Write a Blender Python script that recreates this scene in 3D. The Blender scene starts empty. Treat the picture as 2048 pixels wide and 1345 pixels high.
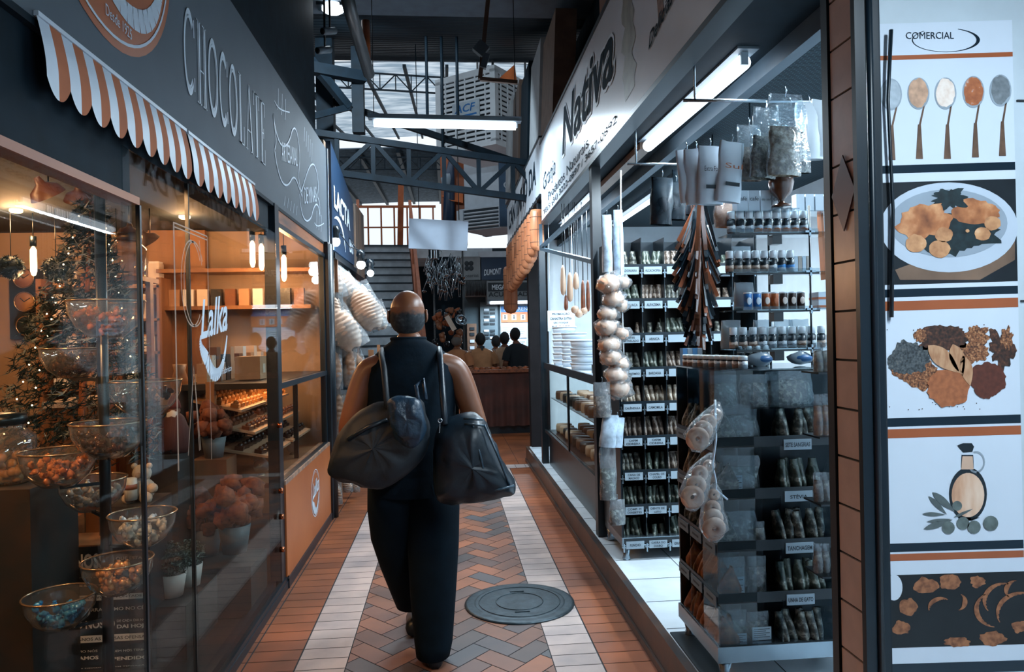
import bpy, math, random
from mathutils import Vector, Matrix, Euler, noise
random.seed(7)
S = bpy.context.scene
C = S.collection
PI = math.pi
def lin(h):
    if isinstance(h, str):
        h = h.lstrip('#'); c = [int(h[i:i+2], 16)/255 for i in (0, 2, 4)]
    else: c = h
    return tuple((x/12.92 if x <= .04045 else ((x+.055)/1.055)**2.4) for x in c)
# ---------------------------------------------------------------- camera
FPX, CX, CY = 1450., 1024., 672.5
CAM = Vector((0, 0, 1.49))
_y = Vector(((895-CX)/FPX, -(675-CY)/FPX, -1)).normalized()      # corridor axis in camera space
_u = Vector((-.020, 1, 0)); _z = (_u - _u.dot(_y)*_y).normalized()
_x = _y.cross(_z)
cd = bpy.data.cameras.new('camera'); cam = bpy.data.objects.new('camera', cd); C.objects.link(cam)
cd.sensor_width = 36; cd.lens = 36*FPX/2048; cd.clip_start = .05; cd.clip_end = 200
R3 = Matrix((_x, _y, _z))                                        # camera space -> world
M4 = R3.to_4x4(); M4.translation = CAM; cam.matrix_world = M4
S.camera = cam
def U(px, py, x=None, y=None, z=None):
    """a photograph pixel carried onto the world plane x=, y= or z="""
    r = R3 @ Vector(((px-CX)/FPX, -(py-CY)/FPX, -1))
    if x is not None: t = (x-CAM.x)/r.x
    elif y is not None: t = (y-CAM.y)/r.y
    else: t = (z-CAM.z)/r.z
    return CAM + t*r
# ---------------------------------------------------------------- view, world, big lights
S.view_settings.view_transform = 'Standard'; S.view_settings.look = 'None'
S.view_settings.gamma = 1; S.view_settings.use_curve_mapping = False
S.view_settings.exposure = 0.0
S.cycles.max_bounces = 8; S.cycles.transparent_max_bounces = 24
S.cycles.diffuse_bounces = 3; S.cycles.glossy_bounces = 4; S.cycles.transmission_bounces = 6
S.cycles.sample_clamp_indirect = 6; S.cycles.caustics_reflective = False; S.cycles.caustics_refractive = False
W = bpy.data.worlds.new('world'); S.world = W; W.use_nodes = True
wn = W.node_tree.nodes; wl = W.node_tree.links
bg = wn['Background']; bg.inputs[1].default_value = 1.3
tc = wn.new('ShaderNodeTexCoord'); ns = wn.new('ShaderNodeTexNoise'); ns.inputs['Scale'].default_value = 1.5
cr = wn.new('ShaderNodeValToRGB'); cr.color_ramp.elements[0].color = (*lin('c4d5e4'), 1); cr.color_ramp.elements[1].color = (*lin('f2f7fb'), 1)
wl.new(tc.outputs['Generated'], ns.inputs['Vector']); wl.new(ns.outputs['Fac'], cr.inputs['Fac']); wl.new(cr.outputs['Color'], bg.inputs['Color'])

COOL = (.72, .88, 1.0); WARM = (1.0, .50, .22)
def light(name, kind, loc, power, color, size=.2, sy=None, rot=(0, 0, 0), parent=None, spread=None):
    d = bpy.data.lights.new(name, kind); d.energy = power; d.color = color
    if kind == 'AREA':
        d.shape = 'RECTANGLE' if sy else 'SQUARE'; d.size = size
        if sy: d.size_y = sy
        if spread: d.spread = spread
    else: d.shadow_soft_size = size
    o = bpy.data.objects.new(name, d); C.objects.link(o); o.location = loc; o.rotation_euler = rot
    if parent: o.parent = parent
    return o
# ---------------------------------------------------------------- materials
MATS = {}
def mat(name, color, rough=.6, metal=0., var=.12, scale=8., bump=0., spec=.5, trans=0., coat=0.):
    if name in MATS: return MATS[name]
    m = bpy.data.materials.new(name); m.use_nodes = True; MATS[name] = m
    nt = m.node_tree; b = nt.nodes['Principled BSDF']
    c = lin(color)
    b.inputs['Roughness'].default_value = rough; b.inputs['Metallic'].default_value = metal
    b.inputs['Specular IOR Level'].default_value = spec
    b.inputs['Coat Weight'].default_value = coat
    b.inputs['Transmission Weight'].default_value = trans
    t = nt.nodes.new('ShaderNodeTexCoord'); n = nt.nodes.new('ShaderNodeTexNoise'); n.inputs['Scale'].default_value = scale; n.inputs['Detail'].default_value = 4
    r = nt.nodes.new('ShaderNodeValToRGB')
    r.color_ramp.elements[0].position = .3; r.color_ramp.elements[1].position = .7
    r.color_ramp.elements[0].color = (*[x*(1-var) for x in c], 1); r.color_ramp.elements[1].color = (*[min(1, x*(1+var)) for x in c], 1)
    nt.links.new(t.outputs['Object'], n.inputs['Vector']); nt.links.new(n.outputs['Fac'], r.inputs['Fac']); nt.links.new(r.outputs['Color'], b.inputs['Base Color'])
    if bump:
        bp = nt.nodes.new('ShaderNodeBump'); bp.inputs['Strength'].default_value = bump; bp.inputs['Distance'].default_value = .01
        nt.links.new(n.outputs['Fac'], bp.inputs['Height']); nt.links.new(bp.outputs['Normal'], b.inputs['Normal'])
    return m
def ramp_mat(name, stops, scale=10., rough=.6, tex='noise', bump=0., stretch=(1, 1, 1)):
    """colour varies in blotches of the thing's own colours"""
    if name in MATS: return MATS[name]
    m = bpy.data.materials.new(name); m.use_nodes = True; MATS[name] = m
    nt = m.node_tree; b = nt.nodes['Principled BSDF']; b.inputs['Roughness'].default_value = rough
    t = nt.nodes.new('ShaderNodeTexCoord'); mp = nt.nodes.new('ShaderNodeMapping'); mp.inputs['Scale'].default_value = stretch
    if tex == 'voronoi':
        n = nt.nodes.new('ShaderNodeTexVoronoi'); n.inputs['Scale'].default_value = scale; out = n.outputs['Color']
    else:
        n = nt.nodes.new('ShaderNodeTexNoise'); n.inputs['Scale'].default_value = scale; n.inputs['Detail'].default_value = 6; out = n.outputs['Fac']
    r = nt.nodes.new('ShaderNodeValToRGB'); e = r.color_ramp.elements
    while len(e) < len(stops): e.new(.5)
    for i, (p, c) in enumerate(stops): e[i].position = p; e[i].color = (*lin(c), 1)
    nt.links.new(t.outputs['Object'], mp.inputs['Vector']); nt.links.new(mp.outputs['Vector'], n.inputs['Vector'])
    nt.links.new(out, r.inputs['Fac']); nt.links.new(r.outputs['Color'], b.inputs['Base Color'])
    if bump:
        bp = nt.nodes.new('ShaderNodeBump'); bp.inputs['Strength'].default_value = bump; bp.inputs['Distance'].default_value = .01
        nt.links.new(n.outputs[0], bp.inputs['Height']); nt.links.new(bp.outputs['Normal'], b.inputs['Normal'])
    return m
def glow(name, color, strength):
    if name in MATS: return MATS[name]
    m = bpy.data.materials.new(name); m.use_nodes = True; MATS[name] = m
    b = m.node_tree.nodes['Principled BSDF']; b.inputs['Base Color'].default_value = (*color, 1)
    b.inputs['Emission Color'].default_value = (*color, 1); b.inputs['Emission Strength'].default_value = strength
    return m
def clear(name, tint='e8f2f6', refl=.5, rough=.02, ior=1.45, haze=0., bump=0., bscale=30.):
    """thin clear sheet: transparent with a fresnel gloss, optionally some milky haze and wrinkles"""
    if name in MATS: return MATS[name]
    m = bpy.data.materials.new(name); m.use_nodes = True; MATS[name] = m
    nt = m.node_tree; nt.nodes.clear(); N = nt.nodes.new; L = nt.links.new
    o = N('ShaderNodeOutputMaterial'); tr = N('ShaderNodeBsdfTransparent'); tr.inputs[0].default_value = (*lin(tint), 1)
    g = N('ShaderNodeBsdfGlossy'); g.inputs['Roughness'].default_value = rough
    fr = N('ShaderNodeLayerWeight'); fr.inputs['Blend'].default_value = .5                    # same from both faces of the sheet
    pw5 = N('ShaderNodeMath'); pw5.operation = 'POWER'; pw5.inputs[1].default_value = 4.5; f0 = N('ShaderNodeMath'); f0.operation = 'MULTIPLY_ADD'; f0.inputs[1].default_value = .94; f0.inputs[2].default_value = .045*(ior/1.45)**2
    ma = N('ShaderNodeMath'); ma.operation = 'MULTIPLY'; ma.inputs[1].default_value = refl*2; ma.use_clamp = True
    mx = N('ShaderNodeMixShader'); L(fr.outputs['Facing'], pw5.inputs[0]); L(pw5.outputs[0], f0.inputs[0]); L(f0.outputs[0], ma.inputs[0]); L(ma.outputs[0], mx.inputs[0]); L(tr.outputs[0], mx.inputs[1]); L(g.outputs[0], mx.inputs[2])
    last = mx
    if haze:
        d = N('ShaderNodeBsdfDiffuse'); d.inputs[0].default_value = (.8, .85, .9, 1); m2 = N('ShaderNodeMixShader'); m2.inputs[0].default_value = haze
        L(mx.outputs[0], m2.inputs[1]); L(d.outputs[0], m2.inputs[2]); last = m2
    if bump:
        t = N('ShaderNodeTexCoord'); n = N('ShaderNodeTexNoise'); n.inputs['Scale'].default_value = bscale; n.inputs['Detail'].default_value = 3
        bp = N('ShaderNodeBump'); bp.inputs['Strength'].default_value = bump; bp.inputs['Distance'].default_value = .02
        L(t.outputs['Object'], n.inputs[0]); L(n.outputs[0], bp.inputs['Height']); L(bp.outputs[0], g.inputs['Normal']); L(bp.outputs[0], fr.inputs['Normal'])
    L(last.outputs[0], o.inputs[0])
    return m
# ---------------------------------------------------------------- mesh builder
class MB:
    def __init__(s): s.v = []; s.f = []; s.m = []; s.sm = []; s.mi = 0; s.smooth = False; s.T = None
    def add(s, vs, fs, smooth=None):
        b = len(s.v)
        for p in vs:
            p = Vector(p)
            s.v.append(s.T @ p if s.T else p)
        for f in fs:
            s.f.append([b+i for i in f]); s.m.append(s.mi); s.sm.append(s.smooth if smooth is None else smooth)
        return s
    def box(s, c, d, rot=None, taper=1.0):
        hx, hy, hz = d[0]/2, d[1]/2, d[2]/2; vs = []
        for z in (-1, 1):
            k = 1 if z < 0 else taper
            for x, y in ((-1, -1), (1, -1), (1, 1), (-1, 1)): vs.append(Vector((x*hx*k, y*hy*k, z*hz)))
        if rot is not None:
            R = Euler(rot).to_matrix(); vs = [R @ v for v in vs]
        c = Vector(c); vs = [v+c for v in vs]
        return s.add(vs, [(3, 2, 1, 0), (4, 5, 6, 7), (0, 1, 5, 4), (1, 2, 6, 5), (2, 3, 7, 6), (3, 0, 4, 7)], False)
    def b2(s, a, b):
        return s.box([(a[i]+b[i])/2 for i in range(3)], [abs(b[i]-a[i]) for i in range(3)])
    def beam(s, p, q, w, h=None, up=(0, 0, 1)):
        p, q = Vector(p), Vector(q); h = h or w; d = (q-p).normalized(); u = Vector(up)
        if abs(d.dot(u)) > .98: u = Vector((1, 0, 0))
        a = d.cross(u).normalized(); b = a.cross(d)
        vs = [o + a*x*w/2 + b*y*h/2 for o in (p, q) for x, y in ((-1, -1), (1, -1), (1, 1), (-1, 1))]
        return s.add(vs, [(3, 2, 1, 0), (4, 5, 6, 7), (0, 1, 5, 4), (1, 2, 6, 5), (2, 3, 7, 6), (3, 0, 4, 7)], False)
    def tube(s, pts, r, n=8, cap=True, closed=False):
        pts = [Vector(p) for p in pts]; k = len(pts); rs = r if isinstance(r, (list, tuple)) else [r]*k
        vs = []; pa = None
        for i, p in enumerate(pts):
            if closed: d = pts[(i+1) % k]-pts[i-1]
            else: d = pts[min(i+1, k-1)]-pts[max(i-1, 0)]
            d = d.normalized() if d.length > 1e-9 else Vector((0, 0, 1))
            if pa is None:
                u = Vector((0, 0, 1)) if abs(d.z) < .9 else Vector((1, 0, 0)); a = d.cross(u).normalized()
            else:
                a = (pa - pa.dot(d)*d); a = a.normalized() if a.length > 1e-6 else d.orthogonal().normalized()
            pa = a; b = d.cross(a)
            for j in range(n):
                t = 2*PI*j/n; vs.append(p + (a*math.cos(t)+b*math.sin(t))*rs[i])
        fs = []
        for i in range(k if closed else k-1):
            for j in range(n):
                i2 = (i+1) % k; fs.append((i*n+j, i*n+(j+1) % n, i2*n+(j+1) % n, i2*n+j))
        if cap and not closed: fs.append(tuple(range(n-1, -1, -1))); fs.append(tuple((k-1)*n+j for j in range(n)))
        return s.add(vs, fs, True)
    def cyl(s, p, q, r, r2=None, n=16): return s.tube([p, q], [r, r if r2 is None else r2], n)
    def lathe(s, prof, c=(0, 0, 0), n=20, sx=1, sy=1, f=None):
        vs = []; fs = []
        for r, z in prof:
            for j in range(n):
                t = 2*PI*j/n; k = f(t, z) if f else 1
                vs.append((c[0]+r*k*math.cos(t)*sx, c[1]+r*k*math.sin(t)*sy, c[2]+z))
        for i in range(len(prof)-1):
            for j in range(n): fs.append((i*n+j, i*n+(j+1) % n, (i+1)*n+(j+1) % n, (i+1)*n+j))
        if prof[0][0] > 1e-5: fs.append(tuple(range(n-1, -1, -1)))
        if prof[-1][0] > 1e-5: fs.append(tuple((len(prof)-1)*n+j for j in range(n)))
        return s.add(vs, fs, True)
    def shell(s, prof, c=(0, 0, 0), n=20):
        vs = []; fs = []
        for r, z in prof:
            for j in range(n):
                t = 2*PI*j/n; vs.append((c[0]+r*math.cos(t), c[1]+r*math.sin(t), c[2]+z))
        for i in range(len(prof)-1):
            for j in range(n): fs.append((i*n+j, i*n+(j+1) % n, (i+1)*n+(j+1) % n, (i+1)*n+j))
        return s.add(vs, fs, True)
    def ball(s, c, r, n=12, sc=(1, 1, 1), rot=None, jit=0., seed=0, fr=6.):
        k = max(4, n//2); vs = []; fs = []; c = Vector(c); R = Euler(rot).to_matrix() if rot else None
        for i in range(k+1):
            a = PI*i/k
            for j in range(n):
                t = 2*PI*j/n; v = Vector((math.sin(a)*math.cos(t), math.sin(a)*math.sin(t), math.cos(a)))
                q = 1 + (jit*noise.noise(v*fr*.3 + Vector((seed, seed*.7, 0))) if jit else 0)
                v = Vector((v.x*sc[0], v.y*sc[1], v.z*sc[2]))*r*q
                vs.append((R @ v if R else v)+c)
        for i in range(k):
            for j in range(n): fs.append((i*n+j, (i+1)*n+j, (i+1)*n+(j+1) % n, i*n+(j+1) % n))
        return s.add(vs, fs, True)
    def torus(s, c, R, r, ax='z', n=20, m=8):
        pts = []
        for i in range(n):
            t = 2*PI*i/n; a, b = R*math.cos(t), R*math.sin(t)
            pts.append({'z': (a, b, 0), 'y': (a, 0, b), 'x': (0, a, b)}[ax])
        return s.tube([Vector(c)+Vector(p) for p in pts], r, m, closed=True)
    def poly(s, pts, t=None):
        """flat polygon; t = extrusion vector"""
        n = len(pts); pts = [Vector(p) for p in pts]
        if t is None: return s.add(pts, [tuple(range(n))], False)
        t = Vector(t); return s.add(pts+[p+t for p in pts], [tuple(range(n-1, -1, -1)), tuple(range(n, 2*n))]+[(i, (i+1) % n, n+(i+1) % n, n+i) for i in range(n)], False)
    def grid(s, fn, nu, nv, smooth=True):
        vs = [fn(i/nu, j/nv) for i in range(nu+1) for j in range(nv+1)]
        fs = [(i*(nv+1)+j, (i+1)*(nv+1)+j, (i+1)*(nv+1)+j+1, i*(nv+1)+j+1) for i in range(nu) for j in range(nv)]
        return s.add(vs, fs, smooth)
    def mesh(s, name, mats):
        me = bpy.data.meshes.new(name); me.from_pydata(s.v, [], s.f); mats = mats if isinstance(mats, (list, tuple)) else [mats]
        for m in mats: me.materials.append(m)
        me.polygons.foreach_set('material_index', s.m); me.polygons.foreach_set('use_smooth', s.sm); me.update()
        return me
    def build(s, name, mats, parent=None, world=False, loc=None, rot=None, **kw):
        if world and parent is not None:
            p = parent; M = Matrix()
            while p is not None:
                M = Matrix.LocRotScale(p.location, p.rotation_euler, p.scale) @ M; p = p.parent
            M = M.inverted(); s.v = [M @ v for v in s.v]
        o = bpy.data.objects.new(name, s.mesh(name, mats)); C.objects.link(o); o.parent = parent
        if loc is not None: o.location = loc
        if rot is not None: o.rotation_euler = rot
        for k, v in kw.items(): o[k] = v
        return o
def thing(name, label, cat, loc=(0, 0, 0), rz=0., group=None, rot=None):
    o = bpy.data.objects.new(name, None); C.objects.link(o); o.location = loc; o.rotation_euler = rot or (0, 0, rz); o.empty_display_size = .1
    o['label'] = label; o['category'] = cat
    if group: o['group'] = group
    return o
def tag(o, label, cat, group=None, kind=None):
    o['label'] = label; o['category'] = cat
    if group: o['group'] = group
    if kind: o['kind'] = kind
    return o
def struct(name, mb, m, parent=None):
    o = mb.build(name, m, parent)
    if parent is None: o['kind'] = 'structure'
    return o
def kids(o): return [c for c in bpy.data.objects if c.parent == o]
_ch = {}
def dup(root, loc=None, rot=None, label=None, group=None, scale=None, mats=None):
    """copy a thing with its parts and sub-parts; mats maps part name -> material for the copy"""
    def cp(o, par):
        c = o.copy(); C.objects.link(c); c.parent = par
        if mats and o.type == 'MESH':
            st = o.name.split('.')[0]
            if st in mats: c.data = o.data.copy(); c.data.materials.clear(); c.data.materials.append(mats[st])
        if o not in _ch: _ch[o] = list(o.children)
        for k in _ch[o]: cp(k, c)
        return c
    r = cp(root, None)
    if loc is not None: r.location = loc
    if rot is not None: r.rotation_euler = rot
    if scale is not None: r.scale = (scale,)*3 if not isinstance(scale, tuple) else scale
    if label: r['label'] = label
    if group: r['group'] = group
    return r
# ---------------------------------------------------------------- lettering
def text(s, name, m, parent=None, loc=(0, 0, 0), axes=None, size=.1, w=None, h=None, shear=0., bold=0., ext=.001, align='LEFT', space=1., world=False):
    """raised lettering; axes = (right, up) unit vectors of the writing in the parent's space; w,h fit the block to that size"""
    cu = bpy.data.curves.new('tmp', 'FONT'); cu.body = s; cu.size = 1; cu.shear = shear; cu.offset = bold; cu.extrude = 0; cu.space_character = space
    cu.align_x = 'LEFT'; cu.resolution_u = 3
    to = bpy.data.objects.new('tmp', cu); C.objects.link(to); bpy.context.view_layer.update()
    dg = bpy.context.evaluated_depsgraph_get(); me = bpy.data.meshes.new_from_object(to.evaluated_get(dg))
    bpy.data.objects.remove(to); bpy.data.curves.remove(cu)
    xs = [v.co.x for v in me.vertices]; ys = [v.co.y for v in me.vertices]
    x0, x1, y0, y1 = min(xs), max(xs), min(ys), max(ys)
    sx = sy = size
    if w: sx = w/(x1-x0)
    if h: sy = h/(y1-y0)
    if w and not h: sy = sx
    if h and not w: sx = sy
    r, u = [Vector(a).normalized() for a in axes]; n = r.cross(u); L = Vector(loc)
    off = {'LEFT': -x0*sx, 'CENTER': -(x0+x1)/2*sx, 'RIGHT': -x1*sx}[align]
    fl = [tuple(p.vertices) for p in me.polygons]; co = [v.co.copy() for v in me.vertices]; bpy.data.meshes.remove(me)
    mb = MB(); k = len(co)
    front = [L + r*(v.x*sx+off) + u*((v.y-y0)*sy) + n*ext for v in co]
    mb.add(front, fl, False)
    return mb.build(name, m, parent, world=world)
# quad helper: a flat sheet whose writing frame is origin + right*u + up*v
# ================================================================ FLOOR
def clip(poly, x0, x1, y0, y1):
    def cut(P, f, it):
        o = []
        for i in range(len(P)):
            a, b = P[i-1], P[i]; fa, fb = f(a), f(b)
            if fb:
                if not fa: o.append(it(a, b))
                o.append(b)
            elif fa: o.append(it(a, b))
        return o
    def ix(v): return lambda a, b: (v, a[1]+(b[1]-a[1])*(v-a[0])/(b[0]-a[0]))
    def iy(v): return lambda a, b: (a[0]+(b[0]-a[0])*(v-a[1])/(b[1]-a[1]), v)
    for f, it in ((lambda p: p[0] >= x0, ix(x0)), (lambda p: p[0] <= x1, ix(x1)), (lambda p: p[1] >= y0, iy(y0)), (lambda p: p[1] <= y1, iy(y1))):
        if not poly: return []
        poly = cut(poly, f, it)
    return poly
def tile_mat(name, stops, rough=.35):
    """glazed clay tile: one colour per tile read from a face attribute, with fine dirt"""
    m = bpy.data.materials.new(name); m.use_nodes = True; nt = m.node_tree; b = nt.nodes['Principled BSDF']; N = nt.nodes.new; L = nt.links.new
    a = N('ShaderNodeAttribute'); a.attribute_name = 'shade'; r = N('ShaderNodeValToRGB'); e = r.color_ramp.elements
    while len(e) < len(stops): e.new(.5)
    for i, (p, c) in enumerate(stops): e[i].position = p; e[i].color = (*lin(c), 1)
    t = N('ShaderNodeTexCoord'); n = N('ShaderNodeTexNoise'); n.inputs['Scale'].default_value = 3.; n.inputs['Detail'].default_value = 8
    r2 = N('ShaderNodeValToRGB'); r2.color_ramp.elements[0].position = .35; r2.color_ramp.elements[0].color = (.55, .6, .66, 1); r2.color_ramp.elements[1].position = .62; r2.color_ramp.elements[1].color = (1, 1, 1, 1)
    mx = N('ShaderNodeMix'); mx.data_type = 'RGBA'; mx.blend_type = 'MULTIPLY'; mx.inputs[0].default_value = .85
    L(a.outputs['Fac'], r.inputs[0]); L(t.outputs['Object'], n.inputs[0]); L(n.outputs[0], r2.inputs[0]); L(r.outputs[0], mx.inputs[6]); L(r2.outputs[0], mx.inputs[7]); L(mx.outputs[2], b.inputs['Base Color'])
    rr = N('ShaderNodeMapRange'); rr.inputs[3].default_value = rough; rr.inputs[4].default_value = rough+.25; L(n.outputs[0], rr.inputs[0]); L(rr.outputs[0], b.inputs['Roughness'])
    return m
grout = mat('grout', '20262b', .8); herr = tile_mat('clay tile herringbone', [(0, '4c4442'), (.25, '7a4e38'), (.5, '91593b'), (.75, '6b4b3f'), (1, '474a4e')])
side = tile_mat('clay tile border', [(0, '854826'), (.5, '92502b'), (1, '7b4225')]); white = tile_mat('pale tile border', [(0, 'b3a098'), (.6, 'bfaba1'), (1, 'a7958d')])
fl = MB(); shade = []
def ftile(P, mi, sh):
    fl.mi = mi; n = len(P)
    if n < 3: return
    fl.add([(p[0], p[1], 0.0) for p in P], [tuple(range(n))], False); shade.append(sh)
fl.mi = 0; fl.add([(-6, -3, -.003), (7, -3, -.003), (7, 40, -.003), (-6, 40, -.003)], [(0, 1, 2, 3)]); shade.append(0)
g = .0025; TW = .113
def band(x0, x1, y0, y1, mi, pitch=TW):
    y = y0
    while y < y1: ftile([(x0+g, y+g), (x1-g, y+g), (x1-g, min(y+pitch, y1)-g), (x0+g, min(y+pitch, y1)-g)], mi, random.random()); y += pitch
YE = 8.15
band(-.955, -.72, -.5, YE, 2); band(-.718, -.49, -.5, YE, 3); band(.45, .668, -.5, YE, 3); band(.67, .905, -.5, YE, 2); band(-1.2, -.957, -.5, YE, 2)
x = -.95
while x < .95: ftile([(x+g, YE+g), (x+TW-g, YE+g), (x+TW-g, YE+.22), (x+g, YE+.22)], 3, random.random()); x += TW
L_, W_ = .232, .116; c45 = math.sqrt(.5)
def h2w(p): return ((p[0]-p[1])*c45*.93, (p[0]+p[1])*c45)
for i in range(-60, 90):
    for j in range(-60, 90):
        k = (i + j) % 4
        if (i-j) % 4 == 0: R = [(i, j), (i+2, j), (i+2, j+1), (i, j+1)]       # lies along u
        elif (i-j) % 4 == 3: R = [(i, j), (i+1, j), (i+1, j+2), (i, j+2)]     # lies along v
        else: continue
        gg = g/W_
        cxm = sum(p[0] for p in R)/4; cym = sum(p[1] for p in R)/4
        P = [h2w(((p[0]+(gg if p[0] < cxm else -gg))*W_, (p[1]+(gg if p[1] < cym else -gg))*W_)) for p in R]
        P = [(p[0]+.02, p[1]) for p in P]
        if max(p[1] for p in P) < 0 or min(p[1] for p in P) > YE: continue
        P = clip(P, -.488, .448, -.5, YE)
        if len(P) > 2: ftile(P, 1, random.random()**1.2)
# hall floor beyond the cross strip: large worn red slabs with a pale strip
y = YE+.225
while y < 22:
    x = -6
    while x < 6: ftile([(x, y), (x+.395, y), (x+.395, y+.395), (x, y+.395)], 2, random.random()); x += .4
    y += .4
fo = struct('floor', fl, [grout, herr, side, white])
at = fo.data.attributes.new('shade', 'FLOAT', 'FACE'); at.data.foreach_set('value', shade)
# ================================================================ SHOP FLOORS, KERB
b = MB(); b.b2((.945, -.5, 0), (4.2, 8.6, .165)); shopw = mat('shop white floor tile', 'c9d3da', .25, var=.06)
struct('floor_shop_right', b, shopw)
b = MB(); dk = mat('dark grout line', '1a2228', .8)
for yy in [i*.33+.2 for i in range(26)]: b.b2((.95, yy-.002, .1655), (4, yy+.002, .1662))
for xx in (1.28, 1.61, 1.94): b.b2((xx-.002, 0, .1655), (xx+.002, 8.6, .1662))
struct('trim_1', b, dk)
b = MB(); b.b2((.905, -.5, 0), (.943, 8.6, .168)); b.b2((.893, -.5, 0), (.9045, 8.6, .035))
struct('baseboard_right', b, ramp_mat('kerb dark brown tile', [(.3, '20272b'), (.6, '4c382d'), (.8, '2b3034')], 5, .35))
b = MB(); b.b2((-4.2, -.5, 0), (-1.06, 6.4, .03)); struct('floor_shop_left', b, mat('left shop dark boards', '2c2723', .3, var=.3))
# ================================================================ WALLS
tan = ramp_mat('warm tan plaster', [(.3, '9c8068'), (.7, 'ae9177')], 2, .8)
b = MB(); b.b2((-4.2, 6.3, 0), (-1.02, 6.4, 3.2)); struct('wall_shop_left_back', b, tan)
b = MB(); b.b2((-4.3, -.5, 0), (-4.2, 6.4, 3.2)); struct('wall_shop_left_side', b, tan)
b = MB(); b.b2((-4.2, -.6, 0), (-1.0, -.5, 3.2)); struct('wall_shop_left_front', b, tan)
tealdk = mat('dark teal paint', '0d1c25', .75, var=.3, spec=.15)
b = MB(); b.b2((-4.2, -.5, 2.42), (-1.13, 6.3, 2.5)); struct('ceiling_shop_left', b, mat('left shop ceiling', '14222b', .8))
b = MB(); b.b2((.97, 8.55, 0), (1.2, 8.72, 3.4)); struct('wall_column_2', b, mat('dark brown column', '151214', .6, var=.3, spec=.15))
whitew = mat('white wall tile', 'd5dee4', .3, var=.05)
b = MB(); b.b2((3.2, -.5, .16), (3.3, 8.6, 3.4)); struct('wall_shop_right_side', b, whitew)
b = MB(); b.b2((1.2, 8.6, .0), (3.3, 8.7, 3.4)); struct('wall_shop_right_back', b, whitew)
# mesh ceiling of the right shop
def perf_mat():
    m = bpy.data.materials.new('black woven mesh'); m.use_nodes = True; nt = m.node_tree; b_ = nt.nodes['Principled BSDF']; N = nt.nodes.new; L = nt.links.new
    t = N('ShaderNodeTexCoord'); br = N('ShaderNodeTexBrick'); br.inputs['Scale'].default_value = 14; br.inputs['Mortar Size'].default_value = .03
    br.inputs['Color1'].default_value = (*lin('0a161e'), 1); br.inputs['Color2'].default_value = (*lin('101e27'), 1); br.inputs['Mortar'].default_value = (*lin('33474f'), 1)
    L(t.outputs['Object'], br.inputs[0]); L(br.outputs[0], b_.inputs['Base Color']); b_.inputs['Roughness'].default_value = .6; b_.inputs['Specular IOR Level'].default_value = .1
    return m
b = MB(); b.b2((1.45, -.5, 2.78), (3.2, 8.6, 2.82)); struct('ceiling_shop_right', b, perf_mat())
# ================================================================ LEFT SHOPFRONT
slate = mat('slate grey sign paint', '49535c', .75, var=.08, scale=3); chalk = mat('chalk white lettering', 'c9d6e2', .6, var=.03)
orange = mat('orange enamel', 'a4562b', .5, var=.1); blackm = mat('black painted steel', '0c1a23', .35, var=.2); off = mat('white enamel', 'c3cfdb', .5, var=.04)
RU = ((0, 1, 0), (0, 0, 1))            # writing on surfaces facing the corridor from its left side
def ring(mb, cy, cz, r0, r1, x, sy=1, sz=1, n=56, a0=0, a1=2*PI, flip=1):
    for i in range(n):
        a, b = a0+(a1-a0)*i/n, a0+(a1-a0)*(i+1)/n
        mb.poly([(x, cy+r0*sy*math.cos(a), cz+r0*sz*math.sin(a)), (x, cy+r1*sy*math.cos(a), cz+r1*sz*math.sin(a)), (x, cy+r1*sy*math.cos(b), cz+r1*sz*math.sin(b)), (x, cy+r0*sy*math.cos(b), cz+r0*sz*math.sin(b))])
def disc(mb, cy, cz, r, x, sy=1, sz=1, n=48):
    mb.poly([(x, cy+r*sy*math.cos(2*PI*i/n), cz+r*sz*math.sin(2*PI*i/n)) for i in range(n)])
def stroke(mb, pts, w, x, taper=False):
    """ribbon in the y,z plane"""
    k = len(pts)
    for i in range(k-1):
        (y0, z0), (y1, z1) = pts[i], pts[i+1]; L = math.hypot(y1-y0, z1-z0) or 1e-6; ny, nz = -(z1-z0)/L, (y1-y0)/L
        wa = w*(math.sin(PI*(i+.15)/(k))*.9+.1 if taper else 1)/2; wb = w*(math.sin(PI*(i+1.15)/(k))*.9+.1 if taper else 1)/2
        mb.poly([(x, y0-ny*wa, z0-nz*wa), (x, y0+ny*wa, z0+nz*wa), (x, y1+ny*wb, z1+nz*wb), (x, y1-ny*wb, z1-nz*wb)])
def bez(P, n=14):
    out = []
    for s in range(0, len(P)-1, 3):
        p0, p1, p2, p3 = P[s:s+4]
        for i in range(n+1):
            t = i/n; q = 1-t
            out.append(tuple(q**3*a+3*q*q*t*b+3*q*t*t*c+t**3*d for a, b, c, d in zip(p0, p1, p2, p3)))
    return out
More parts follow.
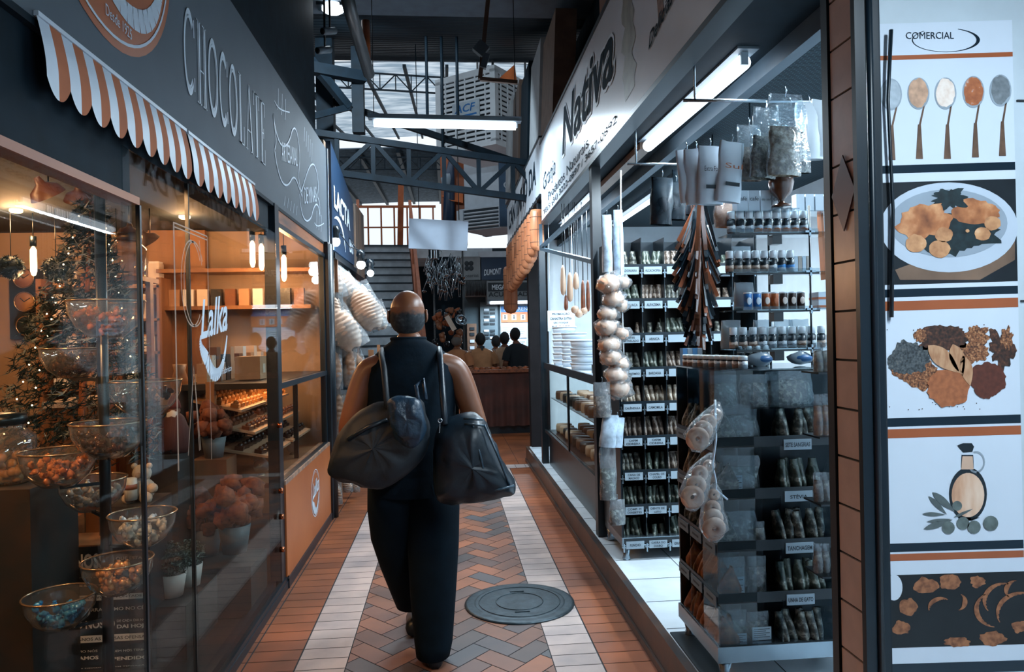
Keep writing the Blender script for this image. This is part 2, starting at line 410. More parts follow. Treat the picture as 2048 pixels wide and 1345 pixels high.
def script_lalka(mb, cy, cz, s, x, w=.07):
    """brush-script wordmark with a tail swooping back beneath it; s = overall width"""
    def st(P, ww=w, tp=False): stroke(mb, [(cy+s*a, cz+s*b) for a, b in bez(P)], ww*s, x, tp)
    mk = bpy.data.curves.new('t', 'FONT'); mk.body = 'Lalka'; mk.shear = .3; mk.offset = .02; mk.resolution_u = 3; mo = bpy.data.objects.new('t', mk); C.objects.link(mo); bpy.context.view_layer.update()
    me = bpy.data.meshes.new_from_object(mo.evaluated_get(bpy.context.evaluated_depsgraph_get())); bpy.data.objects.remove(mo); bpy.data.curves.remove(mk)
    X_ = [v.co.x for v in me.vertices]; k = s/(max(X_)-min(X_)); mb.add([(x, cy+(v.co.x-(max(X_)+min(X_))/2)*k, cz-.06*s+v.co.y*k*1.25+.12*(v.co.x)*k) for v in me.vertices], [tuple(p.vertices) for p in me.polygons], False); bpy.data.meshes.remove(me)
    st([(-.5, -.02), (-.56, -.16), (-.42, -.22), (-.3, -.3), (-.1, -.56), (.25, -.62), (.47, -.02)], w*1.9, True); return
    st([(-.12, .62), (-.28, .85), (-.36, .5), (-.36, .25), (-.36, .0), (-.38, -.12), (-.5, -.18)], w*1.4)          # L stem
    st([(-.5, -.02), (-.56, -.16), (-.42, -.22), (-.3, -.3), (-.1, -.56), (.25, -.62), (.47, -.02)], w*1.9, True)   # swoosh
    for dx in (-.2, .36):                                                                                          # a, a
        st([(dx+.08, .24), (dx-.1, .34), (dx-.14, -.02), (dx-.04, -.02), (dx+.05, -.02), (dx+.09, .2), (dx+.08, .26)], w)
        st([(dx+.09, .28), (dx+.07, .1), (dx+.06, -.04), (dx+.15, -.0)], w)
    st([(-.02, .1), (.02, .3), (.08, .6), (.02, .66), (-.04, .66), (-.04, .3), (-.02, .1), (0, -.04), (.03, -.04), (.06, .04)], w)  # l
    st([(.14, 0), (.12, .3), (.1, .62), (.17, .68), (.22, .7), (.2, .4), (.14, .16)], w)                            # k
    st([(.14, .12), (.2, .34), (.28, .3), (.2, .16), (.2, .16), (.22, .0), (.28, -.02)], w)
sg = thing('shop_sign', 'long slate grey sign board with CHOCOLATE in tall white letters above the left shopfront', 'sign', (-1.06, 3.4, 2.3))
b = MB(); b.b2((-1.12, -.4, 2.30), (-1.0, 6.28, 3.12)); b.build('board', slate, sg, world=True)
# tall condensed outlined letters
def chocolate():
    m = MB(); x = -.997; y0, z0, H = 2.915, 2.472, .345
    t = .0075
    def seg(y, za, zb, w=t): m.poly([(x, y-w/2, za), (x, y+w/2, za), (x, y+w/2, zb), (x, y-w/2, zb)])
    def hs(ya, yb, z, w=.006): m.poly([(x, ya, z-w/2), (yb and x, yb, z-w/2), (x, yb, z+w/2), (x, ya, z+w/2)])
    def stem(y, double=True):
        seg(y-.009, z0, z0+H, .006); seg(y+.009, z0, z0+H, .014 if double else .006)
        hs(y-.024, y+.024, z0+.003); hs(y-.024, y+.024, z0+H-.003)
    def C_(y, w, full):
        a0, a1 = (0, 2*PI) if full else (.26*PI, 1.74*PI)
        ring(m, y+w/2, z0+H/2, .84, 1, x, w/2, H/2, 40, a0, a1); 
        ring(m, y+w/2-.004, z0+H/2, .70, .78, x, w/2, H/2*1.1, 40, a0 if not full else .0, a1)
        if not full: seg(y+w-.008, z0+H*.72, z0+H*.93, .007); seg(y+w-.008, z0+H*.09, z0+H*.25, .007)
    y = y0
    for ch in 'CHOCOLATE':
        w = {'C': .125, 'O': .13, 'H': .12, 'L': .105, 'A': .13, 'T': .115, 'E': .105}[ch]
        if ch == 'C': C_(y, w, False)
        elif ch == 'O': C_(y, w, True)
        elif ch == 'H': stem(y+.026); stem(y+w-.026); hs(y+.03, y+w-.03, z0+H*.42)
        elif ch == 'L': stem(y+.026); hs(y, y+w-.012, z0+.003); seg(y+w-.014, z0, z0+H*.28, .006)
        elif ch == 'A':
            for a, ww in ((y+.012, .006), (y+w-.012, .016)):
                m.poly([(x, a-ww/2, z0), (x, a+ww/2, z0), (x, y+w/2+ww/2, z0+H), (x, y+w/2-ww/2, z0+H)])
            hs(y+.03, y+w-.03, z0+H*.3); hs(y-.004, y+.03, z0+.003); hs(y+w-.036, y+w+.004, z0+.003)
        elif ch == 'T': stem(y+w/2); hs(y+.004, y+w-.004, z0+H-.003); seg(y+.007, z0+H*.78, z0+H, .006); seg(y+w-.007, z0+H*.78, z0+H, .006)
        else:
            stem(y+.026); hs(y, y+w-.01, z0+.003); hs(y, y+w-.01, z0+H-.003); hs(y+.03, y+w-.035, z0+H*.5)
            seg(y+w-.012, z0, z0+H*.25, .006); seg(y+w-.012, z0+H*.78, z0+H, .006); seg(y+w-.036, z0+H*.42, z0+H*.58, .006)
        y += w+.0225
    m.build('lettering', chalk, sg, world=True, label='tall thin double-lined white capitals')
chocolate()
b = MB(); disc(b, 2.31, 2.885, .485, -.9985); b.build('logo_disc', orange, sg, world=True, label='round orange badge cut off by the frame')
b = MB(); ring(b, 2.31, 2.885, .448, .458, -.997); stroke(b, bez([(2.18, 2.62), (2.38, 2.50), (2.66, 2.50), (2.72, 2.85)]), .075, -.997, True); b.build('logo_emblem', chalk, sg, world=True)
text('Desde 1925', 'logo_lettering', chalk, sg, (-.9975, 2.262, 2.475), ((0, 1, -.03), (0, 0, 1)), h=.035, w=.18, world=True)
b = MB(); X9 = -.997
def st2(P, w=.008): stroke(b, bez(P), w, X9)
st2([(4.38, 2.83), (4.5, 2.6), (4.75, 2.72), (4.86, 2.83), (4.98, 2.97), (5.1, 2.94), (5.14, 2.8), (5.16, 2.66), (5.0, 2.62), (5.18, 2.53)], .012)
st2([(4.4, 2.62), (4.5, 2.42), (4.7, 2.44), (4.85, 2.54), (4.98, 2.62), (5.05, 2.56), (5.2, 2.5)], .012)
st2([(4.38, 2.83), (4.42, 2.72), (4.48, 2.7), (4.4, 2.62)], .01)
st2([(5.18, 2.53), (5.3, 2.62), (5.5, 2.83), (5.7, 2.84), (5.86, 2.82), (5.9, 2.72), (5.82, 2.62), (5.96, 2.58), (5.9, 2.56), (5.92, 2.48)], .012)
st2([(5.12, 2.5), (5.14, 2.3), (5.4, 2.33), (5.55, 2.42), (5.7, 2.56), (5.85, 2.6), (5.92, 2.48)], .012)
for k in range(5): st2([(5.32+k*.07, 2.92-k*.02), (5.33+k*.07, 2.96-k*.02), (5.34+k*.07, 3.0-k*.01), (5.35+k*.07, 3.03-k*.01)], .006); st2([(4.66+k*.09, 2.4), (4.64+k*.09, 2.36), (4.63+k*.09, 2.34), (4.62+k*.09, 2.33)], .006)
for (yy, zz) in ((4.5, 2.95), (5.75, 2.42)):
    for k in range(3): st2([(yy+k*.1, zz-.06), (yy+k*.1+.02, zz), (yy+k*.1+.02, zz+.03), (yy+k*.1+.03, zz+.08)], .008)
    st2([(yy-.08, zz-.03), (yy, zz-.06), (yy+.15, zz-.02), (yy+.34, zz+.03)], .008)
b.build('flourish', chalk, sg, world=True, label='hand-drawn chalk ribbon and strokes')
text('ARTESANAL', 'ribbon_lettering', chalk, sg, (-.9965, 4.58, 2.6), ((0, 1, .16), (0, -.05, 1)), w=.48, h=.12, world=True)
text('DE MINAS', 'ribbon_lettering', chalk, sg, (-.9965, 5.28, 2.46), ((0, 1, .22), (0, -.05, 1)), w=.5, h=.12, world=True)
b = MB(); b.b2((-1.0, 6.285, 2.30), (-.985, 6.30, 3.12)); b.build('edge_trim', chalk, sg, world=True)
# ---- scalloped awning valances, each one stripes of its own sheet
def valance(name, y0, y1, n, label):
    t = thing(name, label, 'awning', (-1.0, (y0+y1)/2, 2.3))
    def pr(v):   # profile from the sign out and down
        a = v*PI/2; return -.992+.022*math.sin(a), 2.305-.15*v
    w = (y1-y0)/n
    for col_, mt, nm in ((0, off, 'white_stripe'), (1, mat('orange canvas', 'a35a33', .8), 'orange_stripe')):
        m = MB()
        for i in range(n):
            if i % 2 != col_: continue
            def fn(u, v, i=i):
                x, z = pr(v); s = (i % 2+u)/2; sc = .045*(1-abs(2*s-1)**2.2) if v > .85 else 0
                return (x, y0+(i+u)*w, z-sc*(v-.85)/.15*1.0+.0)
            m.grid(fn, 6, 10)
        m.build(nm, mt, t, world=True)
    m = MB(); m.beam((-.993, y0, 2.31), (-.993, y1, 2.31), .012); m.build('rail', off, t, world=True)
valance('awning_valance', 1.88, 2.9, 18, 'striped orange and white scalloped awning valance under the round orange badge')
valance('awning_valance', 2.92, 3.9, 16, 'striped orange and white scalloped awning valance under the CHOCOLATE lettering')
# ---- frame of the shopfront (wall structure) and its glass
b = MB(); b.b2((-1.10, -.5, 1.965), (-1.02, 2.46, 2.3)); b.b2((-1.10, 2.46, 2.12), (-1.02, 4.3, 2.3)); b.b2((-1.12, -.5, 2.28), (-1.0, 6.3, 2.3))
struct('trim_2', b, tealdk)
b = MB(); b.b2((-1.05, -.5, 1.94), (-.99, 2.46, 1.965)); struct('trim_3', b, ramp_mat('worn orange wood', [(.35, '8a4a26'), (.55, 'a66236'), (.7, '5e3a28')], 6, .5, stretch=(1, .15, 1)))
b = MB(); b.b2((-1.06, 4.36, 2.2), (-1.005, 6.2, 2.298)); struct('trim_4', b, MATS['worn orange wood'])
b = MB()
b.b2((-1.1, -.5, 0), (-.98, 4.5, .045)); b.b2((-1.06, -.5, .045), (-1.03, 4.5, .08)); b.b2((-1.01, -.5, .045), (-.985, 4.5, .07))
b.b2((-1.06, 4.36, 0), (-.995, 4.46, 2.3)); b.b2((-1.05, 6.1, 0), (-.97, 6.24, 2.3)); b.cyl((-.985, 6.2, 0), (-.985, 6.2, 2.29), .045)
b.b2((-1.03, 4.46, 1.2), (-.995, 6.1, 1.235)); b.b2((-1.03, 4.46, 2.17), (-.995, 6.1, 2.2)); b.b2((-1.03, 4.46, .62), (-.995, 6.1, .65)); b.b2((-1.03, 6.05, .62), (-1.0, 6.1, 2.2))
struct('trim_5', b, blackm)
glass = clear('shop glass', 'eef2f1', .15, .01)
def pane(nm, y0, y1, z0, z1, x=-1.0, edge=True):
    b = MB(); b.b2((x-.004, y0, z0), (x+.004, y1, z1)); o = struct(nm, b, glass)
    if edge:
        e = MB(); e.b2((x-.007, y1-.006, z0), (x+.007, y1+.006, z1)); e.build('pane_edge', blackm, o)
pane('window_1', .2, 2.46, .07, 1.94, -.995); pane('window_2', 2.40, 2.98, .07, 2.12, -1.02); pane('window_3', 2.93, 4.36, .07, 2.12, -.995, False)
pane('window_4', 4.46, 6.06, 1.235, 2.17, -1.01, False); pane('window_5', 4.46, 6.06, .65, 1.2, -1.01, False)
for zz, od in ((1.0, 'topmost'), (.62, 'second'), (.47, 'third'), (.28, 'lowest')):
    b = MB(); b.cyl((-.99, 4.3, zz), (-.965, 4.3, zz), .016, n=12); tag(b.build('glass_clamp', mat('copper fittings', '9a5b3d', .25, 1), None), '%s round copper glass clamp on the edge of the glass door' % od, 'clamp')
# white sticker on the door glass
sk = thing('glass_sticker', 'white script Lalka sticker with a swoosh on the glass door', 'sticker', (-.99, 3.2, 1.4))
b = MB(); script_lalka(b, 3.2, 1.525, .36, -.9895, .1); b.build('wordmark', chalk, sk, world=True)
text('Desde 1925', 'small_lettering', mat('dark print', '1b2a33', .7), sk, (-.987, 3.17, 1.415), RU, w=.14, world=True)
text('Loja de Fabrica', 'small_lettering', chalk, sk, (-.9885, 3.12, 1.325), ((0, 1, .08), (0, 0, 1)), w=.3, h=.035, shear=.3, world=True)
# gold outlined C panel lettering on the door glass
sk = thing('glass_sticker', 'thin outlined frame with a tall letter C drawn on the sliding glass', 'sticker', (-.99, 2.9, 1.2))
b = MB(); xx = -.9885; fr = mat('pale gold line', '9a7f6a', .5)
for a, c in (((2.745, 1.93), (2.745, 1.02)), ((2.745, 1.93), (3.12, 1.93)), ((2.75, 1.915), (3.12, 1.915)), ((3.12, 1.93), (3.12, 1.0)), ((2.752, 1.93), (2.752, 1.02))): stroke(b, [a, c], .005, xx)
for dy in (0, .03): ring(b, 2.93+dy, 1.72, .96, 1.0, xx, .12, .17, 40, .2*PI, 1.75*PI)
stroke(b, [(3.02, 1.9), (3.045, 1.8)], .005, xx)
for a, c in (((2.85, 1.06), (2.93, 1.4)), ((2.93, 1.4), (2.99, 1.06)), ((2.93, 1.4), (2.975, 1.06))): stroke(b, [a, c], .005, xx)
b.build('outline_lettering', fr, sk, world=True)
# ---- orange front board of the display case
ob = thing('display_front_board', 'orange counter front board with a round script logo', 'panel', (-1.0, 5.3, .05))
b = MB(); b.b2((-1.05, 4.46, .06), (-.985, 6.1, .62)); b.build('board', ramp_mat('orange lacquered board', [(.3, 'a0552b'), (.7, 'b3683b')], 2, .35), ob, world=True)
b = MB(); ring(b, 5.41, .372, .165, .171, -.983); ring(b, 5.41, .372, .150, .153, -.983); script_lalka(b, 5.41, .36, .25, -.982, .13); b.build('emblem', chalk, ob, world=True)
b = MB(); b.b2((-1.06, 4.46, .0), (-.975, 6.15, .06)); b.build('plinth', blackm, ob, world=True)
b = MB(); b.b2((-1.07, 4.46, .62), (-.985, 6.1, .645)); b.build('ledge', ramp_mat('ledge stone', [(.4, 'b08c74'), (.6, '7b6a60')], 12, .3), ob, world=True)
# ================================================================ RIGHT SHOPFRONT
RR = ((0, -1, 0), (0, 0, 1))           # writing on the right side, seen from the corridor
signw = mat('glossy white sign vinyl', 'dde6ef', .26, var=.05, scale=2, spec=.6)
sx = .95
s2 = thing('shop_sign', 'long glossy white sign board with brush lettering and a phone number over the right shop', 'sign', (1.0, 4.2, 2.61))
b = MB(); b.b2((sx, 1.2, 2.61), (sx+.07, 7.1, 3.38)); b.build('board', signw, s2, world=True)
b = MB(); b.b2((sx-.008, 1.2, 3.375), (sx+.08, 7.12, 3.4)); b.b2((sx-.008, 1.2, 2.585), (sx+.08, 7.12, 2.612)); b.build('edge_trim', blackm, s2, world=True)
ink = mat('dark slate ink', '1c2c38', .9, spec=.05); gold = mat('olive brush paint', '8c8f86', .5, var=.25, scale=12); brown = mat('brown ink', '8a4a2b', .5); orl = mat('orange ink', 'b0623a', .5)
xs_ = sx-.0015
def rs(x): return xs_+x
b = MB()
P = []
for i in range(15): P.append((3.52+.035*math.sin(i*2.1)+.02*math.sin(i*5), 2.72+.64*i/14))
for i in range(15): P.append((3.74+.03*math.sin(i*1.7+1)+.02*math.sin(i*4), 3.36-.66*i/14))
b.poly([(xs_, y, z) for y, z in P]); b.poly([(xs_, 3.3, 3.36), (xs_, 3.42, 3.36), (xs_, 3.44, 3.2), (xs_, 3.4, 3.1), (xs_, 3.36, 3.22)])
b.build('brush_band', gold, s2, world=True)
def rtxt(s, nm, m, y, z, w=None, h=None, tilt=0., shear=0., bold=0., ext=.003, dx=0):
    return text(s, nm, m, s2, (xs_-dx, y, z), ((0, -1, tilt), (0, 0, 1)), w=w, h=h, shear=shear, bold=bold, ext=ext, world=True)
rtxt('Nativa', 'lettering', chalk, 5.78, 2.90, w=1.88, h=.39, shear=.25, bold=.05)
rtxt('Nativa', 'lettering', ink, 5.74, 2.92, w=1.80, h=.35, shear=.25, bold=.015, ext=.006)
rtxt('Granja', 'lettering', ink, 6.9, 2.83, w=.75, h=.2, shear=.3, ext=.004)
rtxt('Rapadura', 'lettering', ink, 3.05, 3.17, w=.75, h=.16, shear=.3, bold=.02); rtxt('Sabor', 'lettering', orl, 3.12, 3.28, w=.85, h=.2, shear=.3, bold=.03)
rtxt('Delicias de Minas pra', 'lettering', ink, 3.26, 2.77, w=1.02, h=.085, tilt=.16, shear=.35, bold=.02)
rtxt('Produtos Naturais', 'lettering', ink, 6.6, 2.725, w=1.9, h=.075)
rtxt('TELS: (31) 3222-0897 / 3657-0892', 'phone_lettering', ink, 6.95, 2.635, w=3.05, h=.062, bold=.01)
b = MB()   # small painted figure of a corn cob tied in a cloth
b.poly([(xs_, 3.06+.035*math.cos(t), 3.04+.1*math.sin(t)) for t in [i*PI/8 for i in range(16)]]); b.poly([(xs_, 3.1, 2.82), (xs_, 3.13, 3.0), (xs_, 3.07, 3.02), (xs_, 3.02, 2.86)])
b.build('painted_figure', mat('figure brown', '7d5b47', .6, var=.4, scale=40), s2, world=True)
b = MB(); b.poly([(xs_-.001, 3.05+.03*math.cos(t)*(1+.3*math.sin(5*t)), 3.15+.05*math.sin(t)) for t in [i*PI/10 for i in range(20)]]); b.build('painted_figure', ink, s2, world=True)
b = MB(); b.poly([(xs_, 2.86, 3.02), (xs_, 2.89, 3.14), (xs_, 2.84, 3.25), (xs_, 2.8, 3.16)]); b.build('painted_figure', orl, s2, world=True)
# far sign of the next stall
s3 = thing('shop_sign', 'white glossy sign board of the further stall with dark painted letters', 'sign', (1.0, 9.2, 2.9))
b = MB(); b.b2((sx, 7.16, 2.9), (sx+.08, 11.1, 3.46)); b.build('board', signw, s3, world=True)
b = MB(); b.b2((sx-.01, 7.16, 2.87), (sx+.09, 11.12, 2.902)); b.b2((sx-.01, 7.16, 3.455), (sx+.09, 11.12, 3.48)); b.build('edge_trim', blackm, s3, world=True)
text('CANTINHO DA', 'lettering', ink, s3, (sx-.002, 10.8, 3.06), RR, w=3.3, h=.27, shear=.2, bold=.02, world=True)
# ---- soffit, rails, mullions of the right front
b = MB(); b.b2((1.02, -.5, 2.63), (1.45, 8.6, 2.80)); struct('trim_6', b, tealdk)
steel = mat('brushed steel', '8497a4', .3, .9); galv = mat('grey painted profile', '465763', .45, .3)
b = MB(); b.b2((1.33, -.5, 2.55), (1.37, 8.6, 2.63)); b.b2((1.37, -.5, 2.60), (1.45, 8.6, 2.63)); b.b2((1.43, -.5, 2.70), (1.47, 8.6, 2.75)); struct('trim_7', b, galv)
b = MB(); b.b2((.955, 4.66, .165), (1.015, 4.74, 2.6)); b.b2((.955, 7.42, .165), (1.02, 7.52, 2.9)); struct('trim_8', b, blackm)
b = MB()
b.beam((.78, 5.5, 2.34), (1.13, 5.0, 2.38), .025); 
b = MB(); b.beam((.93, 7.05, 2.58), (.93, 7.05, 2.34), .03); b.beam((.93, 7.05, 2.35), (.985, 4.75, 2.38), .03); b.beam((.93, 7.05, 2.34), (.985, 4.75, 1.97), .03)
tag(b.build('support_bracket', galv, None), 'triangular grey steel bracket bracing the black post of the right stall', 'bracket')
# ---- pilaster and black frame beside the poster
b = MB(); b.b2((1.0, 1.665, 0), (1.055, 1.79, 3.4)); struct('wall_pilaster', b, mat('pilaster grout', '0e1b24', .7))
tl = MB(); pk = mat('pink beige glazed tile', 'ccb3a8', .28, var=.1, scale=14); wn_ = mat('dark red diamond', '5c2c2c', .3)
z = .2; H_ = .123
zz = 1.905-.123*14
k = 0
while zz < 3.2:
    if k in (14,):   # the tile run holding the dark lozenge
        dz = .175; c = zz+dz/2
        tl.b2((.994, 1.672, zz+.003), (1.0, 1.783, zz+dz-.003)); lo = (zz, dz); zz += dz
    else: tl.b2((.994, 1.672, zz+.003), (1.0, 1.783, zz+H_-.003)); zz += H_
    k += 1
o = struct('trim_9', tl, pk)
c = lo[0]+lo[1]/2-.08
b = MB(); c = 1.83; b.poly([(.992, 1.675, c), (.992, 1.7275, c+.095), (.992, 1.78, c), (.992, 1.7275, c-.095)], (-.003, 0, 0)); struct('trim_10', b, wn_)
b = MB(); b.b2((.985, 1.655, 0), (1.045, 1.672, 3.4)); b.b2((.99, 1.79, .16), (1.03, 1.82, 2.6)); b.cyl((1.02, 1.652, 0), (1.02, 1.652, 3.4), .008); struct('trim_11', b, blackm)
b = MB(); b.b2((1.06, 1.69, 0), (3.3, 1.76, 3.4)); struct('wall_poster', b, mat('pale wall tile', 'b8c4cc', .4, var=.05))
b = MB()
for zz in (1.05, 1.55, 2.05): b.b2((1.425, 1.686, zz), (1.8, 1.689, zz+.004))
struct('trim_12', b, dk)
# ---- tube lamps
tube_e = glow('lit tube', (.80, .90, 1.0), 5.0)
def tube_lamp(nm, p, q, label, power, r=.022, dirn=(0, 0, -1), housing=True, hang=0):
    p, q = Vector(p), Vector(q); mid = (p+q)/2; t = thing(nm, label, 'lamp', mid, group=None)
    m = MB(); m.cyl(p, q, r, n=14); m.build('tube', tube_e, t, world=True)
    d = (q-p).normalized(); u = Vector(dirn)
    if housing: m = MB(); m.beam(p-d*.05-u*.055, q+d*.05-u*.055, .09, .04); m.build('housing', mat('grey lamp housing', '6d7a84', .5), t, world=True)
    for a in (p, q): m = MB(); m.box(a-u*.02, (.03, .03, .07)); m.build('socket', mat('lamp socket', '9fb0bb', .5), t, world=True)
    L = (q-p).length; o = light('lamp_light', 'AREA', (0, 0, 0), power, COOL, L, .05)
    side_ = u.cross(d).normalized(); Mx = Matrix((d, side_, d.cross(side_))).transposed()
    if (Mx @ Vector((0, 0, -1))).dot(u) < 0: Mx = Matrix((d, -side_, d.cross(-side_))).transposed()
    o.rotation_euler = Mx.to_euler(); o.location = u*(r+.012); o.parent = t
    if hang:
        for a in (p, q): m = MB(); m.cyl(a+Vector((0, 0, .06)), (a.x, a.y, hang), .004, n=5); m.build('wire', blackm, t, world=True)
    return t
tube_lamp('tube_lamp', (1.22, 2.85, 2.585), (1.19, 4.15, 2.585), 'large lit white tube lamp under the near soffit of the right shop', 55, .032)
tube_lamp('tube_lamp', (1.19, 5.75, 2.585), (1.19, 7.25, 2.585), 'lit white tube lamp under the further soffit above the steel bracket', 45, .03)
b = MB(); b.beam((1.19, 4.2, 2.6), (1.19, 5.7, 2.6), .07, .04); tag(b.build('cable_duct', mat('tan duct', '7f6a5c', .5), None), 'bare tan cable duct between the two soffit tube lamps', 'duct')
tube_lamp('tube_lamp', (2.4, 2.3, 2.715), (2.4, 3.7, 2.715), 'lit tube lamp deep inside the right shop behind the clear bags', 110)
tube_lamp('tube_lamp', (1.75, 4.6, 2.62), (1.75, 7.4, 2.62), 'long lit tube lamp over the cheese counter', 60, .02, hang=2.78)
tube_lamp('tube_lamp', (-.62, 6.6, 3.43), (.66, 6.6, 3.41), 'lit white tube lamp hanging across the corridor under the trusses', 95, .035, hang=4.75)
# ================================================================ HALL SHELL
dkroof = mat('dark teal roof steel', '0b1b25', .7, var=.25); beamm = mat('dark truss steel', '0f1e28', .6, var=.3, spec=.2)
b = MB(); b.b2((-6, -.6, 4.6), (6, 7.05, 4.7)); struct('ceiling_near', b, mat('grey slab', '5a6570', .85))
b = MB(); b.b2((-4.4, -.6, 3.12), (-1.12, 6.5, 4.6)); struct('wall_left', b, tealdk)
b = MB(); b.b2((1.45, -.6, 2.83), (6, 8.7, 4.6)); b.b2((1.42, -.5, 3.4), (1.47, 11, 4.6)); struct('wall_right', b, tealdk)
b = MB(); b.b2((-6, -.7, 0), (6, -.6, 4.7)); struct('wall_back', b, mat('rear wall pale', '8d9aa5', .8))
# corrugated roof bands; each a real ribbed sheet
def ribbed(x0, x1, p, q, pitch, amp, n=None, arch=0.):
    """sheet from edge p=(y,z) to q=(y,z), ribs run across x"""
    m = MB(); L = math.hypot(q[0]-p[0], q[1]-p[1]); n = n or int(L/pitch*4); nx = 16
    ny, nz = -(q[1]-p[1])/L, (q[0]-p[0])/L
    def fn(u, v):
        s = amp*math.sin(2*PI*u*L/pitch); x = x0+(x1-x0)*v
        return (x, p[0]+(q[0]-p[0])*u+ny*s, p[1]+(q[1]-p[1])*u+nz*s-arch*(2*v-1)**2)
    return m.grid(fn, n, nx)
struct('ceiling_mid', ribbed(-5, 5, (7.05, 4.62), (12.0, 6.05), .22, .03), mat('dark corrugated sheet', '15242d', .5, .3, var=.3))
def trans_sheet():
    m = bpy.data.materials.new('translucent roof sheet'); m.use_nodes = True; nt = m.node_tree; nt.nodes.clear(); N = nt.nodes.new; L = nt.links.new
    o = N('ShaderNodeOutputMaterial'); d = N('ShaderNodeBsdfDiffuse'); t = N('ShaderNodeBsdfTranslucent'); mx = N('ShaderNodeMixShader'); mx.inputs[0].default_value = .85
    tc_ = N('ShaderNodeTexCoord'); n = N('ShaderNodeTexNoise'); n.inputs['Scale'].default_value = 1.5; mp = N('ShaderNodeMapping'); mp.inputs['Scale'].default_value = (1, 8, 1); r = N('ShaderNodeValToRGB')
    r.color_ramp.elements[0].position = .35; r.color_ramp.elements[0].color = (*lin('a3b4c1'), 1); r.color_ramp.elements[1].position = .65; r.color_ramp.elements[1].color = (*lin('f0f6fa'), 1)
    L(tc_.outputs['Object'], mp.inputs[0]); L(mp.outputs[0], n.inputs[0]); L(n.outputs[0], r.inputs[0]); L(r.outputs[0], d.inputs[0]); L(r.outputs[0], t.inputs[0]); L(d.outputs[0], mx.inputs[1]); L(t.outputs[0], mx.inputs[2]); L(mx.outputs[0], o.inputs[0])
    return m
ts = trans_sheet()
struct('ceiling_far', ribbed(-9, 9, (15.5, 7.35), (28, 9.25), .3, .05, arch=.8), ts)
struct('ceiling_end', ribbed(-9, 9, (24, 7.75), (36, 8.25), .3, .05, arch=.5), mat('grey corrugated sheet', '5a6a76', .6, var=.3))  # opaque sheet in mottled mid grey
b = MB()
for x in [i*.9-8 for i in range(19)]: b.beam((x, 15.5, 7.27-.8*(x/9)**2), (x, 28, 9.17-.8*(x/9)**2), .07)
for x in [i*1.3-8 for i in range(13)]: b.beam((x, 24, 7.65-.5*(x/9)**2), (x, 36, 8.15-.5*(x/9)**2), .12)
struct('ceiling_rafters', b, beamm)
b = MB(); b.b2((-9, 8, 0), (-8.9, 40, 9)); struct('wall_hall_left', b, tealdk)
b = MB(); b.b2((8.9, 8, 0), (9, 40, 9)); struct('wall_hall_right', b, tealdk)
def truss(nm, p, q, h, n, label, w=.06, vert=True, mat_=None):
    p, q = Vector(p), Vector(q); up = Vector((0, 0, h)); m = MB(); m.beam(p, q, w); m.beam(p+up, q+up, w)
    for i in range(n):
        a, c = p.lerp(q, i/n), p.lerp(q, (i+1)/n)
        m.beam(a if i % 2 else a+up, c+up if i % 2 else c, w*.7)
        if vert: m.beam(a, a+up, w*.7)
    m.beam(q, q+up, w*.7)
    return tag(m.build(nm, mat_ or beamm, None), label, 'truss')
truss('roof_truss', (-1.6, 8.3, 3.42), (1.6, 8.5, 3.02), .42, 8, 'dark steel lattice truss crossing just below the hanging tube lamp', .07)
truss('roof_truss', (-1.9, 8.9, 4.55), (1.4, 9.2, 3.55), .0001, 5, 'sloping dark steel tie beam above the hanging tube lamp', .07)
truss('roof_truss', (-4, 14.5, 6.55), (4, 14.5, 6.15), .32, 26, 'thin latticed girder under the edge of the dark roof', .03)
truss('roof_truss', (-5, 23.9, 7.0), (5, 23.9, 7.0), .4, 26, 'distant thin lattice girder below the grey roof', .04)
a_, c_ = U(703, 145, y=8.7), U(729, 266, y=8.7); b = MB(); b.b2((a_.x, 8.66, c_.z), (c_.x, 8.8, a_.z+.3)); tag(b.build('steel_stub_post', beamm, None), 'short thick dark steel post standing on the lattice truss by the braces', 'post')
# dark steel column at left of hall with braces
b = MB(); b.b2((-1.52, 8.9, 0), (-1.32, 9.1, 5.2)); struct('wall_column_1', b, beamm)
b = MB(); b.beam((-1.95, 8.0, 5.2), (-1.1, 8.6, 4.2), .09); b.beam((-2.0, 8.0, 3.75), (-1.1, 8.6, 4.2), .07); b.beam((-2.1, 8, 4.55), (-.9, 8.6, 4.55), .12)
tag(b.build('column_brace', beamm, None), 'dark crossing braces at the steel column above the chocolate sign', 'brace')

hl = thing('ceiling_lamp', 'bright round lamp on the edge of the near ceiling slab over the stalls', 'lamp', (-1.0, 6.85, 4.59))
b = MB(); b.lathe([(.10, 0), (.10, -.04), (.07, -.06), (0, -.065)], n=20); b.build('diffuser', glow('cool diffuser', (.82, .92, 1), 8), hl)
o = light('lamp_light', 'SPOT', (0, .12, -.12), 250, COOL, .1, rot=(math.radians(52), 0, 0), parent=hl); o.data.spot_size = math.radians(130)
b = MB(); b.b2((-1.14, 6.78, 4.57), (-.86, 6.92, 4.6)); b.build('housing', blackm, hl, world=True)
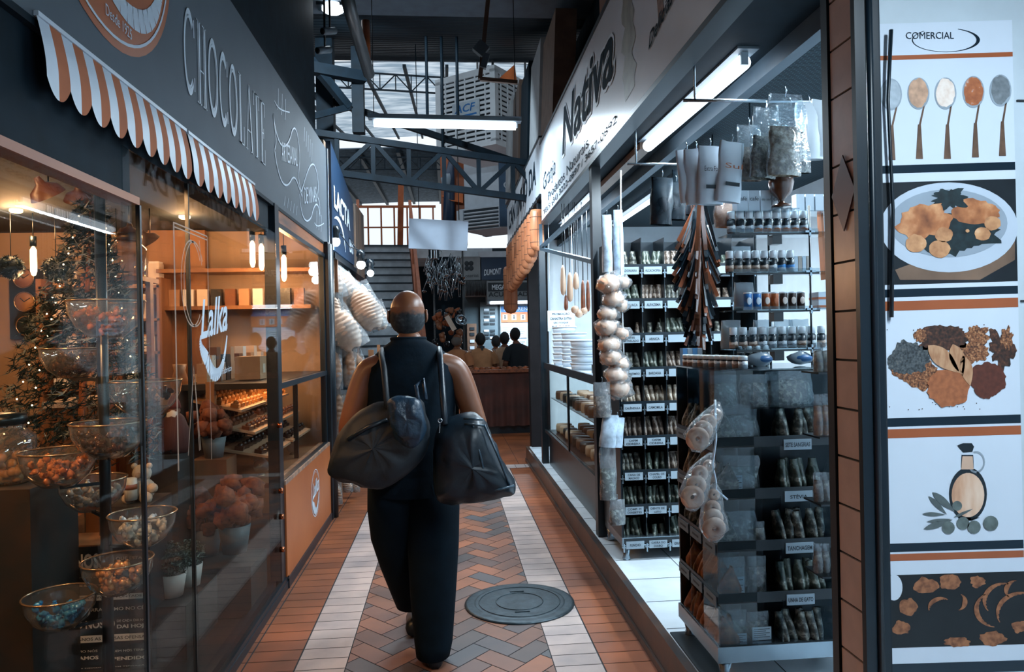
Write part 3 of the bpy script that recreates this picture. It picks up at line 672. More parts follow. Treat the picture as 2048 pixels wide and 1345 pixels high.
# ================================================================ POSTER (a flat printed sheet)
pt = thing('food_poster', 'tall printed food poster with spoons, a dish, spices and an oil bottle', 'poster', (1.24, 1.69, .5))
PY = 1.6895
pw = mat('poster white', 'c9d3df', .25, var=.02); pn = mat('poster navy', '10222e', .3); po = mat('poster rust', '9a5535', .3, var=.08)
def PX(px, py, l=0): return U(px, py, y=PY-.0004*l)
def flat(name, P, m, l, lab=None, par=pt):
    b = MB(); b.poly([PX(x, y, l) for x, y in P]); o = b.build(name, m, par, world=True)
    if lab: o['label'] = lab
    return o
def blob(cx, cy, rx, ry, n=28, jit=0., seed=0, rot=0., a0=0, a1=2*PI):
    out = []
    for i in range(n):
        a = a0+(a1-a0)*i/(n if a1-a0 > 6.2 else n-1); k = 1+jit*noise.noise(Vector((math.cos(a)*2.3+seed, math.sin(a)*2.3, seed*.37)))+jit*.5*noise.noise(Vector((math.cos(a)*7+seed, math.sin(a)*7, seed)))
        x, y = rx*k*math.cos(a), ry*k*math.sin(a); out.append((cx+x*math.cos(rot)-y*math.sin(rot), cy+x*math.sin(rot)+y*math.cos(rot)))
    return out
def many(name, Ps, m, l, lab=None, par=pt):
    b = MB()
    for P in Ps: b.poly([PX(x, y, l) for x, y in P])
    o = b.build(name, m, par, world=True)
    if lab: o['label'] = lab
    return o
def edge(y): return 1757+(y-50)*.0135, 2024+(y-50)*.022       # left and right edges of the sheet
def hband(name, y0, y1, m, l, lab=None):
    (a0, b0), (a1, b1) = edge(y0), edge(y1); s = lambda x, y: y-(x-1757)*.03
    return flat(name, [(a0, s(a0, y0)), (b0, s(b0, y0)), (b1, s(b1, y1)), (a1, s(a1, y1))], m, l, lab)
hband('sheet', 48, 1420, pw, 0)
for a, c in ((112, 121),): hband('stripe', a, c, po, 1)
for a, c in ((604, 623), (860, 878), (1110, 1124)): hband('stripe', a, c, po, 1)
for a, c in ((332, 348), (580, 596), (838, 855), (1089, 1106), (1330, 1352)): hband('stripe', a, c, pn, 1)
# logo
b = MB()
for i in range(40):
    a, c = i*.13-1.2, i*.13-1.07
    w = 2+5*max(0, math.cos((a)*1.0))**2
    P = [(1892+r*math.cos(t)*1.0, 80+r2*math.sin(t)) for t, r, r2 in ((a, 68, 24), (c, 68, 24), (c, 68-w, 24-w*.4), (a, 68-w, 24-w*.4))]
    b.poly([PX(x, y, 2) for x, y in P])
b.build('logo_oval', pn, pt, world=True)
p0 = PX(1812, 78, 2); text('COMERCIAL', 'logo_lettering', pn, pt, p0, ((1, 0, .02), (0, 0, 1)), w=.125, h=.017, ext=.0003, world=True)
# spoons
sm_ = [mat('print grey steel', '8d99a3', .4), None]
fills = [('print salt', [(.3, 'a9b4bd'), (.7, '8e9aa4')]), ('print oats', [(.3, '9d7c66'), (.7, 'c79d80')]), ('print flour', [(.3, 'd6bfb0'), (.6, 'e5d6cb')]), ('print paprika', [(.3, '8a4a2a'), (.6, 'a96037'), (.75, 'c3b6b0')]), ('print pepper', [(.3, '5a6167'), (.7, '7c8489')])]
hc = mat('print spoon handle', '5c4638', .4, var=.4, scale=30)
for i, (cx_, cy_) in enumerate(((1782, 189), (1837, 187), (1891, 187), (1947, 184), (2001, 181))):
    sp = flat('printed_spoon', blob(cx_, cy_, 22, 32, 26), sm_[0], 2, 'printed spoon heaped with powder')
    flat('powder', blob(cx_, cy_-1, 19, 29, 30, .12, i), ramp_mat(fills[i][0], fills[i][1], 60), 3, par=sp)
    hx = cx_+4 if i > 1 else cx_+2
    many('handle', [[(cx_+9, cy_+27), (cx_+13, cy_+24), (hx+3, cy_+62), (hx-1, cy_+62)], [(hx-3, cy_+62), (hx+3, cy_+62), (hx+7, cy_+131), (hx-7, cy_+131)]], hc, 2, par=sp)
# plate of food
ph = hband('photo_panel', 366, 571, mat('print dark table', '1b2126', .35, var=.4), 1, 'dark photo panel with a plate')
flat('printed_cloth', [(1800, 560), (1790, 540), (1950, 480), (2030, 470), (2030, 520), (1960, 560)], mat('print cloth', '6f5848', .5, var=.3), 2)
flat('printed_plate', blob(1898, 455, 138, 90, 40), mat('print plate', 'b4bfcc', .3, var=.05), 3)
flat('printed_plate_well', blob(1897, 447, 118, 68, 40), mat('print plate shade', '8e9aa6', .3, var=.1), 4)
ft = ramp_mat('print roast meat', [(.25, '6e3d22'), (.5, 'a8683f'), (.7, 'd29a6c')], 22)
flat('printed_greens', blob(1905, 470, 92, 40, 50, .35, 4), mat('print dark greens', '16262a', .5, var=.5, scale=60), 5)
flat('printed_roast', blob(1850, 442, 55, 34, 36, .3, 9, -.3), ft, 6); flat('printed_roast', blob(1952, 425, 48, 26, 36, .25, 2, .1), ft, 6)
flat('printed_herbs', blob(1900, 397, 33, 20, 50, .6, 5), MATS['print dark greens'], 7)
ph_ = ramp_mat('print potato', [(.3, '8f5a38'), (.6, 'c89468'), (.8, 'e8c8a8')], 25)
for i, (x, y, r) in enumerate(((1832, 487, 21), (1880, 498, 21), (1888, 470, 18), (1965, 468, 16), (1985, 447, 17), (1935, 462, 4))): flat('printed_potato', blob(x, y, r, r*.85, 18, .12, i), ph_, 7)
# spices
sc = lambda x, y: (1640+x/1.713, 560+y/1.713)
def SB(x, y, rx, ry, m, l, seed, jit=.25, rot=0., n=60, nm='printed_spice_heap'): X, Y = sc(x, y); flat(nm, blob(X, Y, rx/1.713, ry/1.713, n, jit, seed, rot), m, l)
s1 = ramp_mat('print peppercorn', [(.35, '22282c'), (.6, '4d5356'), (.75, '6d6a62')], 180, tex='noise'); s2_ = ramp_mat('print seed mix', [(.35, '3a2218'), (.55, '8a5636'), (.7, 'b88a62')], 220)
s3_ = ramp_mat('print clove', [(.35, '1c1512'), (.6, '4c2d20'), (.75, '7d4f33')], 120); s4 = mat('print paprika powder', '9a5a37', .7, var=.2, scale=90); s5 = mat('print red powder', '54281c', .7, var=.25, scale=90)
SB(340, 320, 85, 50, s2_, 2, 1, .4, .3); SB(305, 270, 72, 58, s1, 3, 2, .3); SB(420, 200, 85, 45, s3_, 3, 3, .35); SB(530, 250, 45, 38, s2_, 3, 7, .4)
SB(345, 190, 22, 24, s2_, 4, 8, .4); SB(540, 190, 40, 32, s2_, 4, 9, .4); SB(620, 235, 42, 62, s3_, 4, 10, .6); SB(640, 200, 18, 35, s2_, 5, 12, .5); SB(575, 345, 62, 62, s5, 5, 4, .15); SB(440, 370, 72, 66, s4, 6, 5, .15)
lf = ramp_mat('print bay leaf', [(.3, 'a07050'), (.7, 'c29874')], 30, stretch=(3, 1, 1))
def leafp(x0, y0, x1, y1, w): 
    P = []; L = math.hypot(x1-x0, y1-y0); nx, ny = -(y1-y0)/L, (x1-x0)/L
    for i in range(11): t = i/10; P.append((x0+(x1-x0)*t+nx*w*math.sin(PI*t**.8), y0+(y1-y0)*t+ny*w*math.sin(PI*t**.8)))
    for i in range(9, 0, -1): t = i/10; P.append((x0+(x1-x0)*t-nx*w*math.sin(PI*t**.8), y0+(y1-y0)*t-ny*w*math.sin(PI*t**.8)))
    return P
for a in ((370, 225, 480, 320, 30), (455, 220, 490, 330, 26), (490, 260, 515, 365, 22)): flat('printed_leaf', [sc(x, y) for x, y in leafp(*a)], lf, 8)
many('printed_crumbs', [blob(*sc(random.gauss(450, 120), 300+random.choice((-1, 1))*random.uniform(120, 150)*(1-.0*random.random())), 1.2, 1.2, 5) for _ in range(26)], s3_, 2)
# oil cruet and olives
oil = ramp_mat('print oil', [(.3, '7a4a34'), (.5, 'c79a7c'), (.7, 'e0c4ae')], 9, stretch=(2, 1, .5)); gl = mat('print dark glass', '222a30', .25)
cr_ = flat('printed_cruet', [sc(x, y) for x, y in ([(485, 600), (483, 645)]+[(508-66*math.sin(t), 735-92*math.cos(t)+18*max(0, -math.cos(t))*0) for t in [PI*i/16 for i in range(1, 16)]]+[(470, 815), (548, 815)]+[(508+64*math.sin(t), 735-92*math.cos(t)) for t in [PI*i/16 for i in range(15, 0, -1)]]+[(527, 645), (525, 600)])], gl, 2)
flat('oil', [sc(x, y) for x, y in blob(507, 738, 56, 76, 30)], oil, 3, par=cr_)
flat('neck_oil', [sc(x, y) for x, y in ((488, 605), (523, 605), (526, 650), (484, 650))], mat('print pale oil', 'c9a892', .3), 3, par=cr_)
flat('stopper', [sc(x, y) for x, y in ((470, 568), (490, 560), (520, 560), (528, 572), (522, 590), (490, 592))], gl, 3, par=cr_)
b = MB()
for i in range(16):
    a, c = -1.9+i*.27, -1.9+(i+1)*.27
    b.poly([PX(*sc(535+R*.8*math.cos(t), 625+R*math.sin(t)), 2) for t, R in ((a, 38), (c, 38), (c, 31), (a, 31))])
b.build('handle', MATS['print grey steel'], cr_, world=True)
ol = mat('print olive', '5d6866', .4, var=.3, scale=50); ollf = mat('print olive leaf', '555f60', .5, var=.3, scale=30)
for x, y, r in ((440, 850, 22), (490, 835, 22), (528, 848, 23), (585, 835, 26), (470, 775, 17)): flat('printed_olive', [sc(*p) for p in blob(x, y, r, r, 16)], ol, 5)
for a in ((355, 855, 455, 822, 11), (350, 803, 430, 805, 7), (372, 742, 435, 805, 9), (385, 728, 462, 795, 13), (365, 830, 450, 820, 6), (458, 815, 525, 785, 5)): flat('printed_leaf', [sc(x, y) for x, y in leafp(*a)], ollf, 4)
# nuts panel
hband('photo_panel', 1152, 1298, mat('print near black', '121619', .4, var=.5), 1, 'dark photo panel with dried fruit and nuts')
nt_ = ramp_mat('print nut', [(.3, '5a3422'), (.6, '9a6443')], 60)
flat('printed_bowl', blob(1788, 1176, 17, 26, 24), pw, 2)
for i, (x, y, rx, ry) in enumerate(((1852, 1172, 26, 15), (1818, 1215, 17, 17), (1803, 1257, 18, 14), (1900, 1165, 20, 16), (1955, 1165, 16, 12), (1915, 1285, 26, 10), (1985, 1278, 26, 14), (2040, 1255, 15, 12))): flat('printed_nut', blob(x, y, rx, ry, 24, .35, i), nt_, 2)
for i, (x, y, r, a0) in enumerate(((1880, 1215, 24, 2.8), (1915, 1205, 20, -1.2), (1990, 1220, 42, 1.6), (2005, 1200, 40, 2.4), (2040, 1225, 48, 2.6), (2030, 1180, 22, 2.2))):
    b = MB()
    for k in range(12):
        a, c = a0+k*.22, a0+(k+1)*.22; w = 9*math.sin(PI*(k+.5)/12)+1; w2 = w
        b.poly([PX(x+R*math.cos(t), y+R*math.sin(t)*.85, 3) for t, R in ((a, r), (c, r), (c, r-w), (a, r-w))])
    b.build('printed_fruit_slice', nt_, pt, world=True)
# framed glass in front of the poster edge: a loose dark strap hangs over the sheet
b = MB(); b.tube([U(1782, 60, y=1.672), U(1776, 200, y=1.674), U(1786, 420, y=1.676), U(1783, 635, y=1.68)], [.005, .004, .004, .005], 8)
tag(b.build('hanging_strap', blackm, None), 'thin black strap hanging down over the left edge of the poster', 'strap')
# ================================================================ WALKING MAN
skin = mat('tanned skin', '75482f', .38, var=.12, scale=14); skin_b = mat('far skin', '7a4c38', .6)
cloth_b = mat('black cotton', '071620', .9, spec=.15, var=.2, scale=20, bump=.3); trou = mat('black trouser cloth', '05121b', .9, spec=.12, var=.2, scale=12, bump=.3)
def loft(mb, secs, n=24, cap=True):
    """secs: (cx, cy, z, rx, ry[, power]) cross sections bottom to top"""
    vs = []; fs = []
    for s in secs:
        cx, cy, z, rx, ry = s[:5]; pw_ = s[5] if len(s) > 5 else 1.
        for j in range(n):
            t = 2*PI*j/n; c, q = math.cos(t), math.sin(t)
            vs.append((cx+rx*math.copysign(abs(c)**pw_, c), cy+ry*math.copysign(abs(q)**pw_, q), z))
    for i in range(len(secs)-1):
        for j in range(n): fs.append((i*n+j, i*n+(j+1) % n, (i+1)*n+(j+1) % n, (i+1)*n+j))
    if cap: fs.append(tuple(range(n-1, -1, -1))); fs.append(tuple((len(secs)-1)*n+j for j in range(n)))
    return mb.add(vs, fs, True)
def skin_mesh(name, verts, edges, radii, m, parent, root=0, sub=2, world=True):
    me = bpy.data.meshes.new(name); me.from_pydata(verts, edges, []); o = bpy.data.objects.new(name, me); C.objects.link(o)
    o.modifiers.new('skin', 'SKIN'); sd = o.modifiers.new('sub', 'SUBSURF'); sd.levels = sub; sd.render_levels = sub
    for i, r in enumerate(radii):
        sv = me.skin_vertices[0].data[i]; sv.radius = r if isinstance(r, tuple) else (r, r); sv.use_root = i == root
    bpy.context.view_layer.update(); dg = bpy.context.evaluated_depsgraph_get(); m2 = bpy.data.meshes.new_from_object(o.evaluated_get(dg)); bpy.data.objects.remove(o); bpy.data.meshes.remove(me)
    m2.materials.clear(); m2.materials.append(m)
    for p in m2.polygons: p.use_smooth = True
    if world and parent is not None:
        M = Matrix.LocRotScale(parent.location, parent.rotation_euler, parent.scale).inverted()
        for v in m2.vertices: v.co = M @ v.co
    o2 = bpy.data.objects.new(name, m2); C.objects.link(o2); o2.parent = parent
    return o2
def hand(V, E, R, wrist, d, side, curl=.6, s=1.):
    """palm and five fingers appended to a skin skeleton; d = direction the hand points, side = thumb side"""
    d = Vector(d).normalized(); side = Vector(side); side = (side-side.dot(d)*d).normalized(); nrm = d.cross(side)
    w = wrist; base = len(V)
    pc = Vector(V[w])+d*.045*s; V.append(tuple(pc)); E.append((w, base)); R.append((.026*s, .017*s))
    for k, (off, L) in enumerate(((.027, .07), (.009, .08), (-.009, .075), (-.026, .058))):
        kn = pc+d*.045*s+side*off*s; i0 = len(V); V.append(tuple(kn)); E.append((base, i0)); R.append(.010*s)
        p = kn; dd = d.copy()
        for q in range(3):
            dd = (dd*math.cos(curl*.75)+nrm*math.sin(curl*.75)).normalized(); p = p+dd*L*s*(.42, .32, .26)[q]
            i1 = len(V); V.append(tuple(p)); E.append((i1-1 if q else i0, i1)); R.append(.0088*s-.0008*q)
    th = pc-d*.01+side*.035*s; i0 = len(V); V.append(tuple(th)); E.append((base, i0)); R.append(.012*s)
    p = th
    for q in range(2):
        p = p+(d*.8+side*.45+nrm*.5).normalized()*.03*s; i1 = len(V); V.append(tuple(p)); E.append((i1-1, i1)); R.append(.010*s)
mx_, my_ = -.17, 3.36
man = thing('person', 'bald person in a black sleeveless shirt walking away carrying two bags', 'person', (mx_, my_, 0))
def mp(x, y, z): return (mx_+x, my_+y, z)
# body skin: pelvis root, spine, neck, arms with hands
V = [mp(0, 0, .95), mp(0, -.01, 1.15), mp(0, -.02, 1.36), mp(-.005, .015, 1.46), mp(-.01, .03, 1.53)]
E_ = [(0, 1), (1, 2), (2, 3), (3, 4)]; R = [(.12, .09), (.13, .09), (.12, .075), (.062, .06), (.06, .06)]
def arm(sg_, sh, el, wr, rr):
    i = len(V); V.append(mp(*sh)); E_.append((2, i)); R.append(rr[0]); 
    mid = [(sh[k]*.45+el[k]*.55) for k in range(3)]; V.append(mp(*mid)); E_.append((i, i+1)); R.append(rr[1])
    V.append(mp(*el)); E_.append((i+1, i+2)); R.append(rr[2]); m2 = [(el[k]*.6+wr[k]*.4) for k in range(3)]
    V.append(mp(*m2)); E_.append((i+2, i+3)); R.append(rr[3]); V.append(mp(*wr)); E_.append((i+3, i+4)); R.append(rr[4])
    return i+4
w = arm(-1, (-.195, -.01, 1.355), (-.285, -.05, 1.09), (-.30, .12, .93), (.070, .058, .048, .042, .031))
hand(V, E_, R, w, (.0, .75, -.45), (1, .1, .2), .9)
w = arm(1, (.205, -.01, 1.355), (.300, -.03, 1.08), (.34, .16, .95), (.070, .060, .050, .043, .031))
hand(V, E_, R, w, (.0, .75, -.45), (-1, .1, .2), .9)
body = skin_mesh('body', V, E_, R, skin, man)
# head
hb = MB()
hx, hy, hz = mp(-.012, .03, 1.602)
def head(u, v):
    a = PI*v; t = 2*PI*u; x, y, z = math.sin(a)*math.cos(t), math.sin(a)*math.sin(t), math.cos(a)
    z = math.copysign(abs(z)**.88, z); rx = .079+(.004 if z < 0 else 0); ry = .098; rz = .108
    jaw = 1-.28*max(0, -z)**1.5*(1 if y > 0 else .3)
    px_, py_, pz_ = x*rx*jaw, y*ry*(1-.12*max(0, -z)), z*rz
    if y > .75 and -.45 < z < .1: py_ += .022*math.exp(-((x)/.16)**2)*math.exp(-((z+.2)/.18)**2)
    if y > .6: py_ -= .008*math.exp(-((abs(x)-.38)/.14)**2)*math.exp(-((z-.05)/.1)**2)
    return (hx+px_, hy+py_, hz+pz_)
hb.grid(head, 48, 32)
for sgn in (-1, 1):
    hb.ball((hx+sgn*.082, hy-.005, hz-.012), .03, 10, (.35, .65, 1.05), (0, 0, sgn*.45)); hb.torus((hx+sgn*.087, hy-.008, hz-.006), .021, .005, 'x', 14, 6)
hb.build('head', skin, man, world=True)
b = MB()
for sgn in (-1, 1): b.ball((hx+sgn*.03, hy+.083, hz+.002), .012, 8)
b.build('eye', mat('eye white', 'c8ccd0', .3), man, world=True)
b = MB(); b.ball((hx, hy+.083, hz-.062), .02, 10, (1.2, .3, .35)); b.build('mouth', mat('lips', '7a4338', .5), man, world=True)
# cropped hair ring around the back and sides
hm = MB()
def hair(u, v):
    t = PI+.12+(PI-.24)*u if False else PI*(1+u)*1.0
    t = PI*.86+PI*1.28*u
    z0 = -.80+.35*abs(2*u-1)**2; z1 = .30-.12*abs(2*u-1)**2; z = z0+(z1-z0)*v; a = math.acos(max(-1, min(1, z)))
    x, y = math.sin(a)*math.cos(t), math.sin(a)*math.sin(t); e = 1.035-.032*v**3
    jaw = 1-.28*max(0, -z)**1.5*.3
    return (hx+x*(.0795+(.004 if z < 0 else 0))*jaw*e, hy+y*.098*(1-.12*max(0, -z))*e, hz+z*.112*e)
hm.grid(hair, 40, 12); hcm = ramp_mat('grey cropped hair', [(.35, '171d22'), (.6, '2c3237'), (.75, '4a4f52')], 60, .8); nt = hcm.node_tree; N = nt.nodes.new; L = nt.links.new
tcg = N('ShaderNodeTexCoord'); sp_ = N('ShaderNodeSeparateXYZ'); nz_ = N('ShaderNodeTexNoise'); nz_.inputs['Scale'].default_value = 45; ad = N('ShaderNodeMath'); ad.operation = 'MULTIPLY_ADD'; ad.inputs[1].default_value = .3; rr_ = N('ShaderNodeValToRGB'); rr_.color_ramp.elements[0].position = .84; rr_.color_ramp.elements[1].position = 1.12 if False else 1.0
mxh = N('ShaderNodeMix'); mxh.data_type = 'RGBA'; mxh.inputs[7].default_value = (*lin('75482f'), 1); b_ = nt.nodes['Principled BSDF']; src = b_.inputs['Base Color'].links[0].from_socket
L(tcg.outputs['Generated'], sp_.inputs[0]); L(tcg.outputs['Object'], nz_.inputs[0]); L(nz_.outputs[0], ad.inputs[0]); L(sp_.outputs[2], ad.inputs[2]); L(ad.outputs[0], rr_.inputs[0]); L(rr_.outputs[0], mxh.inputs[0]); L(src, mxh.inputs[6]); L(mxh.outputs[2], b_.inputs['Base Color'])
hm.build('cropped_hair', hcm, man, world=True)
# vest
vb = MB()
loft(vb, [mp(0, 0, .80)+(.205, .15), mp(0, 0, .86)+(.21, .155), mp(0, 0, 1.0)+(.205, .15), mp(0, -.01, 1.15)+(.20, .145), mp(0, -.015, 1.28)+(.205, .14), mp(0, -.01, 1.36)+(.20, .125, .9), mp(0, 0, 1.415)+(.165, .10, .9), mp(-.002, .0, 1.455)+(.118, .095), mp(-.006, .008, 1.475)+(.086, .088), mp(-.01, .015, 1.488)+(.076, .08)], 32, False)
vb.build('sleeveless_shirt', cloth_b, man, world=True)
vb = MB(); vb.torus(mp(-.01, .015, 1.487), .076, .009, 'z', 24, 8); vb.build('collar', cloth_b, man, world=True)
# trousers: two wide legs joined at the hips
tb = MB()
loft(tb, [mp(0, .0, .78)+(.20, .15), mp(0, 0, .88)+(.205, .155), mp(0, 0, .96)+(.20, .15)], 28, False)
loft(tb, [mp(.075, -.005, .035)+(.078, .10), mp(.078, .005, .09)+(.088, .105), mp(.080, .01, .30)+(.105, .11), mp(.085, .02, .52)+(.118, .12), mp(.088, .02, .70)+(.122, .14), mp(.085, .01, .84)+(.12, .15)], 26)
loft(tb, [mp(-.035, .30, .15)+(.075, .09), mp(-.045, .27, .22)+(.085, .10), mp(-.075, .20, .38)+(.10, .11), mp(-.095, .10, .55)+(.113, .12), mp(-.098, .05, .70)+(.118, .14), mp(-.088, .01, .84)+(.12, .15)], 26)
tb.build('trousers', trou, man, world=True)
shoe = mat('black shoe leather', '0a151d', .4, var=.2)
def shoe_mesh(cx, cy, cz, rx=0.):
    m = MB(); secs = []
    for t, w, h in ((0, .028, .045), (.08, .038, .062), (.3, .036, .06), (.55, .042, .055), (.8, .045, .042), (.95, .036, .034), (1, .02, .024)): secs.append((t*.28-.08, w, h))
    vs = []; fs = []; n = 12
    for (y, w, h) in secs:
        for j in range(n):
            a = 2*PI*j/n; zz = max(0, .5+.62*math.sin(a))*h*1.1; yy = y; z2 = zz
            vs.append((cx+w*math.cos(a), cy+yy*math.cos(rx)-z2*math.sin(rx), cz+z2*math.cos(rx)+yy*math.sin(rx)))
    for i in range(len(secs)-1):
        for j in range(n): fs.append((i*n+j, i*n+(j+1) % n, (i+1)*n+(j+1) % n, (i+1)*n+j))
    fs.append(tuple(range(n-1, -1, -1))); fs.append(tuple((len(secs)-1)*n+j for j in range(n)))
    m.add(vs, fs, True); m.build('shoe', shoe, man, world=True)
shoe_mesh(mx_+.085, my_-.01, .002); shoe_mesh(mx_-.03, my_+.34, .012, -.03)
# ---- bags
lea = mat('worn black leather', '0b1b26', .38, var=.35, scale=9, bump=.5); lea2 = mat('black bag cloth', '0a1720', .6, var=.3, scale=9, bump=.6)
def duffel(name, label, P, depth, yc, m, lab_parts):
    """P: outline in x,z (clockwise); pillowed to the given depth in y"""
    t = thing(name, label, 'bag', (sum(p[0] for p in P)/len(P), yc, min(p[1] for p in P)))
    cx = sum(p[0] for p in P)/len(P); cz = sum(p[1] for p in P)/len(P); mb = MB()
    n = len(P); K = 7; rows = []
    vs = []; fs = []
    for k in range(-K, K+1):
        a = k/K*PI/2; sc_ = math.cos(a)**.45*1.0 if abs(k) < K else .0; yy = yc+depth/2*math.sin(a)
        for j, (x, z) in enumerate(P):
            q = .012*noise.noise(Vector((x*14, z*14, k*.6)))
            vs.append((cx+(x-cx)*sc_+q, yy+q, cz+(z-cz)*sc_+q))
    for k in range(2*K):
        for j in range(n): fs.append((k*n+j, k*n+(j+1) % n, (k+1)*n+(j+1) % n, (k+1)*n+j))
    mb.add(vs, fs, True); mb.build('bag_body', m, t, world=True)
    return t
def smooth_outline(P, n=5):
    out = []
    for i in range(len(P)):
        p0, p1, p2, p3 = P[i-1], P[i], P[(i+1) % len(P)], P[(i+2) % len(P)]
        for k in range(n):
            t = k/n; out.append(tuple(.5*((2*p1[a])+(-p0[a]+p2[a])*t+(2*p0[a]-5*p1[a]+4*p2[a]-p3[a])*t*t+(-p0[a]+3*p1[a]-3*p2[a]+p3[a])*t**3) for a in (0, 1)))
    return out
def outl(pts, y): return [(U(px, py, y=y).x, U(px, py, y=y).z) for px, py in pts]
YB = 3.06
P = smooth_outline(outl([(657, 935), (670, 885), (692, 848), (722, 820), (765, 802), (835, 795), (855, 835), (855, 900), (820, 945), (770, 975), (715, 970), (672, 955)], YB))
lb = duffel('duffel_bag', 'dark duffel bag slung at the hip on the left side of the walking person', P, .22, YB, lea2, None)
m = MB(); m.tube([U(775, 820, y=2.98), U(768, 740, y=3.10), U(763, 712, y=3.24), U(764, 700, y=3.33), U(768, 708, y=3.45)], .013, 8); m.build('strap', lea2, lb, world=True)
m = MB(); m.tube([U(695, 880, y=2.96), U(735, 855, y=2.945), U(775, 840, y=2.945)], .009, 8); m.build('piping', lea, lb, world=True)
P = smooth_outline(outl([(778, 805), (800, 792), (838, 802), (852, 855), (832, 892), (792, 875)], 2.9))
bb = duffel('plastic_bag', 'crumpled blue black plastic bag tucked against the back of the walking person', P, .08, 2.895, mat('blue black plastic', '1c3244', .35, var=.3, scale=20, bump=1.), None)
m = MB(); m.tube([U(838, 806, y=2.9), U(832, 772, y=2.94), U(846, 758, y=2.96), U(852, 800, y=2.92)], .008, 6); m.build('handle', MATS['blue black plastic'], bb, world=True)
P = smooth_outline(outl([(882, 845), (925, 828), (960, 832), (985, 880), (1008, 930), (1032, 978), (1010, 992), (950, 1003), (905, 1008), (870, 990), (868, 900)], YB))
rb = duffel('leather_bag', 'black leather holdall with piped seams carried at the right hip of the walker', P, .22, YB, lea, None)
for A in ([(928, 838), (965, 840)], [(930, 848), (968, 852)], [(945, 850), (975, 985)], [(968, 850), (1020, 975)], [(975, 985), (1028, 972)]):
    m = MB(); m.tube([U(A[0][0], A[0][1], y=2.975), U((A[0][0]+A[1][0])/2+2, (A[0][1]+A[1][1])/2, y=2.948), U(A[1][0], A[1][1], y=2.975)], .005, 8); m.build('piping', mat('piping leather', '2a3f4d', .3, var=.2), rb, world=True)
m = MB(); m.tube([U(890, 850, y=2.99), U(885, 780, y=3.1), U(880, 715, y=3.25), U(878, 698, y=3.34), U(880, 708, y=3.47)], .014, 8); m.build('strap', lea, rb, world=True)
m = MB(); m.torus(U(880, 842, y=2.945), .008, .0025, 'y', 14, 6); m.beam(U(880, 848, y=2.945), U(879, 866, y=2.945), .006, .003); m.build('zip_pull', mat('bright metal', 'c9d3da', .2, 1.), rb, world=True)
# ---- manhole
mh = thing('manhole_cover', 'round dark cast iron manhole cover set in the tiled floor', 'manhole cover', (.37, 4.02, 0))
iron = mat('cast iron', '343f45', .45, .6, var=.3, scale=20, bump=.4)
b = MB(); b.lathe([(.305, .0), (.305, .006), (.29, .010), (.27, .011)], (.37, 4.02, 0), 48); b.build('rim', iron, mh, world=True)
b = MB(); b.lathe([(.268, .0), (.268, .009), (.24, .0125), (.22, .010), (0, .011)], (.37, 4.02, 0), 48); b.build('lid', iron, mh, world=True)
b = MB(); b.torus((.37, 4.02, .012), .13, .003, 'z', 40, 6); b.torus((.37, 4.02, .012), .225, .003, 'z', 48, 6); b.b2((.33, 4.17, .01), (.41, 4.185, .015)); b.b2((.33, 3.86, .01), (.41, 3.875, .015)); b.build('raised_marking', iron, mh, world=True)
# ================================================================ GOODS OF THE RIGHT SHOP
acr = clear('clear acrylic', 'dfe8ec', .5, .03); film = clear('wrinkled clear film', 'e6eef2', .9, .12, 1.5, .10, 1.0, 26.); film2 = clear('milky film', 'e6eef2', .8, .2, 1.5, .32, .8, 30.)
herbs = [ramp_mat('dried herb dark', [(.3, '12171a'), (.5, '3c3f3a'), (.62, '8b8a80'), (.7, '23282a')], 45, .3, bump=.6), ramp_mat('dried herb green', [(.3, '151d1e'), (.55, '454f46'), (.66, 'a3a59a'), (.74, '20282a')], 38, .3, bump=.6),
         ramp_mat('dried flower brown', [(.3, '1d1a18'), (.5, '564940'), (.63, 'a39488'), (.72, '2c2825')], 40, .3, bump=.6), ramp_mat('pale bark', [(.3, '3c3631'), (.5, '857563'), (.65, 'cfc4b4'), (.75, '4f463d')], 36, .3, bump=.6), ramp_mat('cinnamon bark', [(.3, '4a2613'), (.55, '96562f'), (.68, 'c98f62')], 30, .35, bump=.6)]
def packet_mb(w, d, h, seed=0, mb=None, c=(0, 0, 0)):
    """crumpled little bag, crimped at the top"""
    mb = mb or MB(); nu, nv = 10, 8
    def fn(u, v):
        t = 2*PI*u; s = math.sin(PI*(.12+.88*v)**.9)**.55 if v < 1 else .12
        q = 1+.18*noise.noise(Vector((math.cos(t)*2+seed, math.sin(t)*2, v*3+seed)))
        pinch = 1-.35*v*v; dep = max(.10, s*(1-.75*v*v))
        return (c[0]+w/2*math.cos(t)*q*(.85+.15*pinch), c[1]+d/2*math.sin(t)*q*dep, c[2]+h*v+(.006*noise.noise(Vector((t*2, seed, 1))) if v > .9 else 0))
    mb.grid(fn, nu, nv); return mb
PKM = {}
def pk_mesh(kind, k, w=.03, d=.09, h=.115):
    key = (kind, k, w, d, h)
    if key not in PKM: PKM[key] = packet_mb(w, d, h, k*3.1+kind).mesh('herb_packet', herbs[kind])
    return PKM[key]
def put(me, name, loc, rot, label, cat, group, scale=1.):
    o = bpy.data.objects.new(name, me); C.objects.link(o); o.location = loc; o.rotation_euler = rot; o.scale = (scale,)*3 if not isinstance(scale, tuple) else scale
    o['label'] = label; o['category'] = cat; o['group'] = group
    return o
lblm = mat('grey shelf label', '8897a1', .5, var=.03); lbli = mat('label ink', '16242d', .6); chrome = mat('dull chrome', '8d9ca6', .25, .9, var=.08); rackd = mat('black rack tray', '0c171e', .3, var=.2)
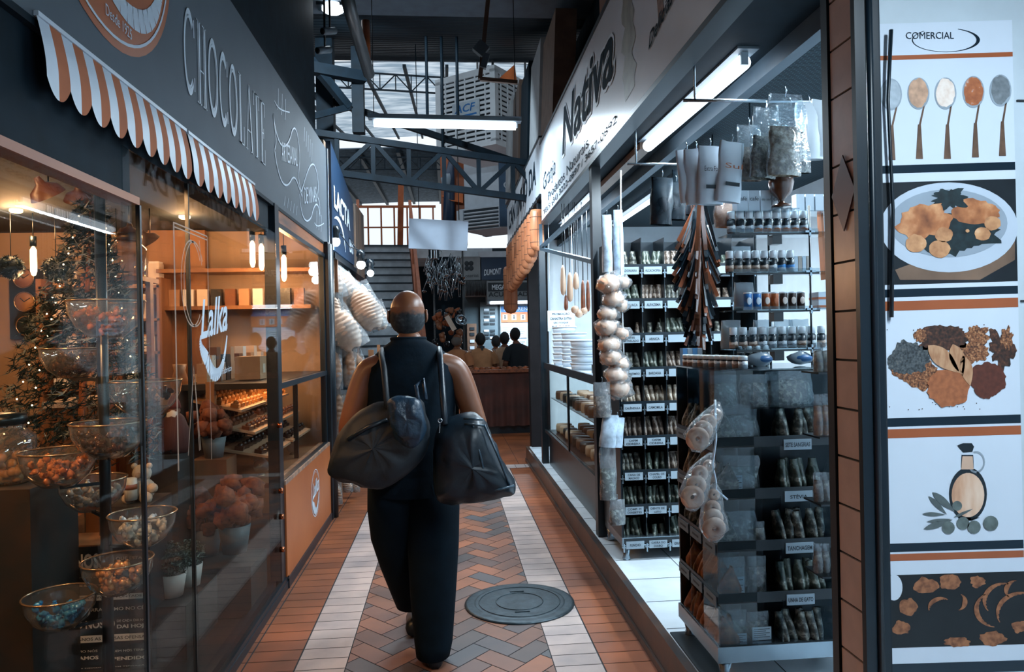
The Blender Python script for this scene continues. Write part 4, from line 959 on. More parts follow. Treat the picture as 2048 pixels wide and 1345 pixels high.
# ---------------- herb rack (further)
X0, Y0, Y1, CW, RH = 1.0, 4.15, 4.62, .137, .2
NC = 6; X1 = X0+CW*NC
rows = [['ADONIARA', 'ALCACHOFRA', 'ALECRIM', 'ALFAFA', 'ALGODOEIRO', 'ALHO'], ['ALFAVACA', 'ALFAZEMA', 'AMORA', 'ANIS ESTRELADO', 'ANGICO', 'AROEIRA'], ['ANIS ESTRELADO', 'ARNICA', 'ARRUDA', 'ARTEMISIA', 'ASSA PEIXE', 'AVELOZ'],
        ['BARBATIMÃO', 'BARDANA', 'BOLDO', 'CABELO DE MILHO', 'CACTO', 'CAJU'], ['CALÊNDULA', 'CAMOMILA', 'CANELA', 'CARDO', 'CARQUEJA', 'CASCARA'], ['CAPIM CIDREIRA', 'CAPIM CIDREIRA', 'CATUABA', 'CAVALINHA', 'CENTELHA', 'CHANANA'],
        ['CANA DE MACACO', 'CHAPEU DE COURO', 'CIPÓ', 'COENTRO', 'COMINHO', 'CRAVO'], ['COMP. P/ DIABETES', 'DENTE DE LEÃO', 'ENDRO', 'ERVA DOCE', 'ESPINHEIRA', 'EUCALIPTO'], ['FUNCHO', 'GARRA DO DIABO', 'GRAVIOLA', 'GUACO', 'GUARANÁ', 'HORTELÃ']]
rk = thing('herb_rack', 'tall black compartment rack of herb packets with grey name labels standing on chrome legs', 'rack', (X0+.3, 4.38, .165))
ZT = lambda r: 1.865-RH*r            # bottom of the compartment row r
b = MB(); b.b2((X0-.01, Y0, .25), (X1+.01, Y1, .30)); b.build('base_frame', chrome, rk, world=True)
for lx, ly in ((X0+.02, Y0+.03), (X1-.02, Y0+.03), (X0+.02, Y1-.03), (X1-.02, Y1-.03)):
    b = MB(); b.lathe([(.022, 0), (.024, .01), (.018, .03), (.028, .085)], (lx, ly, .165), 14); b.build('leg', chrome, rk, world=True)
b = MB(); b.b2((X0-.01, Y0+.22, .3), (X1+.01, Y0+.235, 2.05)); b.b2((X0-.012, Y0, .3), (X0-.006, Y1, 2.05)); b.b2((X1+.006, Y0, .3), (X1+.012, Y1, 2.05)); b.build('back_panel', rackd, rk, world=True)
b = MB()
for c_ in range(NC+1): b.b2((X0+CW*c_-.0015, Y0+.005, .3), (X0+CW*c_+.0015, Y0+.22, 2.05))
b.build('divider', rackd, rk, world=True)
b = MB(); b.b2((-.004, -.004, -.05), (.004, .004, 0)); b.b2((-.012, -.004, -.025), (.012, .002, -.017)); cme = b.mesh('connector', chrome)
for c_ in range(NC+1):
    for r in range(9): o = bpy.data.objects.new('connector', cme); C.objects.link(o); o.parent = rk; o.location = Vector((X0+CW*c_, Y0, ZT(r)))-rk.location
for r in range(9):
    z = ZT(r)
    b = MB(); b.b2((X0, Y0, z-.006), (X1, Y0+.22, z)); b.b2((X0, Y0-.002, z), (X1, Y0+.001, z+.03)); o = b.build('tray', rackd, rk, world=True)
    for c_ in range(NC):
        x = X0+CW*c_
        if x > 1.66: continue
        b = MB(); b.b2((x+.012, Y0-.006, z-.03), (x+CW-.018, Y0-.003, z+.014)); pl = b.build('name_plate', lblm, rk, world=True)
        s_ = rows[r][c_]; wd = s_.split(' '); known = c_ < 2 or (r, c_) in ((0, 3), (1, 3), (2, 3), (3, 3), (8, 2))
        rn = ['top', 'second', 'third', 'fourth', 'fifth', 'sixth', 'seventh', 'eighth', 'lowest'][r]; cn = ['first', 'second', 'third', 'fourth', 'fifth', 'sixth'][c_]
        desc = ('%s%s' % (s_.lower(), {(5, 1): ' second column', (2, 0): ' first column'}.get((r, c_), ''))) if known else '%s row %s column' % (rn, cn)
        if not known: pass
        elif len(s_) > 11 and len(wd) > 1:
            h_ = len(wd)//2 if len(wd) < 3 else (2 if len(s_) < 16 else 2); A, B_ = ' '.join(wd[:h_]), ' '.join(wd[h_:])
            cx_ = x+CW/2-.003
            for t_, zz in ((A, z-.005), (B_, z-.024)): text(t_, 'plate_lettering', lbli, pl, (cx_, Y0-.0065, zz), ((1, 0, 0), (0, 0, 1)), h=.0125, w=min(.09, .0105*len(t_)), align='CENTER', bold=.02, ext=.0004, world=True)
        else: text(s_, 'plate_lettering', lbli, pl, (x+CW/2-.003, Y0-.0065, z-.016), ((1, 0, 0), (0, 0, 1)), h=.015, w=min(.092, .0105*len(s_)), align='CENTER', bold=.02, ext=.0004, world=True)
        full = {(1, 1): 5, (2, 0): 2, (2, 1): 3, (3, 0): 4, (6, 0): 5, (6, 1): 4, (5, 1): 4, (8, 1): 3}.get((r, c_), 5)
        kd = {4: 3, 5: 2, 8: 1, 7: 1}.get(r, (r+c_) % 3)
        if (r, c_) == (4, 1): kd = 3
        n = full if x < 1.5 else 3
        for k in range(n):
            hh = .115*(1.12 if r in (5, 8) else 1) if n > 3 else .09
            put(pk_mesh(kd, (k*2+r) % 4), 'herb_packet', (x+.016+(CW-.03)*k/max(1, n-1)*.98, Y0+.07+.03*random.random(), z), (random.uniform(-.12, .06), random.uniform(-.14, .14), random.uniform(-.3, .3)),
                'dried herb bag in the %s compartment of the tall rack' % desc, 'packet', 'herb packets in the %s compartment%s' % (s_.lower(), ' (second column)' if (r, c_) == (5, 1) else ''), (1.05, 1, hh/.115))
# ---------------- herb rack (nearer) with a side facing the corridor
A0, A1, B0, B1 = 1.0, 1.62, 2.66, 3.12
rk = thing('herb_rack', 'lower black herb rack with chrome base nearest the tiled pilaster', 'rack', (1.3, 2.9, .165))
b = MB(); b.b2((A0-.01, B0-.01, .24), (A1+.01, B1, .30)); b.build('base_frame', chrome, rk, world=True)
for lx, ly in ((A0+.03, B0+.03), (A1-.03, B0+.03), (A0+.03, B1-.03), (A1-.03, B1-.03)):
    b = MB(); b.lathe([(.022, 0), (.024, .01), (.018, .025), (.028, .075)], (lx, ly, .165), 14); b.build('leg', chrome, rk, world=True)
b = MB(); b.b2((A0+.15, B0+.16, .3), (A1, B0+.175, 1.34)); b.b2((A0+.15, B0+.16, .3), (A0+.165, B1, 1.34)); b.b2((A0, B1-.01, .3), (A1, B1, 1.34)); b.build('back_panel', rackd, rk, world=True)
names2 = ['SETE SANGRIAS', 'STÉVIA', 'TANCHAGEM', 'UNHA DE GATO', 'UXI AMARELO']
ZR = lambda r: 1.055-.197*r
side_n = ['ERVA MATE', 'SABUGUEIRO', 'SALSA', 'SASSAFRAS', 'SENE', 'SUCUPIRA']
b = MB()
for xx in (1.0, 1.25, 1.45, A1): b.b2((xx-.002, B0, .3), (xx+.002, B0+.16, 1.34))
for yy in (B0, B0+.155, B0+.31, B1-.01): b.b2((A0, yy-.002, .3), (A0+.15, yy+.002, 1.34))
b.build('divider', acr, rk, world=True)
for r in range(6):
    z = ZR(r-1) if r else ZR(0)+.197
    if r == 0: z = 1.25
    z = ZR(r) if r < 5 else None
    if z is None: break
    b = MB(); b.b2((A0, B0, z-.006), (A1, B0+.16, z)); b.b2((A0, B0, z-.006), (A0+.15, B1, z)); b.b2((A0, B0-.002, z), (A1, B0+.001, z+.035)); b.b2((A0-.001, B0, z), (A0+.002, B1, z+.035)); b.build('tray', rackd, rk, world=True)
    b = MB(); b.b2((1.265, B0-.006, z-.02), (1.375, B0-.003, z+.02)); pl = b.build('name_plate', lblm, rk, world=True)
    text(names2[r], 'plate_lettering', lbli, pl, (1.32, B0-.0065, z-.009), ((1, 0, 0), (0, 0, 1)), h=.017, w=min(.098, .0115*len(names2[r])), align='CENTER', bold=.02, ext=.0004, world=True)
    for j in range(3):
        y = B0+.012+.155*j
        b = MB(); b.b2((A0-.006, y, z-.02), (A0-.003, y+.13, z+.02)); pl = b.build('name_plate', mat('dim shelf label', '5d6e79', .5), rk, world=True)
        b = MB(); b.b2((A0-.007, y+.03, z-.004), (A0-.006, y+.1, z+.004)); b.build('print', lbli, pl, world=True)
    for k in range(6):
        put(pk_mesh(r % 2, k % 4), 'herb_packet', (1.275+.03*k, B0+.05+.02*(k % 2), z), (random.uniform(-.1, .1), random.uniform(-.15, .15), random.uniform(-.3, .3)),
            'dark herb bag above the %s label of the lower rack' % names2[r].lower(), 'packet', 'herb packets in the %s compartment' % names2[r].lower(), 1.15)
    for k in range(9):
        y = B0+.03+.047*k
        put(pk_mesh(4 if r >= 3 else (2 if r % 2 else 0), k % 4), 'herb_packet', (A0+.05, y, z), (random.uniform(-.15, .15), random.uniform(-.1, .1), PI/2+random.uniform(-.3, .3)),
            'dried herb bag on the %s tray of the corridor side of the lower rack' % ['top', 'second', 'middle', 'fourth', 'bottom'][r], 'packet', 'packets on the corridor side of the lower rack, tray %s' % ['top', 'second', 'middle', 'fourth', 'bottom'][r], 1.12)
# larger bags in the unlabelled column of the lower rack
big_l = mat('paper label', 'a9b7c0', .6)
def big_bag(loc, w, h, kind, label, rot=(0, 0, 0), lab=None, d=.07, grp=None, wrap=film):
    t = thing('herb_bag', label, 'bag', loc, rot=rot, group=grp)
    packet_mb(w*.92, d*.85, h*.72, loc[0]*9+loc[2]*5).build('filling', herbs[kind], t)
    m = packet_mb(w, d, h, loc[0]*9+loc[2]*5); m.build('clear_wrap', wrap, t)
    if lab:
        m = MB(); lx, lz, lw, lh = lab; m.b2((lx-lw/2, -d/2-.004, lz-lh/2), (lx+lw/2, -d/2-.002, lz+lh/2)); o = m.build('paper_label', big_l, t)
        m = MB()
        for i in range(5): m.b2((lx-lw*.42, -d/2-.005, lz+lh*(.32-.15*i)), (lx+lw*(.42-.2*(i % 2)), -d/2-.0045, lz+lh*(.36-.15*i)))
        m.build('print', lbli, o)
    return t
big_bag((1.12, B0+.07, ZR(0)), .17, .15, 0, 'dark glossy herb bag in the unlabelled top bay of the lower rack'); big_bag((1.12, B0+.07, ZR(1)), .16, .15, 1, 'herb bag with a white paper label beside the stevia bay', lab=(-.03, .05, .05, .06))
big_bag((1.10, B0+.07, ZR(2)), .17, .13, 0, 'dark herb bag beside the tanchagem bay'); big_bag((1.19, B0+.06, ZR(2)), .045, .09, 3, 'slim pale packet beside the tanchagem bay')
big_bag((1.08, B0+.07, ZR(3)), .11, .15, 0, 'herb bag with a large curled label beside the unha de gato bay', lab=(0, .05, .07, .07)); big_bag((1.18, B0+.07, ZR(3)), .08, .15, 2, 'brown herb bag beside the unha de gato bay')
big_bag((1.08, B0+.07, ZR(4)), .12, .14, 3, 'pale powder bag with a label in the bottom bay', lab=(.01, .04, .06, .05)); big_bag((1.18, B0+.07, ZR(4)), .09, .13, 2, 'seed bag with a white barcode label in the bottom bay', lab=(0, .06, .075, .05))
big_bag((1.07, B0+.09, 1.2), .12, .12, 1, 'bluish clear bag lying near the top corner of the lower rack'); big_bag((1.33, B0+.08, 1.2), .2, .13, 0, 'wide clear bag of dark leaves at the top of the lower rack', grp=None)
big_bag((1.19, B0+.08, 1.2), .12, .12, 2, 'clear bag with brown roots at the top of the lower rack')
b = MB(); b.b2((A0, B0, 1.194), (A1, B0+.16, 1.2)); b.b2((A0, B0, 1.34), (A1, B1, 1.346)); b.build('top_shelf', acr, rk, world=True)
# ---------------- bottles
white_p = mat('white bottle plastic', 'e6eef4', .35, var=.04); amber = mat('dark bottle glass', '1c2a33', .15, coat=.5)
def bottle(name, label, group, body, lab, cap=white_p, r=.0165, h=.058, capr=.0152, caph=.03, parts=True):
    t = thing(name, label, 'bottle', (0, 0, 0), group=group)
    m = MB(); m.lathe([(r*.9, 0), (r, .004), (r, h*.88), (r*.85, h*.96), (capr*.8, h)], n=14); m.build('glass_body', body, t)
    m = MB(); m.lathe([(r+.0006, h*.06), (r+.0006, h*.86)], n=14); m.build('label_wrap', lab, t)
    m = MB(); m.lathe([(capr, h), (capr, h+caph*.9), (capr*.85, h+caph)], n=14); m.build('cap', cap, t)
    return t
labs = {}
def lab_mat(nm, top, bot):
    m = bpy.data.materials.new(nm); m.use_nodes = True; nt = m.node_tree; b_ = nt.nodes['Principled BSDF']; N = nt.nodes.new; L = nt.links.new; b_.inputs['Roughness'].default_value = .4
    t = N('ShaderNodeTexCoord'); s = N('ShaderNodeSeparateXYZ'); r = N('ShaderNodeValToRGB'); r.color_ramp.interpolation = 'CONSTANT'; e = r.color_ramp.elements
    e.new(.5); e[0].position = 0; e[0].color = (*lin(bot), 1); e[1].position = .026; e[1].color = (*lin(top), 1); e[2].position = .036; e[2].color = (*lin('16242d'), 1)
    n = N('ShaderNodeTexNoise'); n.inputs['Scale'].default_value = 60; a = N('ShaderNodeMath'); a.operation = 'MULTIPLY_ADD'; a.inputs[1].default_value = .02
    L(t.outputs['Object'], s.inputs[0]); L(t.outputs['Object'], n.inputs[0]); L(n.outputs[0], a.inputs[0]); L(s.outputs[2], a.inputs[2]); L(a.outputs[0], r.inputs[0]); L(r.outputs[0], b_.inputs['Base Color'])
    return m
LW, LO, LB, LP = lab_mat('label white', 'dde6ec', '8b9aa6'), lab_mat('label orange foot', 'b9c6d0', 'a9582a'), lab_mat('label blue', '3f86c4', 'b9c6d0'), lab_mat('label peach', 'c9b4a6', '8a6a58')
protoB = bottle('supplement_bottle', 'x y z w', None, amber, LW)
def row_bottles(n, p, q, labsq, desc, group, sc=1., proto=None):
    global protoB
    p, q = Vector(p), Vector(q)
    for i in range(n):
        o = dup(proto or protoB, p.lerp(q, i/max(1, n-1)), (0, 0, random.uniform(-.5, .5)), desc, group, scale=sc, mats={'label_wrap': labsq[i % len(labsq)] if len(labsq) < n else labsq[i]})
# display tower above the lower rack
TY = 2.92
tw = thing('display_stand', 'clear acrylic five tier stand full of small bottles above the lower rack', 'stand', (1.36, TY, 1.345))
zt = [U(1540, y_, y=TY).z for y_ in (468, 546, 620, 697, 772)]
xa, xb = 1.175, 1.53
for z in zt[:-1]:
    b = MB(); b.b2((xa-.01, TY-.06, z-.004), (xb+.14, TY+.1, z)); b.b2((xa-.01, TY-.062, z-.004), (xb+.0, TY-.06, z+.012)); b.build('shelf', acr, tw, world=True)
    b = MB(); b.b2((xa, TY-.06, z-.012), (xb, TY-.055, z-.004)); b.b2((1.335, TY-.055, z-.05), (1.375, TY-.01, z-.012)); b.build('shelf_bracket', rackd, tw, world=True)
b = MB(); b.cyl((1.352, TY+.02, 1.346), (1.352, TY+.02, 2.0), .005, n=8); b.cyl((1.485, TY-.07, 1.346), (1.485, TY-.07, 2.0), .004, n=8); b.build('pole', rackd, tw, world=True)
for z in zt[:-1]: b = MB(); b.b2((1.465, TY-.078, z-.006), (1.505, TY-.066, z+.002)); b.b2((1.481, TY-.078, z-.02), (1.489, TY-.066, z+.014)); b.build('connector', chrome, tw, world=True)
zs = zt
row_bottles(9, (xa+.0, TY-.02, zs[0]), (xb-.05, TY-.03, zs[0]), [LW, LW, LW, LO, LO, LO, LO, LO, LO], 'white capped bottle on the top tier of the acrylic stand', 'bottles on the top tier of the acrylic stand', 1.02)
row_bottles(8, (xa-.01, TY-.02, zs[1]), (xb-.11, TY-.03, zs[1]), [LP, LP, LP, LP, LP, LW, LB, LB], 'white capped bottle on the second tier of the acrylic stand', 'bottles on the second tier of the acrylic stand', 1.02)
row_bottles(11, (xa-.0, TY-.02, zs[3]), (xb+.06, TY-.03, zs[3]), [LP, LP, LP, LW, LW, LW, LW, LP, LW, LP, LP], 'white capped bottle on the fourth tier of the acrylic stand', 'bottles on the fourth tier of the acrylic stand', 1.02)
row_bottles(4, (xa+.03, TY-.02, 1.346), (xa+.13, TY-.03, 1.346), [LW], 'white capped bottle at the foot of the acrylic stand', 'bottles at the foot of the acrylic stand', .95)
# small jars along the top edge of the lower rack
jar = bottle('spice_jar', 'tiny clear capped jar along the top edge of the lower rack', 'small jars along the top edge of the lower rack', lab_mat('jar fill', 'b98f74', 'a0a9b0'), LP, r=.0175, h=.034, capr=.0175, caph=.016)
jar.location = (1.02, 3.03, 1.346)
row_bottles(10, (1.025, 2.99, 1.346), (1.13, 2.70, 1.346), [LP, LW], 'tiny clear capped jar along the top edge of the lower rack', 'small jars along the top edge of the lower rack', 1., jar)
# cans of the third tier
def can(col, col2, nm):
    t = thing('tin_can', nm, 'can', (0, 0, 0)); m = MB(); m.lathe([(.0165, 0), (.0165, .066), (.014, .068)], n=16); m.build('printed_side', mat('can '+col, col, .35, var=.15, scale=60), t)
    m = MB(); m.lathe([(.0168, .066), (.0168, .072), (0, .072)], n=16); m.build('lid', white_p, t)
    m = MB(); m.ball((0, -.0165, .036), .011, 10, (1, .15, 1.4)); m.build('emblem', mat('can mark '+col2, col2, .4), t)
    return t
cb, co, cd2 = can('2c6fae', 'c5d3df', 'blue printed can'), can('a85a30', 'd5c7bd', 'orange printed can'), can('3a2a24', 'd5c7bd', 'dark brown printed can')
cb.location = (1.235, TY-.03, zs[2]); cb['label'] = 'blue can at the left end of the third tier'; cb['group'] = 'cans on the third tier of the acrylic stand'
for i, (pr, L_2) in enumerate(((cb, 'blue can second in the third tier row'), (co, 'orange can beside the blue cans on the third tier'), (None, 'plain rust can in the middle of the third tier'), (cd2, 'dark can next to the plain rust can'), (cd2, 'dark can second from the row end'), (cd2, 'dark can ending the third tier row'))):
    loc = (1.275+.0375*i, TY-.03, zs[2])
    if pr in (co,) : pr.location = loc; pr['label'] = L_2; pr['group'] = 'cans on the third tier of the acrylic stand'
    elif pr is None: dup(co, loc, label=L_2, group='cans on the third tier of the acrylic stand', mats={'emblem': mat('can a85a30', 'a85a30')})
    elif pr is cd2 and i == 3: cd2.location = loc; cd2['label'] = L_2; cd2['group'] = 'cans on the third tier of the acrylic stand'
    else: dup(pr, loc, label=L_2, group='cans on the third tier of the acrylic stand')
for o in [protoB]:
    for c_ in list(o.children): bpy.data.objects.remove(c_)
    bpy.data.objects.remove(o)
# pouches and packs behind, boxes
def carton(loc, d, m, label, grp=None, rot=0, band=None, txt=None):
    t = thing('carton', label, 'box', loc, rot, grp); b = MB(); b.box((0, 0, d[2]/2), d); b.build('carton_body', m, t)
    if band: b = MB(); b.b2((-d[0]/2-.0006, -d[1]/2-.0006, d[2]*.12), (d[0]/2+.0006, d[1]/2+.0006, d[2]*.4)); b.build('printed_band', band, t)
    if txt: text(txt, 'print', lbli, t, (0, -d[1]/2-.001, d[2]*.5), ((1, 0, 0), (0, 0, 1)), w=d[0]*.8, align='CENTER', ext=.0004)
    return t
wbx = mat('white carton', 'bccad5', .5, var=.04); obx = mat('orange carton print', 'a3562e', .5, var=.15)
for i in range(4):
    t = carton((1.215+.05*i, TY-.02, zs[0]+.088), (.046, .05, .085), wbx, ['white coffee carton with a black print at the end over the top tier', 'white coffee carton second over the top tier', 'white coffee carton third over the top tier', 'white coffee carton beside the gourd cup'][i], 'coffee cartons over the top tier', txt=['café', 'cafe', 'do sol', 'café'][i])
b = MB(); b.b2((1.16, TY-.06, zs[0]+.083), (1.62, TY+.08, zs[0]+.087)); b.build('shelf', acr, tw, world=True)
for i in range(4): carton((1.49+.042*i, TY+.03, zs[0]+.088), (.036, .04, .08), wbx, 'small white carton in the row right of the gourd cup', 'small white cartons right of the gourd cup')
for i, (x, z, c_) in enumerate(((1.56, zs[2]+.035, obx), (1.56, zs[2], obx), (1.62, zs[2]+.04, wbx), (1.62, zs[2], wbx))): carton((x, TY+.0, z), (.05, .08, .034), wbx, ['orange banded carton, upper one in the stack beside the cans', 'orange banded carton, lower one beside the cans', 'white carton, upper one by the steel upright', 'white carton, lower one by the steel upright'][i], band=obx if i < 2 else None)
for i in range(6): carton((1.43+.018*i, TY+.05, zs[1]), (.016, .08, .07), [wbx, mat('beige carton', 'a3978c', .5)][i % 2], 'thin upright carton at the end of the second tier', 'thin cartons at the end of the second tier')
for i, (x, z, k) in enumerate(((1.2, zs[3]+.0, 1), (1.26, zs[2]+.0, 2), (1.34, zs[3]+.0, 3), (1.43, zs[3], 0), (1.25, zs[1], 3), (1.5, zs[3], 3))): big_bag((x, TY+.065, z), .09, .12, k, 'clear bag behind the %s of the acrylic stand' % ['fourth tier bottles at the end', 'third tier cans', 'fourth tier bottles near the pole', 'fourth tier bottles past the pole', 'second tier bottles', 'fourth tier by the connector'][i], d=.05, wrap=film2)
for i, x in enumerate((1.27, 1.44)):
    t = thing('pouch', ['blue and grey pouch lying at the foot of the stand pole', 'blue and grey pouch lying near the rack corner'][i], 'pouch', (x, TY-.06, 1.347)); m = MB(); m.ball((0, 0, .028), .05, 14, (1.1, .5, .56), jit=.3, seed=i); m.build('pouch_body', mat('grey pouch', '7c8a95', .3), t)
    m = MB(); m.ball((.01, -.012, .028), .035, 12, (1.1, .5, .45)); m.build('blue_print', mat('blue print', '1f5688', .35), t)
carton((1.17+.05*8, TY-.05, 1.347), (.06, .04, .05), obx, 'orange spice carton at the end of the rack top')
for i in range(4): carton((1.0+.022*i+.02, 3.07, 1.347), (.02, .04, .075), mat('light blue carton', '5a9ad0', .4) if i % 2 == 0 else wbx, ['blue white carton nearest the corridor on the rack top', 'white carton between the blue ones', 'blue carton second on the rack top', 'white carton beside the jars'][i])
# gourd cup
gc = thing('gourd_cup', 'round brown gourd cup on a dark foot standing over the bottle tiers', 'cup', (1.37, 2.86, zs[0]+.087))
gc.location = U(1563, 414, y=2.84); gc.scale = (1.15, 1.15, 1.15)
b = MB(); b.lathe([(.035, 0), (.033, .006), (.010, .014), (.012, .026), (.036, .05), (.044, .085), (.036, .118), (.03, .125)], n=24); b.build('gourd_body', mat('polished gourd', '4a2a1c', .2, var=.4, scale=10, coat=.6), gc)
b = MB(); b.lathe([(.031, .12), (.033, .135), (.028, .136)], n=20); b.build('rim', rackd, gc)
b = MB(); b.b2((1.33, 2.80, zs[0]+.0835), (1.42, 2.88, zs[0]+.0865)); b.build('shelf', acr, tw, world=True)
# ---------------- hanging rail and bags
hr = MB(); hr.cyl((1.0, 2.95, 2.46), (1.75, 2.95, 2.46), .007, n=8); hr.cyl((1.0, 3.9, 2.42), (1.75, 3.9, 2.42), .006, n=8)
for x in (1.05, 1.7): hr.cyl((x, 2.95, 2.46), (x, 2.95, 2.78), .005, n=8); hr.cyl((x, 3.9, 2.42), (x, 3.9, 2.78), .005, n=8)
struct('trim_13', hr, chrome)
def hang_bag(px, py0, py1, w, y, kind, label, wrap=film, tilt=0., d=.07, fill=.6, name='hanging_bag', lab=None, grp=None):
    top = U(px, py0, y=y); bot = U(px, py1, y=y); h = top.z-bot.z
    t = thing(name, label, 'bag', bot, rot=(0, tilt, random.uniform(-.2, .2)), group=grp)
    if kind is not None:
        packet_mb(w*.9, d*.85, h*fill, px).build('filling', kind if not isinstance(kind, int) else herbs[kind], t)
    packet_mb(w, d, h, px).build('clear_wrap' if kind is not None else 'bag_body', wrap, t)
    m = MB(); m.tube([(0, 0, h*.97), (.004, .0, h+.02), (0, 0, h+.03)], .002, 6); m.build('hook', chrome, t)
    return t
hang_bag(1500, 250, 362, .11, 2.86, 2, 'tall clear bag of brown herbs, first of the four hanging over the bottles', film); hang_bag(1525, 215, 358, .12, 2.80, 0, 'tall clear bag of dark herbs, second of the four hanging over the bottles', film, .08)
hang_bag(1568, 188, 352, .14, 2.74, 3, 'widest clear wrinkled bag hanging over the gourd cup', film, .04); hang_bag(1592, 210, 348, .13, 2.82, 0, 'clear bag of dark shreds hanging last before the white bags', film, -.06)
wbag = mat('white coffee bag', 'd5e0ea', .4, var=.08, scale=10)
for i, (px, a, c_, tl_) in enumerate(((1385, 300, 405, -.1), (1400, 297, 408, -.05), (1420, 292, 410, .02), (1455, 283, 405, .1))):
    t = hang_bag(px, a, c_, .11, 2.93-.03*i, None, ['white coffee bag, backmost of the four fanned over the brown strip', 'white coffee bag second in the fan over the brown strip', 'white coffee bag with black print, third in the fan', 'white coffee bag with brown print at the front of the fan'][i], wbag, tl_, .06)
    if i >= 2: text(['', '', 'Extra Forte', 'Sul'][i], 'print', lbli if i == 2 else orl, t, (0, -.034, .13), ((1, 0, 0), (0, 0, 1)), w=.075, h=.02, align='CENTER', ext=.001); m = MB(); m.b2((-.03, -.034, .06), (.03, -.0325, .075)); m.build('print', lbli, t)
for i, (px, a, c_) in enumerate(((1620, 205, 320), (1645, 200, 315))): hang_bag(px, a, c_, .12, 2.9, None, ['plain white bag hanging beside the inner tube lamp', 'plain white bag hanging against the pilaster'][i], mat('plain white bag', 'e2ebf2', .5, var=.05), .05*i)
dkbag = ramp_mat('dark printed bag', [(.35, '0e1820'), (.6, '27343c'), (.75, '5b6a74')], 14, .25)
for i, (px, a, c_) in enumerate(((1322, 355, 450), (1350, 365, 440), (1362, 340, 430))): hang_bag(px, a, c_, .1, 3.1+.05*i, None, ['dark printed bag hanging nearest the corridor', 'dark glossy bag second from the corridor', 'dark bag tucked behind the white coffee bags'][i], dkbag, .04)
hang_bag(1453, 398, 455, .11, 2.95, ramp_mat('orange snack', [(.3, '9a5a38'), (.7, 'd9a07c')], 30, bump=.5), 'clear bag of orange snacks beside the brown packet strip', film, 0, .09, .85)
# strip of long brown packets
ps = thing('hanging_packet_strip', 'tall fan of long dark and rust packets hanging in front of the herb rack', 'packets', U(1395, 560, y=3.25))
rust = mat('rust paper', '96502c', .6, var=.25, scale=30); dkp = mat('dark glossy packet', '15222a', .18, var=.3, coat=.5); dkb = mat('brown glossy packet', '4f2d1c', .25, var=.3, coat=.5)
PT = {}
random.seed(11)
m = MB(); m.tube([U(1400, 405, y=3.2), U(1398, 480, y=3.2), U(1402, 560, y=3.2), U(1400, 640, y=3.2), U(1404, 700, y=3.2)], [.03, .032, .026, .022, .018], 8); m.build('spine', rust, ps, world=True)
for i in range(96):
    f = (i//6)/16; py = 415+228*f+random.uniform(-6, 6); k6 = i % 6; sgn = (-1, -1, -1, -1, 1, 1)[k6]; q = (.15, .45, .75, 1., .35, .95)[k6]; wid = .62+.5*math.sin(PI*min(1, .2+f*1.0))
    L_p = random.uniform(78, 100)*(1-.25*f)
    a = U(1400+sgn*q*8, py-6, y=3.17 if q > .2 else 3.12); c2 = U(1400+sgn*q*48*wid*(1 if sgn < 0 else .75), py+L_p-16*q, y=3.17-.05*(1-q)-.02-(.05 if q < .2 else 0))
    mm = MB(); mm.beam(a, c2, .017, .004, up=(random.uniform(-.8, .8), 1, .15)); mm.build('packet', (rust if i % 3 else dkb) if q < .2 else [dkp, dkp, dkb, dkp, rust][(i*3) % 5], ps, world=True)
# cheese breads hanging in bags near the black post
crm = ramp_mat('cream cheese bread', [(.3, 'd39a78'), (.55, 'f0b896'), (.75, 'fbdcc6')], 9, .5, bump=.3)
cuts = [(1218, 568, .055), (1228, 600, .05), (1215, 628, .045), (1212, 655, .05), (1240, 612, .036), (1218, 690, .05), (1222, 716, .048), (1240, 730, .04), (1232, 752, .05), (1238, 778, .05), (1244, 566, .034), (1243, 668, .035)]
words_ = 'topmost|second|third|fourth|small outer upper|fifth|sixth|small outer lower|seventh|lowest|small outer topmost|small outer middle'.split('|')
for i, (px, py, r) in enumerate(cuts):
    c_ = U(px, py, y=4.05); t = thing('bread_bag', '%s round cream loaf bag in the column hanging by the black post' % words_[i], 'bag', c_)
    m = MB(); m.ball((0, 0, 0), r, 16, (1.25, 1.15, .98), jit=.18, seed=i); m.build('loaf', crm, t)
    m = MB(); m.ball((0.004, -.004, .002), r*1.1, 16, (1.3, 1.2, 1.02), jit=.6, seed=i*2, fr=14); m.build('clear_wrap', film, t)
cbg = MB(); cbg.tube([(1.0, 4.05, 2.42), (.99, 4.05, 1.9), (1.0, 4.06, 1.2)], .004, 6); tag(cbg.build('rope', white_p, None), 'white cord holding the column of cream loaf bags', 'cord')
for i, (px, a, c_, k) in enumerate(((1205, 765, 835, 2), (1215, 830, 895, None), (1228, 835, 895, None), (1217, 895, 1000, 1), (1235, 1000, 1050, 0), (1215, 430, 545, None), (1238, 420, 560, None))):
    hang_bag(px, a, c_, .1 if i < 5 else .06, 4.02+.01*i, k, ['small printed bag just below the loaf bags', 'pale blue printed bag at the side of the tall rack', 'white printed bag next to the pale blue one', 'clear bag of dark leaves low on the rack side', 'dark bag at the foot of the rack side', 'small clear bag above the loaf bags', 'long white bag above the loaf bags'][i], film if k is not None else mat('pale printed bag', '9fb0bf', .35, var=.4, scale=22), .12 if i in (1, 2) else 0)
